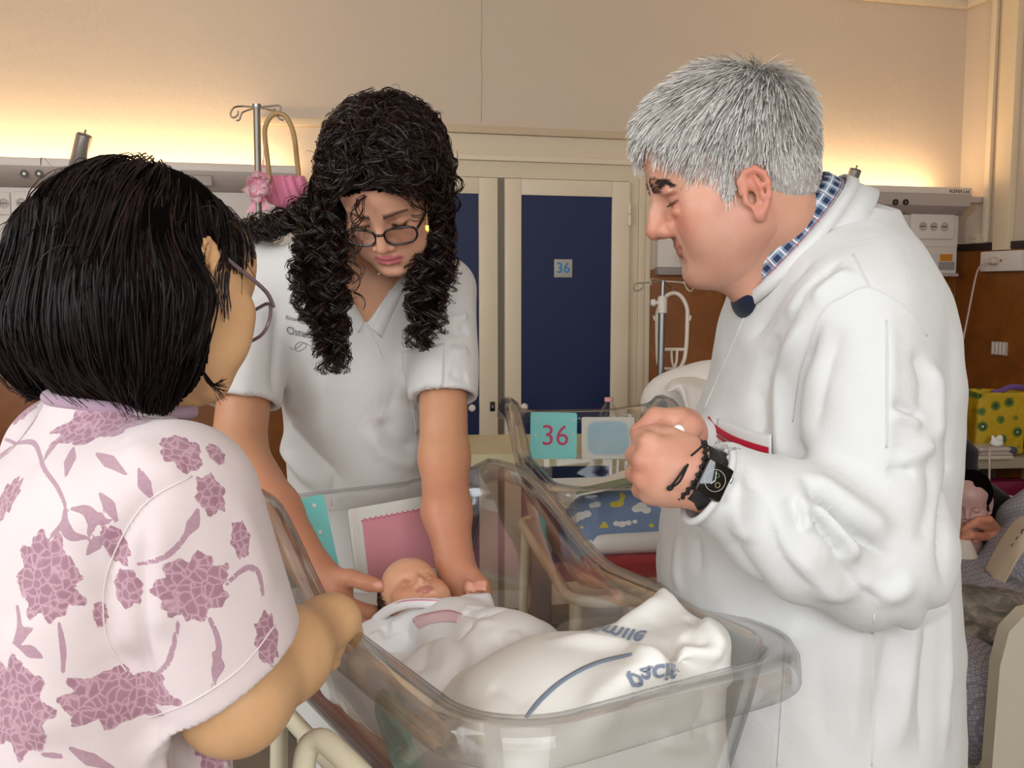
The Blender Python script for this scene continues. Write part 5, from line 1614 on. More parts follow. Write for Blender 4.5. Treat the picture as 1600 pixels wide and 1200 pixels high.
handL = join(handL, econe(P(1080, 743, Yl + .003), wrL, .027, .029, (0, 1, 0), .8), .012)
handL = join(handL, foreL, .012)
Yr = 1.10
handR = union([ell(P(1062, 680, Yr + .02), (.030, .022, .026)), cone(P(1070, 680, 1.16), P(1064, 675, Yr + .02), .025, .024)], .015)
fr_ = [[P(1062, 655, Yr), P(1024, 652, Yr - .005), P(999, 676, Yr - .012), P(1001, 704, Yr - .02)],
       [P(1068, 664, Yr + .005), P(1030, 662, Yr), P(1010, 688, Yr - .006), P(1015, 712, Yr - .01)],
       [P(1075, 680, Yr + .02), P(1040, 684, Yr + .02), P(1020, 705, Yr + .015), P(1030, 725, Yr + .005)],
       [P(1080, 690, Yr + .03), P(1052, 700, Yr + .035), P(1036, 718, Yr + .03), P(1045, 735, Yr + .02)]]
for i, c_ in enumerate(fr_): handR = join(handR, fch(c_, [.0128 - .0006 * i, .0110 - .0006 * i, .0100 - .0006 * i, .0085 - .0005 * i]), .007)
handR = join(handR, fch([P(1078, 668, Yr - .012), P(1066, 684, Yr - .026), P(1045, 694, Yr - .032), P(1024, 694, Yr - .034)], [.0145, .0125, .0112, .0090]), .008)
handR = join(handR, cone(P(1064, 672, Yr + .02), P(1072, 680, 1.26), .024, .028), .01)
handL = bounded(handL, P(1050, 740, Yl) - [.08, .07, .09], P(1050, 740, Yl) + [.15, .13, .09])
handR = bounded(handR, P(1040, 690, Yr) - [.09, .08, .09], P(1040, 690, Yr) + [.1, .22, .09])
d_body = union([join(f_head, neck, .022), handL, handR], 0.0)
lo, hi = np.array([.10, .95, .78]), np.array([.66, 1.62, 1.62])
v, q = surface(d_body, lo, hi, .0025)
v = relax(v, q, 1, .4)
pl = (np.c_[v, np.ones(len(v))] @ np.array(DM.inverted()).T)[:, :3]
inh = f_head(v.astype(np.float32)) < .004
lip, blush, nose, ears, brow, lash, sock = head_paint(pl, dopt)
base = np.array(C('#cc9880'))
tint = np.repeat(base[None], len(v), 0)
hm = inh.astype(float)
tint = blend(tint, hm * blush * .5, '#c06a58'); tint = blend(tint, hm * nose * .55, '#bf6c5c'); tint = blend(tint, hm * ears * .5, '#bd6552')
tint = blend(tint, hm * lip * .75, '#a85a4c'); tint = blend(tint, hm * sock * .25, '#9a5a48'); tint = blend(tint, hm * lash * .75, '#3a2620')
blot = np.clip(vnoise(v, 70, 71) * .5 + vnoise(v, 170, 72) * .35, 0, 1)
tint = blend(tint, hm * blot * .28, '#b8604e')
stub = hm * np.clip((-.030 - pl[:, 2]) / .03, 0, 1) * (pl[:, 1] < .02) * .22
tint = blend(tint, stub, '#9c7868')
tint = blend(tint, hm * brow * .35, '#33261f')
hands_m = ((v[:, 2] < 1.27) & (v[:, 0] < .32)).astype(float)
tint = blend(tint, hands_m * (.25 + .2 * vnoise(v, 90, 3)).clip(0, 1), '#b8705a')
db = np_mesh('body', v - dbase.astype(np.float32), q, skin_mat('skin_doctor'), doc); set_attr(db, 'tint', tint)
# shoes and trousers (hidden behind the bassinet)
tr = union([cone((.41, 1.24, .85), (.42, 1.22, .12), .10, .065), cone((.41, 1.42, .85), (.42, 1.44, .12), .10, .065)], .02)
vv, qq = surface(tr, (.25, 1.05, .05), (.6, 1.6, .97), .012); np_mesh('trousers', vv - dbase, qq, cloth('white_trousers', '#dedcd8'), doc)
for y in (1.22, 1.44):
    s_ = union([ell((.36, y, .045), (.12, .045, .045)), ell((.43, y, .07), (.05, .042, .06))], .03); s_ = inter(s_, plane((0, 0, .002), (0, 0, -1)))
    vv, qq = surface(s_, (.2, y - .08, -.01), (.52, y + .08, .15), .006); np_mesh('shoe', vv - dbase, qq, mat('white_clog', '#dcdad6', .5), doc)

# coat
trunk = stack([(1.475, .432, 1.318, .060, .092), (1.445, .428, 1.32, .088, .150), (1.41, .425, 1.325, .112, .190), (1.37, .425, 1.33, .132, .212), (1.33, .427, 1.33, .146, .222), (1.25, .428, 1.33, .158, .226), (1.167, .412, 1.33, .176, .226), (1.08, .397, 1.33, .190, .226), (1.0, .397, 1.33, .197, .228), (.91, .402, 1.33, .198, .23), (.74, .405, 1.33, .204, .24), (.5, .41, 1.33, .212, .25)])
sh, el, wr = P(1342, 520, 1.15), P(1372, 868, 1.085), P(1128, 765, 1.045)
slv = union([cone(sh, el, .083, .076), cone(el, P(1250, 830, 1.06), .076, .070), cone(P(1250, 830, 1.06), wr, .070, .049)], .03)
shR, elR = np.array([.42, 1.52, 1.33]), np.array([.44, 1.56, 1.05])
slvR = union([cone(shR, (.36, 1.60, 1.07), .078, .07), cone((.36, 1.60, 1.07), P(1082, 690, 1.25), .07, .030)], .03)
coat = join(trunk, union([cone(P(1335, 480, 1.17), P(1300, 400, 1.30), .07, .06), cone((.42, 1.49, 1.36), (.425, 1.33, 1.42), .07, .06)], .05), .05)
coat = join(coat, slv, .022); coat = join(coat, slvR, .02)
# neck opening: the collar ring is an ellipse leaning forward
ca, cb_ = P(1303, 282, 1.29), P(1158, 452, 1.27)
cc0 = (ca + cb_) / 2; ce = (cb_ - ca); cL = np.linalg.norm(ce) / 2; ce = ce / (2 * cL)
cy_ = np.array([0, 1.0, 0]); cn = np.cross(cy_, ce); cn = cn / np.linalg.norm(cn)
if cn[2] < 0: cn = -cn
coat = cut(coat, cone(cc0 - cn * .03, cc0 + cn * .14, .060, .075), .01)
ax = (wr - P(1250, 830, 1.06)); ax /= np.linalg.norm(ax)
wend = P(1112, 758, 1.043)
coat = cut(coat, cone(wend - ax * .03, wend + ax * .10, .036, .050), .004)
v, q = surface(coat, (.12, .93, .50), (.68, 1.66, 1.56), .0047)
v = relax(v, q, 1, .5)
bv = bvh_of(v, q)
FL = pxfolds(bv, [
    # elbow crease and forearm drapes
    ([(1243, 742), (1262, 752), (1300, 790), (1345, 835), (1400, 880)], -.020, .010), ([(1255, 735), (1300, 765), (1350, 805), (1400, 840)], .010, .018),
    ([(1268, 775), (1300, 812), (1330, 850), (1338, 885)], .012, .009), ([(1262, 790), (1295, 835), (1325, 878)], -.013, .008), ([(1280, 765), (1305, 790), (1306, 808)], -.012, .006), ([(1248, 770), (1262, 810), (1270, 835)], .010, .009), ([(1238, 770), (1250, 815), (1245, 830)], -.009, .008),
    ([(1205, 760), (1215, 830), (1260, 905), (1330, 945)], .008, .014), ([(1180, 740), (1195, 800), (1230, 880), (1290, 935)], -.007, .014), ([(1155, 735), (1150, 790), (1170, 860)], .008, .012), ([(1170, 730), (1175, 770)], -.006, .010), ([(1130, 720), (1145, 760), (1135, 800)], -.005, .010),
    ([(1330, 900), (1360, 920), (1400, 925), (1430, 890)], .008, .014), ([(1300, 860), (1340, 915), (1385, 940)], -.007, .012), ([(1240, 850), (1290, 910), (1340, 940)], .006, .012),
    # upper sleeve
    ([(1390, 632), (1420, 642), (1445, 655)], -.010, .007), ([(1385, 645), (1420, 655), (1440, 668)], .009, .008), ([(1395, 720), (1430, 712), (1460, 690)], .007, .010), ([(1380, 735), (1430, 735)], -.005, .008), ([(1450, 560), (1465, 620), (1462, 700)], .009, .014), ([(1430, 540), (1445, 600), (1440, 650)], -.007, .012),
    ([(1385, 470), (1392, 560), (1386, 650), (1390, 760)], .004, .010), ([(1450, 700), (1455, 780), (1430, 860)], -.006, .014), ([(1320, 500), (1290, 580), (1270, 680)], -.005, .018),
    # chest drapes from the shoulder
    ([(1290, 490), (1250, 560), (1235, 640), (1240, 720)], -.016, .012), ([(1270, 480), (1228, 560), (1215, 640), (1225, 720)], .010, .014), ([(1240, 470), (1200, 560), (1190, 640)], -.008, .014), ([(1300, 410), (1240, 480), (1180, 570)], .006, .012), ([(1320, 400), (1265, 450), (1215, 530)], -.007, .010), ([(1280, 395), (1220, 460), (1170, 540)], -.006, .010), ([(1335, 420), (1300, 440), (1265, 475)], .006, .008), ([(1180, 600), (1190, 650), (1185, 690)], -.005, .012),
    # lower coat hanging folds
    ([(1400, 960), (1385, 1050), (1365, 1190)], -.008, .014), ([(1430, 940), (1420, 1050), (1400, 1200)], .008, .016), ([(1455, 900), (1450, 1020), (1440, 1200)], -.009, .012), ([(1475, 930), (1478, 1050), (1478, 1200)], .008, .012), ([(1345, 975), (1338, 1080), (1330, 1200)], .004, .014), ([(1260, 960), (1230, 1000), (1215, 1040)], .006, .016), ([(1290, 980), (1285, 1080), (1290, 1190)], -.004, .02), ([(1130, 800), (1150, 860), (1200, 930)], -.006, .02), ([(1060, 830), (1060, 900), (1070, 920)], .004, .012), ([(1090, 830), (1095, 900)], -.004, .014),
    ([(1478, 640), (1480, 760), (1470, 860), (1485, 930)], -.008, .010),
])
n = grad(coat, v, .004)
FL = [(l_, a_ * (1.0 if a_ > 0 else 1.25), w_ * (.85 if a_ > 0 else .72)) for l_, a_, w_ in FL]
v = folds(v, n, FL)
v = v + n * (.0016 * vnoise(v, 40, 11) + .0009 * vnoise(v, 95, 12))[:, None]
M_COAT = cloth('white_coat_cotton', '#d0d0ce', weave=1100, bump=0.12, fold=0.16)
np_mesh('coat', v - dbase, q, M_COAT, doc)
bv = bvh_of(v, q)
sw = dict(r=.0011, m=M_COAT, parent=doc, org=dbase)
for pts in ([(1333, 398), (1345, 422), (1358, 449)], [(1238, 660), (1252, 570), (1285, 489), (1320, 462), (1358, 449), (1408, 478), (1448, 525)], [(1366, 960), (1364, 1080), (1362, 1198)], [(1385, 500), (1386, 600), (1385, 700)], [(1228, 1010), (1222, 1100), (1215, 1198)], [(1170, 480), (1135, 560), (1100, 640)]):
    seam('seam', bv, pts, .0011, M_COAT, doc, dbase)
vt_, qt_ = surface(off(trunk, .002), (.12, 1.0, .9), (.66, 1.6, 1.45), .01); bvK = bvh_of(relax(vt_, qt_, 1), qt_)
pk = patch('chest_pocket', bvK, ([(1126, 655), (1150, 664), (1175, 674), (1208, 680)], [(1113, 730), (1140, 750), (1170, 775), (1206, 790)]), 20, 14, M_COAT, doc, dbase, .0035, .0016)
M_CRIM = cloth('crimson_piping', '#ad0f2c', bump=.05)
patch('pocket_stripe', bvK, ([(1114, 652), (1124, 666), (1150, 682), (1180, 693), (1205, 700)], [(1111, 662), (1122, 676), (1150, 693), (1180, 706), (1205, 711)]), 24, 3, M_CRIM, doc, dbase, .0062, .0008)
patch('pocket_stripe', bvK, ([(1121, 678), (1140, 690), (1160, 703), (1180, 716)], [(1121, 681), (1140, 694), (1160, 707), (1180, 720)]), 16, 2, M_CRIM, doc, dbase, .0062, .0008)
patch('badge_print', bvK, ([(1120, 686), (1125, 688)], [(1120, 698), (1125, 699)]), 2, 3, mat('badge_green', '#3f5a44', .6), doc, dbase, .0062, .0006)
stick_text('pocket_print', 'azienda', .008, mat('print_grey', '#8a8a88', .6), doc, bv, 1138, 703, dbase, -28, eps=.0062)

# collars: coat band, plaid shirt band
def ring_band(name, rx, ry, prof, m, parent, org, uv=False, gap=0.22, n=72):
    """prof: list of (radial offset, height along the collar normal); opening at the throat"""
    vs, uvs = [], []
    for i in range(n + 1):
        t = gap + (2 * math.pi - 2 * gap) * i / n
        dr = ce * math.cos(t) * rx + cy_ * math.sin(t) * ry
        un = ce * math.cos(t) * ry + cy_ * math.sin(t) * rx; un = un / np.linalg.norm(un)
        for (ro, hh) in prof:
            w_ = 1.0 if hh <= 0 else (0.72 + .28 * abs(math.cos(t / 2)) )
            vs.append(cc0 + dr + un * ro + cn * hh - org); uvs.append((i / n * 60, hh * 100, 0))
    k = len(prof)
    fs = [(i * k + j, (i + 1) * k + j, (i + 1) * k + j + 1, i * k + j + 1) for i in range(n) for j in range(k - 1)]
    o = mesh_obj(name, vs, fs, m, parent)
    s = o.modifiers.new('thickness', 'SOLIDIFY'); s.thickness = .002; s.offset = 0
    if uv: set_attr(o, 'plaid', np.array(uvs))
    return o
def plaid():
    m = bpy.data.materials.new('plaid_shirt'); t = NT(m)
    a = t.n('ShaderNodeAttribute', attribute_name='plaid'); s = t.n('ShaderNodeSeparateXYZ'); t.l(a.outputs['Vector'], s.inputs[0])
    def band(x, per, lo_, hi_):
        f = t.math('FRACT', t.math('DIVIDE', x, per)); return t.math('MULTIPLY', t.math('GREATER_THAN', f, lo_), t.math('LESS_THAN', f, hi_))
    X, Y_ = s.outputs[0], s.outputs[1]
    c = t.mix(t.math('MULTIPLY', t.math('ADD', band(X, 2.0, .0, .45), band(Y_, 1.4, .0, .45)), .5), C('#8fa6bd'), C('#1d2c4e'))
    c = t.mix(t.math('MULTIPLY', t.math('MAXIMUM', band(X, 2.0, .62, .72), band(Y_, 1.4, .65, .78)), .9), c, C('#e4e6e8'))
    c = t.mix(t.math('MULTIPLY', t.math('MAXIMUM', band(X, 4.0, .86, .90), band(Y_, 2.8, .86, .92)), .8), c, C('#a24550'))
    t.l(c, t.b.inputs['Base Color']); t.b.inputs['Roughness'].default_value = .8
    return m
ring_band('coat_collar', cL * 1.02, .080, [(.022, -.045), (.015, -.028), (.0095, -.012), (.008, -.005), (.011, -.004), (.016, -.018)], M_COAT, doc, dbase, gap=.28)
ring_band('shirt_collar', cL * .985, .074, [(.010, -.02), (.006, -.004), (.002, .014), (-.001, .0185), (-.004, .016), (-.003, -.004)], plaid(), doc, dbase, True, gap=.10)
f = ell(P(1163, 466, 1.262), (.016, .035, .026))
vv, qq = surface(f, P(1163, 466, 1.262) - .06, P(1163, 466, 1.262) + .06, .004); np_mesh('jumper', vv - dbase, qq, cloth('navy_knit', '#141a30'), doc)

hx_ = np.cross(ax, [0, 1.0, 0]); hx_ /= np.linalg.norm(hx_); hy_ = np.cross(ax, hx_)
hc2 = wend + ax * .006
MB().tube([hc2 + (hx_ * math.cos(t) + hy_ * math.sin(t)) * (.0445 + .0015 * math.sin(3 * t)) - dbase for t in np.linspace(0, 2 * math.pi, 40, endpoint=False)], .0042, 8, closed=True).build('cuff', M_COAT, doc, True)

# eyebrows and hair
rs = np.random.RandomState(3)
S = 420; t = rs.rand(S); side = np.where(rs.rand(S) < .5, -1, 1)
x = .008 + .046 * t; z = .0225 + .004 * np.sin(t * 2.6) - .005 * t + (rs.rand(S) - .5) * .0085 * (1.1 - .75 * t)
p0 = project(d_head, np.stack([side * x, np.full(S, -.09), z], 1), .0, 5)
dirv = np.stack([side * (.9 - .5 * t), .15 + .8 * t, .22 - .40 * t + .15 * rs.randn(S)], 1); dirv /= np.linalg.norm(dirv, axis=1, keepdims=True)
L = (.007 + .004 * rs.rand(S))[:, None]
pa = np.stack([project(d_head, p0 + dirv * L * u, .0003 + .0016 * u, 2) for u in np.linspace(0, 1, 5)], 1)
pa = (np.concatenate([pa.reshape(-1, 3), np.ones((S * 5, 1))], 1) @ np.array(DM).T)[:, :3].reshape(S, 5, 3)
lashes(DM, doc, dbase, dopt.get('lid', -.0055), seed=4)
hair_obj('eyebrows', pa, .00038, .00018, hair_mat('brow_dark', ['#1a1411', '#3a302a', '#6a625c']), doc, dbase, 2)
# scalp hair: shell the strands follow
cap = union([ell((0, .012, .044), (.0775, .101, .084)), ell((0, -.045, .046), (.062, .050, .056)), ell((0, .045, -.01), (.066, .062, .065)), ell((0, -.020, -.026), (.0675, .050, .075))], .02)
def on_scalp(p):
    """hair-bearing region in head space"""
    x, y, z = np.abs(p[:, 0]), p[:, 1], p[:, 2]
    front = z > .072 + .010 * np.clip((x - .012) / .02, 0, 1) - .034 * np.clip((x - .035) / .02, 0, 1)
    side = (z > .010 + .45 * np.clip(-.020 - y, -.05, .06)) & (y > -.052)
    burn = (y > -.056) & (y < -.016) & (z > -.026 + .6 * np.abs(y + .032)) & (x > .045)
    around = (y > .030) & (z > -.052 + .0 * y)
    overear = (z > .018) & (y > -.03)
    return (front & (y < -.03)) | (side & (z > .030)) | burn | around | overear
S = 60000
u = rs.randn(S, 3); u /= np.linalg.norm(u, axis=1, keepdims=True)
r = project(cap, u * np.array([.08, .1, .09]) + np.array([0, .012, .04]), 0, 5)
r = r[on_scalp(r)][:15500]; S = len(r)
crown = np.array([-.005, .070, .118])
def flow(p, i):
    d = p - crown; d[:, 2] *= .6
    d /= np.linalg.norm(d, axis=1, keepdims=True) + 1e-6
    d[:, 2] -= .45
    fw = np.clip((p[:, 2] - .03) / .06, 0, 1)[:, None]
    d = d + np.array([0.0, -.55, -.1]) * fw
    return d + .13 * jit
jit = rs.randn(S, 3)
K = 7
lift = np.interp(r[:, 2], [-.05, .0, .05, .10], [.0035, .006, .014, .026]) * (.55 + .6 * rs.rand(S))
lift *= np.where(r[:, 1] < -.06, .85, 1.0)
lev = lift[:, None] * np.linspace(0, 1, K)[None] ** .75
stp = np.interp(r[:, 2], [-.05, .0, .05, .09], [.0022, .0030, .0052, .0066]) * (.8 + .4 * rs.rand(S)) * np.where(r[:, 1] < -.055, .80, 1.12)
pa = comb(cap, r, flow, K, stp, lev)
pa = (np.concatenate([pa.reshape(-1, 3), np.ones((S * K, 1))], 1) @ np.array(DM).T)[:, :3].reshape(S, K, 3)
hair_obj('hair', pa, .00036, .00018, hair_mat('grey_hair', ['#7a746d', '#b8b2aa', '#d6d2cc', '#efece8'], .42), doc, dbase, 5)
# under-layer so the scalp reads grey
vv, qq = surface(off(cap, .0035), (-.12, -.14, -.08), (.12, .15, .17), .004)
vv, qq, _ = keep(vv, qq, on_scalp(vv)); vv = (np.c_[vv, np.ones(len(vv))] @ np.array(DM).T)[:, :3]
np_mesh('hair_base', vv - dbase, qq, mat('hair_base_grey', '#a5a09a', .7, var=.3, vscale=160), doc)

# ------------------------------------------------------------------ watch, cord bracelet, pen
ax = np.array([.86, .12, -.46]); ax /= np.linalg.norm(ax)
wc = P(1095, 746, Yl + .004)
fw = np.array([-.42, -1.0, .42]); fw = fw - ax * (fw @ ax); fw /= np.linalg.norm(fw); up = np.cross(fw, ax); up /= np.linalg.norm(up)
if up[2] < 0: up = -up
wt = thing('wristwatch', 'black square smartwatch with black strap on the doctor\'s wrist', 'watch', wc)
def WB(a, b, c): return ax * a + up * b + fw * c
def band(name, a0, a1, rr, m, parent, squeeze=.86, n=40, th=.0028, arc=(0, 2 * math.pi)):
    vs = []
    for i in range(n + 1):
        t = arc[0] + (arc[1] - arc[0]) * i / n
        for a in (a0, a1): vs.append(WB(a, rr * math.cos(t), rr * squeeze * math.sin(t)))
    o = mesh_obj(name, vs, [(2 * i, 2 * i + 1, 2 * i + 3, 2 * i + 2) for i in range(n)], m, parent)
    s = o.modifiers.new('thickness', 'SOLIDIFY'); s.thickness = th; s.offset = 0
    return o
M_STRAP = mat('black_rubber', '#1c1c1e', .55, var=.02)
band('strap', -.0105, .0105, .0325, M_STRAP, wt, .96)
Rm = np.stack([ax, up, fw], 1)
def lbox(name, a, b, c, ha, hb, hc, r, m, parent, h=.0012):
    mb = MB().box(-ha, ha, -hb, hb, -hc, hc, r)
    mb.v = [tuple(WB(a + x, b + y, c + z)) for x, y, z in mb.v]
    return mb.build(name, m, parent)
cs = lbox('case', 0, 0, .0325, .0160, .0190, .0050, .0045, mat('black_aluminium', '#111113', .3, metal=.6), wt)
lbox('screen', 0, 0, .0376, .0143, .0173, .0006, .0006, mat('watch_glass', '#050506', .06, var=0, coat=.6), wt)
cw = lbox('crown', .0170, .008, .0325, .0015, .0035, .0035, .0015, M_STEEL, wt)
def ringm(a, b, c, r, w, n=36): return MB().tube([WB(a + r * math.cos(t), b + r * math.sin(t), c) for t in np.linspace(0, 2 * math.pi, n, endpoint=False)], w, 6, closed=True)
ringm(0, 0, .0383, .0112, .0003).build('dial_ring', mat('dial_white', '#b8b8b4', .4, var=0), wt, True)
ringm(.0045, -.003, .0383, .0026, .0005).build('dial_ring', mat('dial_gold', '#8a7f5a', .4, var=0), wt, True)
ringm(0, .0055, .0383, .0020, .0005).build('dial_ring', mat('dial_green', '#4f7040', .4, var=0), wt, True)
MB().tube([WB(0, 0, .0384), WB(-.003, .009, .0384)], .0005, 5).tube([WB(0, 0, .0384), WB(-.003, -.005, .0384)], .0007, 5).build('hands', mat('dial_white', '#b8b8b4', .4, var=0), wt)
br = thing('cord_bracelet', 'black braided cord bracelet with loose ends beside the watch', 'bracelet', wc + ax * -.014)
M_CORD = mat('black_cord', '#0b0a0b', .6, var=.05, bump=.4, bscale=700)
rg = MB()
for i in range(46):
    t = 2 * math.pi * i / 46
    rg.lathe([(0, -.0026), (.0022, -.0016), (.0026, 0), (.0022, .0016), (0, .0026)], WB(-.003 + .0018 * (i % 2), .0335 * math.cos(t), .0325 * math.sin(t)), 8)
rg.build('braid', M_CORD, br, True)
e0, e1 = wc + ax * -.014, None
for (a, b, c_) in (((1072, 728), (1058, 748), (1046, 763)), ((1080, 712), (1094, 700), (1101, 692)), ((1075, 725), (1062, 752), (1048, 762))):
    pts = [P(*a, Yl - .030), P(*b, Yl - .034), P(*c_, Yl - .028)]
    k = MB().tube([p - e0 for p in catmull(pts, 5)], .0013, 6).build('loose_end', M_CORD, br, True)
    MB().lathe([(0, -.003), (.0026, -.0018), (.003, 0), (.0026, .0018), (0, .003)], pts[-1] - e0, 10).build('knot', M_CORD, k, True)
pp0, pp1 = P(1060, 673, 1.062), P(1040, 700, 1.16)
pn = thing('pen', 'white click pen held between the doctor\'s fingers', 'pen', pp0)
MB().tube([(0, 0, 0), (pp1 - pp0)], .0058, 14).build('barrel', mat('pen_white', '#e2e0de', .25, var=0), pn)
f = ell((0, 0, 0), (.0068, .0068, .0068)); vv, qq = surface(f, (-.012,) * 3, (.012,) * 3, .0012); np_mesh('end_cap', vv, qq, mat('pen_pearl', '#efedec', .15, var=0, coat=.5), pn)
MB().tube([(.004, -.004, -.005), (.0065, .002, -.008), (.0065, .03, -.012)], .0018, 8).build('clip', M_CHROME, pn)

# ------------------------------------------------------------------ the curly-haired woman bending over the bassinet
TS = .95
TMr = frame(P(600, 352, 1.55) + np.array([0, .066, .058]), R(-6), R(42), R(-3)); TM = TMr @ Matrix.Scale(TS, 4)
topt = dict(chin=(0, -.079, -.099), jw=.047, jr=.017, fw=.059, skw=.073, tip=(0, -.110, -.034), hump=-.001, tr=.0098, lip=1.15, open=.0025, brow=.0085, crease=.0025, lid=-.004, ears=.9)
t_head = head_sdf(topt); hc_ = np.array(TM @ Vector((0, 0, 0)))
f_head = bounded(local(t_head, TMr, TS), hc_ - .18, hc_ + .18)
tb = np.array([-.285, 1.93, 0.0])
ter = thing('person', 'woman with long curly dark hair and black glasses in a white tunic, bending down', 'person', tb)
trunk = stack([(1.49, -.285, 1.755, .055, .050), (1.465, -.285, 1.765, .105, .062), (1.435, -.285, 1.775, .150, .078), (1.40, -.285, 1.785, .168, .095), (1.32, -.285, 1.815, .160, .118), (1.2, -.285, 1.855, .152, .122), (1.08, -.285, 1.895, .150, .115), (.95, -.282, 1.935, .158, .118), (.80, -.28, 1.95, .165, .12), (.70, -.28, 1.95, .165, .12)])
shA, shB = P(402, 432, 1.80), P(690, 455, 1.80)
hemA, hemB = P(378, 640, 1.735), P(708, 628, 1.735)
hemA = shA + (P(372, 705, 1.665) - shA) * .74; hemB = shB + (P(694, 715, 1.665) - shB) * .66
slA = inter(cone(shA, P(372, 705, 1.665), .070, .062), plane(hemA, hemA - shA), .003); slB = inter(cone(shB, P(694, 715, 1.665), .064, .060), plane(hemB, hemB - shB), .003)
slA = cut(slA, cone(hemA - (hemA - shA) * .12, hemA + (hemA - shA) * .3, .050, .057), .003); slB = cut(slB, cone(hemB - (hemB - shB) * .12, hemB + (hemB - shB) * .3, .049, .056), .003)
# arms and hands
arA = chain([shA, P(372, 705, 1.665), P(428, 800, 1.575), P(490, 893, 1.50)], [.048, .045, .043, .030], .02)
arB = chain([shB, P(694, 715, 1.665), P(698, 800, 1.59), P(712, 884, 1.525)], [.043, .041, .038, .029], .02)
hA = union([cone(P(490, 893, 1.505), P(512, 918, 1.495), .030, .032), ell(P(518, 924, 1.495), (.033, .024, .037))], .014)
for pts, rr in (([P(508, 902, 1.493), P(548, 903, 1.478), P(577, 912, 1.466), P(594, 916, 1.460)], [.0165, .0132, .0120, .0098]),
                ([P(526, 936, 1.492), P(553, 948, 1.482), P(582, 956, 1.49), P(606, 958, 1.50)], [.0130, .0110, .0100, .0085]),
                ([P(514, 944, 1.50), P(540, 960, 1.495), P(568, 968, 1.50), P(594, 968, 1.51)], [.0128, .0108, .0098, .0083]),
                ([P(504, 946, 1.515), P(526, 966, 1.51), P(552, 974, 1.515), P(576, 974, 1.525)], [.0125, .0103, .0094, .0080]),
                ([P(496, 940, 1.53), P(512, 962, 1.53), P(534, 972, 1.535), P(554, 972, 1.54)], [.0115, .0095, .0085, .0072])):
    hA = join(hA, chain(pts, rr, .004), .008)
hB = union([cone(P(712, 884, 1.535), P(720, 908, 1.515), .029, .028), ell(P(722, 912, 1.510), (.030, .022, .028))], .014)
for pts, rr in (([P(736, 900, 1.500), P(752, 914, 1.482), P(757, 930, 1.472), P(750, 944, 1.466)], [.0160, .0128, .0115, .0095]),
                ([P(722, 928, 1.495), P(712, 950, 1.482), P(694, 962, 1.480), P(674, 968, 1.486)], [.0128, .0108, .0098, .0083]),
                ([P(730, 932, 1.505), P(722, 956, 1.495), P(704, 970, 1.492), P(684, 974, 1.497)], [.0128, .0108, .0098, .0083]),
                ([P(738, 930, 1.515), P(734, 954, 1.508), P(718, 972, 1.505), P(698, 978, 1.51)], [.0122, .0102, .0092, .0078]),
                ([P(744, 926, 1.525), P(744, 948, 1.52), P(732, 966, 1.518), P(714, 974, 1.52)], [.0112, .0094, .0084, .0070])):
    hB = join(hB, chain(pts, rr, .004), .008)
hA = bounded(hA, P(530, 930, 1.5) - [.10, .1, .09], P(530, 930, 1.5) + [.12, .1, .09]); hB = bounded(hB, P(722, 925, 1.5) - [.09, .1, .09], P(722, 925, 1.5) + [.09, .1, .09])
nk = union([cone(np.array(TM @ Vector((0, .028, -.045))), (-.285, 1.745, 1.455), .048, .052), cone((-.285, 1.745, 1.455), (-.285, 1.80, 1.36), .055, .09)], .02)
chest = inter(inter(off(trunk, -.006), plane((0, 0, 1.29), (0, 0, -1))), plane((0, 1.80, 0), (0, 1, 0)))
t_body = union([join(f_head, nk, .016), join(arA, hA, .014), join(arB, hB, .014), chest], 0.0)
t_body = lambda p, a=join(join(f_head, nk, .016), chest, .02), b=join(arA, hA, .014), c=join(arB, hB, .014): np.minimum(np.minimum(a(p), b(p)), c(p))
v, q = surface(t_body, (-.58, 1.36, .84), (.02, 1.96, 1.72), .0029)
v = relax(v, q, 1, .4)
pl = to_local(TM, v); hm = (f_head(v.astype(np.float32)) < .004).astype(float)
lip, blush, nose, ears, brow, lash, sock = head_paint(pl, topt)
tint = np.repeat(np.array(C('#c08a68'))[None], len(v), 0)
tint = blend(tint, hm, '#c9957a'); tint = blend(tint, hm * blush * .35, '#c07a68'); tint = blend(tint, hm * nose * .3, '#c47c6c')
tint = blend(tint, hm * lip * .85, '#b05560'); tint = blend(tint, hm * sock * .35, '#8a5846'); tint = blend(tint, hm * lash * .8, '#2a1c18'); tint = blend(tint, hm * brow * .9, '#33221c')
hnd = np.clip((1.12 - v[:, 2]) / .06, 0, 1)
tint = blend(tint, hnd * .45, '#c27a60')
nail = np.linalg.norm((v - P(590, 914, 1.450)) / np.array([.0075, .006, .0055]), axis=1)
tint = blend(tint, np.clip((1.15 - nail) * 4, 0, 1) * .7, '#e0a89c')
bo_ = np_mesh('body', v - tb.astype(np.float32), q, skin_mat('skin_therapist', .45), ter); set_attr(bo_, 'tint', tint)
bvT = bvh_of(v, q)
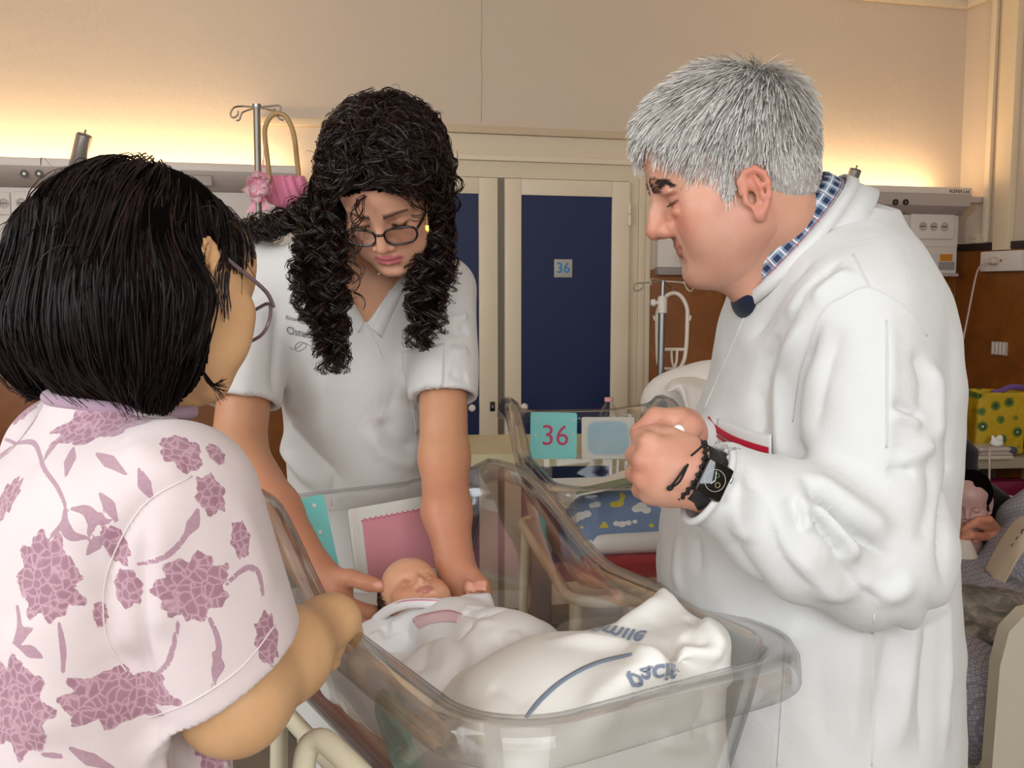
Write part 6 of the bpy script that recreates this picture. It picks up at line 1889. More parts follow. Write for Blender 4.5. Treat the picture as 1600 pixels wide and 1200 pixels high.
# tunic with V neck
scr = join(join(trunk, slA, .035), slB, .035)
ap = P(571, 505, 1.70)
n1 = np.array([-.86, 0, -.50]); n2 = np.array([.80, 0, -.60])
vee = lambda p, a=ap.astype(np.float32): np.maximum(np.maximum((p - a) @ n1.astype(np.float32), (p - a) @ n2.astype(np.float32)), p[:, 1] - 1.79)
scr = cut(scr, vee, .002)
scr = cut(scr, cone((-.285, 1.74, 1.44), (-.285, 1.70, 1.56), .058, .075), .006)
v, q = surface(scr, (-.60, 1.62, .72), (.02, 2.12, 1.56), .0042)
v = relax(v, q, 1, .5)
bv = bvh_of(v, q)
FL = pxfolds(bv, [([(408, 640), (440, 690), (480, 740), (520, 775)], .014, .020), ([(430, 640), (470, 690), (510, 730), (550, 765)], -.012, .018), ([(415, 700), (430, 740), (440, 780)], .006, .014), ([(590, 650), (620, 690), (655, 700)], -.008, .016), ([(570, 660), (600, 705), (640, 725), (670, 715)], .007, .016), ([(500, 570), (510, 640), (500, 700)], .005, .02), ([(640, 520), (620, 600), (600, 660)], -.004, .018),
    ([(700, 500), (722, 495), (732, 490)], .006, .008), ([(700, 520), (720, 518), (732, 512)], -.006, .008), ([(698, 545), (720, 550), (732, 545)], .006, .009), ([(700, 580), (718, 590), (732, 588)], -.005, .010), ([(430, 470), (432, 540), (425, 620)], -.010, .010), ([(400, 500), (385, 560), (380, 620)], .004, .02), ([(420, 450), (380, 470), (350, 490)], -.004, .012), ([(520, 740), (515, 780)], -.006, .006), ([(560, 520), (600, 560), (640, 600)], -.004, .012), ([(450, 560), (455, 620), (440, 660)], .005, .016)])
n = grad(scr, v, .004); v = folds(v, n, FL); v = v + n * (.0014 * vnoise(v, 45, 21))[:, None]
M_SCRUB = cloth('white_tunic_cotton', '#cfcbc7', weave=1000, bump=.1, fold=.13)
np_mesh('tunic', v - tb, q, M_SCRUB, ter)
bv = bvh_of(v, q)
patch('neck_facing', bv, ([(505, 402), (540, 455), (569, 503)], [(487, 408), (524, 466), (560, 520), ]), 24, 3, M_SCRUB, ter, tb, .0015, .0022)
patch('neck_facing', bv, ([(636, 395), (606, 445), (573, 505)], [(660, 400), (628, 456), (596, 527)]), 24, 3, M_SCRUB, ter, tb, .0022, .0022)
patch('chest_pocket', bv, ([(628, 549), (660, 543), (694, 537)], [(650, 680), (655, 672), (690, 640)]), 14, 16, M_SCRUB, ter, tb, .002, .0018)
for pts in ([(571, 506), (590, 540), (597, 560)], [(516, 745), (518, 790)]): seam('seam', bv, pts, .001, M_SCRUB, ter, tb)
M_PRT = mat('tunic_print_grey', '#5a5a5e', .6, var=0)
stick_text('tunic_lettering', 'Rosa', .011, M_PRT, ter, bv, 456, 497, tb, -3, eps=.003)
stick_text('tunic_lettering', 'Osteopata', .020, M_PRT, ter, bv, 482, 522, tb, -4, eps=.003)
seam('tunic_signature', bv, [(452, 542), (460, 546), (474, 536), (478, 542), (465, 549), (461, 541), (470, 534), (485, 540), (495, 545)], .0007, mat('tunic_print_light', '#8f8d90', .6, var=0), ter, tb)
stick_text('tunic_lettering', 'EOS', .024, mat('tunic_print_bronze', '#8c6a4c', .6, var=0), ter, bv, 684, 502, tb, 4, eps=.003)
stick_text('tunic_lettering', 'osteopathy', .009, M_PRT, ter, bv, 684, 520, tb, 8, eps=.003)
# trousers and shoes hidden behind the bassinet
tr = union([cone((-.36, 1.96, .80), (-.37, 1.98, .10), .095, .06), cone((-.20, 1.96, .80), (-.19, 1.98, .10), .095, .06)], .02)
vv, qq = surface(tr, (-.52, 1.82, .05), (-.05, 2.12, .92), .012); np_mesh('trousers', vv - tb, qq, cloth('white_trousers', '#dedcd8'), ter)
for x in (-.37, -.19):
    s_ = inter(union([ell((x, 1.92, .045), (.045, .12, .045)), ell((x, 1.99, .06), (.042, .05, .06))], .03), plane((0, 0, .002), (0, 0, -1)))
    vv, qq = surface(s_, (x - .08, 1.76, -.01), (x + .08, 2.08, .15), .006); np_mesh('shoe', vv - tb, qq, mat('white_clog', '#dcdad6', .5), ter)

lashes(TM, ter, tb, topt.get('lid', -.0055), seed=5, L=.0085)
# pendant and earring
h = hit(bvT, 592, 428)
if h is not None:
    f = ell((0, 0, 0), (.0022, .0015, .0035)); vv, qq = surface(f, (-.006,) * 3, (.006,) * 3, .0008)
    o = np_mesh('pendant', vv + (h[0] - tb) + h[1] * .001, qq, mat('silver', '#d8d8d8', .15, metal=1, var=0), ter)
ep = np.array(TM @ Vector((.080, .004, -.052)))
e = thing('earring', 'small gold square earring hanging by the woman\'s glasses', 'earring', P(667, 356, 1.545))
MB().box(-.003, .003, -.001, .001, -.007, .004, .0006).build('charm', mat('gold', '#c9a24a', .25, metal=1, var=0), e)
MB().tube([(0, 0, .004), (.0003, 0, .022), (0, .002, .036)], .0004, 6).build('chain', mat('gold', '#c9a24a', .25, metal=1, var=0), e)
glasses('thin black glasses low on the nose of the curly-haired woman', TM, mat('black_acetate', '#0a0909', .18, var=0, coat=.4), -.014, -.106, w=.0265, h=.0165, temple_z=.010, thick=.0019)

# hair
rs = np.random.RandomState(11)
tcap = union([ell((0, .014, .044), (.0785, .104, .088)), ell((0, -.040, .050), (.064, .050, .056)), ell((0, .05, -.02), (.066, .062, .07))], .03)
def t_scalp(p):
    x, y, z = np.abs(p[:, 0]), p[:, 1], p[:, 2]
    return ((z > .074 - .40 * np.clip(x - .015, 0, .05)) & (y < -.03)) | ((y >= -.03) & (z > .0)) | ((y > .02) & (z > -.06))
vv, qq = surface(off(tcap, .006), (-.12, -.14, -.10), (.12, .16, .17), .004)
vv, qq, _ = keep(vv, qq, t_scalp(vv)); M_DARKBASE = mat('hair_base_dark', '#0a0605', 1.0, var=.2, vscale=90, spec=0.02)
parts = [(to_world(TM, vv), qq)]
inner = union([chain([P(520, 285, 1.63), P(500, 360, 1.62), P(488, 430, 1.60), P(500, 490, 1.585), P(516, 540, 1.58)], [.030, .026, .022, .012, .004], .02),
               chain([P(672, 280, 1.64), P(690, 340, 1.63), P(683, 420, 1.62), P(668, 480, 1.615), P(662, 520, 1.61)], [.024, .018, .014, .008, .003], .02),
               chain([P(460, 345, 1.70), P(430, 352, 1.74), P(400, 352, 1.77)], [.015, .010, .005], .02)], .02)
vv2, qq2 = surface(inner, (-.62, 1.5, 1.22), (.02, 1.85, 1.66), .005)
vv2 = vv2 + grad(inner, vv2, .004) * (.006 * vnoise(vv2, 90, 6))[:, None]
vs = np.concatenate([parts[0][0], vv2]); qs = np.concatenate([qq, qq2 + len(parts[0][0])])
np_mesh('hair_base', vs - tb, qs, M_DARKBASE, ter)
u = rs.randn(4000, 3); u /= np.linalg.norm(u, axis=1, keepdims=True)
r = project(tcap, u * np.array([.08, .1, .09]) + np.array([0, .012, .04]), .002, 5)
r = r[t_scalp(r)]
guides = []
wn = grad(tcap, r)
for i in range(260):
    p = r[i % len(r)]; nn = wn[i % len(r)]
    left = p[0] < .012 + .01 * rs.randn()
    lift = .026 + .014 * rs.rand()
    a = np.array(TM @ V3(p)); b = np.array(TM @ V3(p + nn * lift * .6)); sx = -1 if left else 1
    side = np.array([sx * (.082 + .022 * rs.rand()), p[1] * .5 + .012 * rs.randn(), .015 + .022 * rs.randn()])
    mid_l = (p + nn * lift) * .5 + side * .5; mid_l = mid_l + grad(tcap, mid_l[None].astype(np.float32))[0] * max(0, .022 - float(tcap(mid_l[None].astype(np.float32))[0]))
    m1 = np.array(TM @ V3(mid_l)); c_ = np.array(TM @ V3(side))
    t = rs.rand()
    if left:
        if rs.rand() < .16: e1, e2 = P(450 + 30 * rs.rand(), 330 + 20 * rs.rand(), 1.70), P(370 + 60 * rs.rand(), 345 + 28 * rs.rand(), 1.755)
        else:
            ey = 440 + 145 * rs.rand() ** .8; sp = np.interp(ey, [430, 500, 585], [58, 33, 15])
            ex = np.interp(ey, [430, 500, 585], [494, 508, 524]) + sp * (2 * rs.rand() - 1)
            e2 = P(ex, ey, 1.56 + .07 * rs.rand()); e1 = P(.45 * ex + .55 * (492 + 52 * (2 * rs.rand() - 1)), 385 + 30 * rs.rand(), 1.57 + .08 * rs.rand())
    else:
        ey = 420 + 130 * rs.rand() ** .8; sp = np.interp(ey, [420, 480, 550], [34, 34, 14])
        ex = np.interp(ey, [420, 480, 550], [680, 672, 656]) + sp * (2 * rs.rand() - 1)
        e2 = P(ex, ey, 1.60 + .05 * rs.rand()); e1 = P(.4 * ex + .6 * (684 + 26 * (2 * rs.rand() - 1)), 350 + 30 * rs.rand(), 1.60 + .06 * rs.rand())
    guides.append([a, b, m1, c_, e1, e2] if p[2] > .03 else [a, b, c_ * .6 + a * .4, e1, e2])
pa = curls(guides, 11, 58, rs, (.0030, .0115), .040, .0026, grow=(.06, .16))
# extra wisps before the face and flyaways round the crown
wg = [[P(590, 282, 1.535), P(568, 305, 1.515), P(556, 345, 1.505), P(552, 395, 1.515), P(556, 440, 1.535)], [P(582, 284, 1.535), P(560, 310, 1.515), P(550, 350, 1.50), P(548, 400, 1.51), P(565, 480, 1.56)], [P(596, 280, 1.53), P(572, 310, 1.51), P(560, 340, 1.51), P(552, 370, 1.52)], [P(635, 278, 1.53), P(650, 300, 1.52), P(660, 318, 1.53), P(672, 350, 1.55)], [P(625, 276, 1.53), P(632, 305, 1.515), P(650, 316, 1.52), P(655, 330, 1.53)]]
pb_ = curls(wg, 6, 58, rs, (.002, .0085), .042, .0022)
fg = []
for i in range(50):
    p = r[rs.randint(len(r))]
    if p[2] < .05: continue
    nn = grad(tcap, p[None])[0]; d = rs.randn(3) * .02
    if np.linalg.norm(d) < .03: fg.append([np.array(TM @ V3(p)), np.array(TM @ V3(p + nn * .026 + d * .4)), np.array(TM @ V3(p + nn * .034 + d * .9)), np.array(TM @ V3(p + nn * .030 + d * 1.4))])
pc_ = curls(fg, 1, 64, rs, (.002, .006), .03, .001)
# short curls covering the crown
sg = []
for i in range(680):
    p = r[rs.randint(len(r))]
    if p[2] < .0: continue
    nn = grad(tcap, p[None])[0]; sd = np.array([np.sign(p[0] + .03 * rs.randn()) * .6 + .4 * rs.randn(), .5 * rs.randn(), -.35]); sd = (np.array([np.sign(p[0] + .02 * rs.randn()), .35, .15 + .2 * rs.randn()]) if p[1] < -.02 else sd); sd = sd - nn * (sd @ nn); sd /= np.linalg.norm(sd)
    p1 = p + nn * (.012 + .010 * rs.rand()) + sd * .016
    pts = [p, p1]
    for k in (1, 2, 3):
        qn = pts[-1] + sd * .030; qn = project(tcap, qn[None], .020 + .008 * rs.rand(), 2)[0]; pts.append(qn)
    sg.append([np.array(TM @ V3(k)) for k in pts])
fr = r[(r[:, 2] > .055) & (r[:, 1] < .03)]
for i in range(190):      # hair swept back and aside from the hairline
    p = fr[rs.randint(len(fr))]; nn = grad(tcap, p[None])[0]; sx = 1 if p[0] + .02 * rs.randn() > 0 else -1
    pts = [p]
    for k in range(4):
        d_ = np.array([sx * (.25 + .35 * k), .8 - .25 * k, .1 - .15 * k]) + .25 * rs.randn(3); d_ /= np.linalg.norm(d_)
        pts.append(project(tcap, (pts[-1] + d_ * .024)[None], .012 + .008 * rs.rand(), 2)[0])
    sg.append([np.array(TM @ V3(k)) for k in pts])
bk_ = r[(r[:, 2] > .088) & (r[:, 1] < .02) & (np.abs(r[:, 0]) < .05)]
for i in range(130):      # curls falling forward over the hairline, then aside
    p = bk_[rs.randint(len(bk_))]; sx = 1 if p[0] + .015 * rs.randn() > 0 else -1
    pts = [p]
    for d_ in ((sx * .3, -.9, -.1), (sx * .7, -.6, -.25), (sx * .9, .0, -.4), (sx * .8, .3, -.5)):
        d_ = np.array(d_) + .2 * rs.randn(3); d_ /= np.linalg.norm(d_)
        pts.append(project(tcap, (pts[-1] + d_ * .021)[None], .016 + .008 * rs.rand(), 2)[0])
    sg.append([np.array(TM @ V3(k)) for k in pts])
pd_ = curls(sg, 9, 24, rs, (.002, .0060), .060, .0032)
M_CURL = hair_mat('curly_dark_hair', ['#0b0605', '#170d0a', '#24140e', '#3d2014'], .44, .34)
hair_obj('hair', np.concatenate([pa, pb_]), .00058, .00036, M_CURL, ter, tb, 7)
hair_obj('crown_curls', pd_, .00055, .00035, M_CURL, ter, tb, 8)
hair_obj('loose_hair', pc_, .00035, .0002, M_CURL, ter, tb, 9)

# ------------------------------------------------------------------ the woman in floral pyjamas at the near side
MS = .92; myaw = R(125)
MMr = frame((0, 0, 0), R(145), R(28), R(20))
e_ = np.array(MMr @ Vector((-.076 * MS, .014 * MS, -.016 * MS)))
MMr = Matrix.Translation(V3(P(322, 416, .965) - e_)) @ MMr; MM = MMr @ Matrix.Scale(MS, 4)
mopt = dict(chin=(0, -.076, -.098), jw=.050, jr=.021, fw=.063, tip=(0, -.104, -.034), tr=.0098, ears=.88, flare=.3)
m_head = head_sdf(mopt); hc_ = np.array(MM @ Vector((0, 0, 0)))
f_head = bounded(local(m_head, MMr, MS), hc_ - .18, hc_ + .18)
nb = P(196, 634, .985)                       # base of the neck
mb_ = np.array([nb[0] - .03, nb[1] - .03, 0.0])
mo = thing('person', 'woman with a straight dark bob in mauve floral pyjamas, hand on the bassinet rim', 'person', mb_)
BM = Matrix.Translation(Vector((nb[0], nb[1], 0))) @ Matrix.Rotation(myaw, 4, 'Z')
zn = float(nb[2])
trk = stack([(zn + .012, 0, .012, .066, .056), (zn - .012, 0, .015, .100, .072), (zn - .045, 0, .02, .146, .092), (zn - .085, 0, .026, .166, .108), (zn - .15, 0, .035, .170, .122), (zn - .28, 0, .045, .166, .132), (zn - .42, 0, .055, .170, .142), (zn - .60, 0, .06, .18, .15), (zn - .8, 0, .06, .18, .15)])
trunk = local(trk, BM)
sh, el, wr = P(268, 790, .885), P(366, 1090, .885), P(497, 982, 1.055)
hem = sh + (el - sh) * .86
dsl = hem - sh
slv = inter(cone(sh, hem + dsl * .4, .080, .076), plane(hem, dsl / np.linalg.norm(dsl) + np.array([.28, .25, .0])), .003)
arm = union([cone(sh, el, .049, .048), cone(el, P(446, 1022, .97), .048, .043), cone(P(446, 1022, .97), wr, .043, .030)], .025)
hand = union([cone(wr, P(518, 968, 1.07), .028, .029), ell(P(522, 968, 1.075), (.028, .026, .022))], .014)
for i, (pts, rr) in enumerate((([P(532, 958, 1.085), P(548, 966, 1.105), P(553, 990, 1.115), P(544, 1008, 1.11)], [.0135, .0120, .0105, .0088]),
                ([P(522, 952, 1.09), P(536, 954, 1.12), P(545, 978, 1.13), P(538, 998, 1.125)], [.0135, .0120, .0105, .0088]),
                ([P(510, 950, 1.10), P(520, 950, 1.13), P(530, 972, 1.145), P(526, 992, 1.14)], [.013, .0115, .010, .0085]),
                ([P(500, 952, 1.10), P(506, 952, 1.135), P(514, 972, 1.15), P(512, 990, 1.145)], [.012, .010, .009, .0078]),
                ([P(512, 985, 1.06), P(520, 1012, 1.065), P(516, 1032, 1.075), P(506, 1040, 1.085)], [.0150, .0128, .0112, .0092]))):
    hand = join(hand, chain(pts, rr, .003), .005)
hand = bounded(hand, P(520, 980, 1.09) - [.09, .11, .09], P(520, 980, 1.09) + [.09, .11, .09])
nk = union([cone(np.array(MM @ Vector((0, .028, -.045))), nb + np.array([0, 0, .01]), .050, .054), cone(nb + np.array([0, 0, .01]), nb - np.array([.02, .02, .10]), .056, .09)], .02)
a_, b_ = join(f_head, nk, .018), join(arm, hand, .014)
m_body = lambda p: np.minimum(a_(p), b_(p))
v, q = surface(m_body, (-.66, .70, .86), (-.10, 1.26, 1.60), .0025)
v = relax(v, q, 1, .4)
pl = to_local(MM, v); hm = (f_head(v.astype(np.float32)) < .004).astype(float)
lip, blush, nose, ears, brow, lash, sock = head_paint(pl, mopt)
tint = np.repeat(np.array(C('#d2a578'))[None], len(v), 0)
tint = blend(tint, hm * blush * .2, '#c98a66'); tint = blend(tint, hm * lip * .8, '#b06a62'); tint = blend(tint, hm * brow * .85, '#2c2019'); tint = blend(tint, hm * lash * .7, '#2a1c18')
for (px, py, Y) in ((352, 503, .94), (363, 508, .94), (505, 945, 1.05), (430, 1050, .9), (375, 525, .95)):
    tint = blend(tint, np.clip(1.6 - np.linalg.norm(v - P(px, py, Y), axis=1) / .0016, 0, 1) * .7, '#7a4f38')
bo_ = np_mesh('body', v - mb_.astype(np.float32), q, skin_mat('skin_mother', .45), mo); set_attr(bo_, 'tint', tint)
bvM = bvh_of(v, q)
# small moles
# pyjama top
paj = join(trunk, slv, .03)
slL = local(cone((.165, .02, zn - .075), (.205, -.10, zn - .27), .075, .07), BM)
paj = join(paj, slL, .03)
paj = cut(paj, local(cone((0, -.012, zn - .03), (0, -.05, zn + .08), .060, .082), BM), .005)
paj = cut(paj, cone(hem - dsl * .2, hem + dsl * .5, .066, .071), .004)
v, q = surface(paj, (-.72, .66, .62), (-.08, 1.32, 1.38), .0036)
v = relax(v, q, 1, .5)
bv = bvh_of(v, q)
FL = pxfolds(bv, [([(228, 800), (224, 900), (224, 1000), (226, 1120)], -.009, .008), ([(243, 800), (246, 900), (246, 1010)], .006, .016), ([(300, 744), (222, 792), (168, 894), (165, 990), (200, 1060)], -.006, .010), ([(130, 800), (150, 900), (160, 1000), (200, 1100)], -.008, .022), ([(60, 700), (110, 820), (130, 950)], .006, .03), ([(180, 1000), (215, 1080), (250, 1180)], -.010, .016), ([(250, 1130), (262, 1160), (270, 1198)], .008, .012), ([(300, 1130), (305, 1160), (308, 1198)], -.008, .010), ([(20, 950), (60, 1050), (80, 1180)], .006, .03), ([(360, 760), (400, 860), (425, 950)], .003, .014), ([(200, 690), (250, 730), (300, 740)], .004, .015), ([(10, 600), (40, 700), (60, 800)], -.006, .03), ([(345, 1140), (350, 1198)], .006, .012), ([(385, 1160), (390, 1198)], -.006, .010)])
n = grad(paj, v, .004); v = folds(v, n, FL); v = v + n * (.0016 * vnoise(v, 36, 31))[:, None]
# floral print: signed field per vertex, laid out on the cloth surface
bv = bvh_of(v, q)
bloom = np.full(len(v), -1.0, np.float32); stem = np.full(len(v), -1.0, np.float32)
def add_bloom(c, n_, ra, rb, ang, seed):
    r_ = max(ra, rb)
    m = (np.abs(v - c) < r_ * 1.5).all(1)
    if not m.any(): return
    x_ = np.cross([0, 0, 1.0], n_); x_ /= np.linalg.norm(x_) + 1e-9; y_ = np.cross(n_, x_)
    d = v[m] - c; a, b = d @ x_, d @ y_
    ca, sa = math.cos(ang), math.sin(ang); a, b = (a * ca + b * sa) / ra, (-a * sa + b * ca) / rb
    th = np.arctan2(b, a); rr = np.sqrt(a * a + b * b)
    rs_ = np.random.RandomState(seed); k1, k2 = rs_.randint(6, 9), rs_.randint(11, 15)
    lim = .92 + .10 * np.sin(k1 * th + rs_.rand() * 6) + .07 * np.sin(k2 * th + rs_.rand() * 6)
    depth = np.abs(d @ n_) < r_ * .8
    val = np.where(depth, (lim - rr), -1.0)
    bloom[m] = np.maximum(bloom[m], val)
PB = [(160, 664, 88, 48, 10), (38, 643, 28, 30, 0), (12, 778, 32, 40, 0), (72, 901, 60, 76, 20), (284, 706, 32, 42, 15), (330, 772, 26, 36, 10), (26, 1105, 62, 86, 10), (197, 920, 27, 36, 0), (300, 918, 62, 56, 10), (180, 1090, 88, 50, -5), (418, 998, 24, 46, 0), (180, 850, 22, 38, 25), (376, 843, 18, 33, 0), (338, 709, 16, 24, 0), (336, 1165, 32, 46, 0), (157, 960, 12, 26, 0), (95, 548, 22, 18, 0), (400, 1180, 20, 20, 0)]
ctrs = []
for i, (x, y, rx, ry, an) in enumerate(PB):
    h = hit(bv, x, y)
    if h is None: continue
    sc = h[0][1] / FPX
    add_bloom(h[0], h[1], rx * sc, ry * sc, R(an), i + 3); ctrs.append(h[0])
rs = np.random.RandomState(17)
vn = grad(paj, v, .004)
for k in range(900):
    i = rs.randint(len(v)); c = v[i]
    if vn[i][1] < -.25 and c[0] > -.56: continue
    if min(np.linalg.norm(c - o_) for o_ in ctrs) < .095: continue
    add_bloom(c, vn[i], .030 + .02 * rs.rand(), .028 + .018 * rs.rand(), rs.rand() * 3, k); ctrs.append(c)
def add_stem(pts, w0, w1):
    l = pxline(bv, pts, 6)
    if len(l) < 2: return
    l = np.array(l); m = ((v > l.min(0) - .02) & (v < l.max(0) + .02)).all(1)
    if not m.any(): return
    d, t = seg_dist(v[m], l); w = np.where(t < .5, w0 + (w1 - w0) * t * 2, w1 + (w0 - w1) * (t - .5) * 2)
    stem[m] = np.maximum(stem[m], (w - d) / .004)
sq = .6
for pts in ([(180, 185), (140, 215), (105, 240)], [(40, 355), (90, 355), (115, 420), (150, 470), (172, 520)], [(172, 520), (165, 560), (130, 600)], [(465, 820), (440, 920), (400, 960)], [(545, 810), (570, 880), (555, 990)], [(515, 530), (480, 600), (430, 650), (360, 670)], [(590, 720), (640, 680), (672, 690), (685, 750)], [(155, 825), (165, 900), (165, 950)], [(45, 780), (50, 830), (35, 880)], [(30, 230), (10, 290)], [(0, 340), (40, 358), (0, 395)], [(110, 1165), (165, 1170)], [(590, 1160), (600, 1195)]):
    add_stem([(x * sq, 480 + y * sq) for x, y in pts], .0019, .0028)
for pts in ([(362, 420), (378, 465), (398, 500)], [(250, 380), (290, 405), (328, 435)], [(260, 485), (285, 520), (305, 560)], [(235, 535), (265, 555), (285, 560)], [(225, 645), (255, 610), (275, 595)], [(178, 1145), (230, 1175), (295, 1200)], [(165, 340), (135, 365), (115, 400)], [(190, 365), (182, 400), (172, 440)], [(168, 525), (170, 565), (185, 595), (230, 598)], [(185, 525), (225, 530), (240, 560), (228, 598)], [(50, 885), (75, 895), (110, 912)], [(45, 880), (60, 850), (85, 838)], [(515, 525), (505, 560), (480, 600)], [(0, 385), (25, 370), (40, 357)], [(555, 900), (568, 930), (556, 975)]):
    add_stem([(x * sq, 480 + y * sq) for x, y in pts], .0014, .0060)
def floral():
    m = bpy.data.materials.new('floral_jersey'); t = NT(m); v_ = t.co('Object')
    ab = t.n('ShaderNodeAttribute', attribute_name='bloom'); as_ = t.n('ShaderNodeAttribute', attribute_name='stem')
    n1 = t.noise(v_, 95, 4, .6)
    mb2 = t.math('ADD', ab.outputs['Fac'], t.math('MULTIPLY', t.math('SUBTRACT', n1, .5), .38))
    mk = t.ramp(mb2, [(.0, 0.0), (.02, 1.0)])
    vo = t.n('ShaderNodeTexVoronoi', feature='DISTANCE_TO_EDGE'); vo.inputs['Scale'].default_value = 118; vo.inputs['Randomness'].default_value = .9
    wv = t.n('ShaderNodeVectorMath', operation='ADD'); t.l(v_, wv.inputs[0])
    nz_ = t.n('ShaderNodeTexNoise'); nz_.inputs['Scale'].default_value = 60; t.l(v_, nz_.inputs['Vector'])
    sc_ = t.n('ShaderNodeVectorMath', operation='SCALE'); sc_.inputs['Scale'].default_value = .012; t.l(nz_.outputs['Color'], sc_.inputs[0]); t.l(sc_.outputs[0], wv.inputs[1]); t.l(wv.outputs[0], vo.inputs['Vector'])
    vein = t.ramp(vo.outputs['Distance'], [(.0, .9), (.05, .55), (.13, .10), (.3, 0.0)])
    fib = t.noise(v_, 330, 3, .7)
    pet = t.mix(t.noise(v_, 45, 3), C('#7a4d5d'), C('#98707f'))
    pet = t.mix(t.math('MULTIPLY', vein, .75), pet, C('#c7a4ad'))
    pet = t.mix(t.math('MULTIPLY', fib, .25), pet, C('#c9a6ae'))
    grd = t.mix(t.noise(v_, 12, 3), C('#c9b8b8'), C('#d3c5c3'))
    c = t.mix(mk, grd, pet)
    ms = t.ramp(t.math('ADD', as_.outputs['Fac'], t.math('MULTIPLY', t.math('SUBTRACT', fib, .5), .3)), [(.0, 0.0), (.04, 1.0)])
    c = t.mix(t.math('MULTIPLY', ms, .9), c, t.mix(fib, C('#8a6272'), C('#b08c98')))
    t.l(c, t.b.inputs['Base Color']); t.b.inputs['Roughness'].default_value = .85; t.b.inputs['Sheen Weight'].default_value = .2
    b = t.bump(t.noise(v_, 1000, 2), .12, .0006); t.bump(t.noise(v_, 26, 4, .5, .6), .10, .01, b)
    return m
M_FLOR = floral()
o = np_mesh('pyjama_top', v - mb_, q, M_FLOR, mo); set_attr(o, 'bloom', bloom); set_attr(o, 'stem', stem)
bv = bvh_of(v, q)
# ribbed neckband, hems
M_RIB = cloth('mauve_rib', '#9f8493', weave=600, bump=.3)
rim = [np.array(BM @ Vector((.0745 * math.cos(t), .004 + .066 * math.sin(t), zn + .002 + .010 * math.sin(t)))) for t in np.linspace(0, 2 * math.pi, 48, endpoint=False)]
MB().tube([p - mb_ for p in rim], .0068, 10, closed=True).build('neckband', M_RIB, mo, True)
M_HEM = cloth('pyjama_hem', '#d4c4c3')
for off_ in (8, ):
    seam('sleeve_hem', bv, [(230, 1122), (300, 1096), (378, 1042), (430, 976)], .0008, M_HEM, mo, mb_, 6, .0002)
seam('sleeve_seam', bv, [(300, 744), (222, 792), (168, 894), (165, 990), (198, 1050)], .0008, M_HEM, mo, mb_, 6, .0002)
# pyjama trousers and slippers under the frame
tr = local(union([cone((-.09, .05, .72), (-.10, .03, .10), .11, .065), cone((.09, .05, .72), (.10, .03, .10), .11, .065)], .03), BM)
c0 = np.array([nb[0], nb[1], 0])
vv, qq = surface(tr, c0 + [-.36, -.36, .05], c0 + [.36, .36, .84], .014); np_mesh('pyjama_trousers', vv - mb_, qq, cloth('mauve_trousers', '#b394a2'), mo)
for x in (-.10, .10):
    s_ = local(inter(union([ell((x, -.03, .04), (.045, .12, .04)), ell((x, .03, .06), (.042, .05, .055))], .03), plane((0, 0, .002), (0, 0, -1))), BM)
    c1 = np.array(BM @ Vector((x, 0, 0))); vv, qq = surface(s_, c1 - [.18, .18, .01], c1 + [.18, .18, .14], .007); np_mesh('slipper', vv - mb_, qq, cloth('slipper_felt', '#8d7d86'), mo)

glasses('mauve translucent glasses of the woman in floral pyjamas', MM, mat('mauve_acetate', '#6d5a66', .15, var=.05, coat=.5), -.010, -.108, w=.0265, h=.0215, temple_z=.008, thick=.0019)

# straight bob
rs = np.random.RandomState(23)
capw = local(union([ell((0, .016, .044), (.0835, .108, .088)), ell((0, -.040, .050), (.069, .057, .055)), ell((0, .052, -.02), (.072, .066, .075))], .03), MMr, MS)
curt = union([chain([P(215, 390, .945), P(228, 470, .93), P(240, 540, .935), P(282, 588, .95)], [.050, .055, .052, .030], .03),
              chain([P(165, 380, .98), P(165, 480, .945), P(168, 535, .95), P(182, 566, .96)], [.07, .066, .056, .030], .03),
              chain([P(105, 390, 1.02), P(80, 480, 1.0), P(66, 530, 1.0), P(74, 556, 1.0)], [.055, .050, .042, .024], .03),
              chain([P(150, 400, 1.12), P(110, 500, 1.10), P(110, 540, 1.09)], [.06, .05, .035], .03)], .04)
bulk = join(capw, curt, .035)
lo, hi = (-.66, .80, 1.20), (-.18, 1.28, 1.62)
ML = np.array(MM.inverted(), np.float32)
def m_scalp(p):
    l = p @ ML[:3, :3].T + ML[:3, 3]; x, y, z = np.abs(l[:, 0]), l[:, 1], l[:, 2]
    face = ((y < -.064) & (z < .052)) | ((y < -.048) & (z < .020))
    cheek = (y < -.014) & (z < .0)
    ear = (l[:, 0] < 0) & (y > -.014) & (y < .026) & (z < .008) & (z > -.05) & (x > .05)
    return ~face & ~cheek & ~ear
vv, qq = surface(off(bulk, -.0065), lo, hi, .005); vv, qq, _ = keep(vv, qq, m_scalp(vv))
np_mesh('hair_base', vv - mb_, qq, M_DARKBASE, mo)
allv, _q = surface(bulk, lo, hi, .006)
pool = allv[m_scalp(allv)]
crown = np.array(MM @ Vector((.015, .010, .135)))
wts = np.clip((pool[:, 2] - 1.24) / .2, .03, 1); idx = rs.choice(len(pool), 9500, p=wts / wts.sum()); r = project(bulk, pool[idx] + rs.randn(9500, 3) * .002, -.014, 2)
S = len(r)
bend = rs.randn(S, 3) * .10
def flow(p, i):
    d = p - crown; d /= np.linalg.norm(d, axis=1, keepdims=True) + 1e-6
    w = np.clip((p[:, 2] - 1.40) / .10, 0, 1)[:, None]
    return d * (.35 + .75 * w) + np.array([0, 0, -1.0]) * (1.25 - .8 * w) + bend
K = 18
lev = -.0045 * rs.rand(S)[:, None] + .004 * np.linspace(0, 1, K)[None] * rs.randn(S)[:, None] - .012 * np.clip(1 - np.linspace(0, 1, K) * 6, 0, 1)[None]
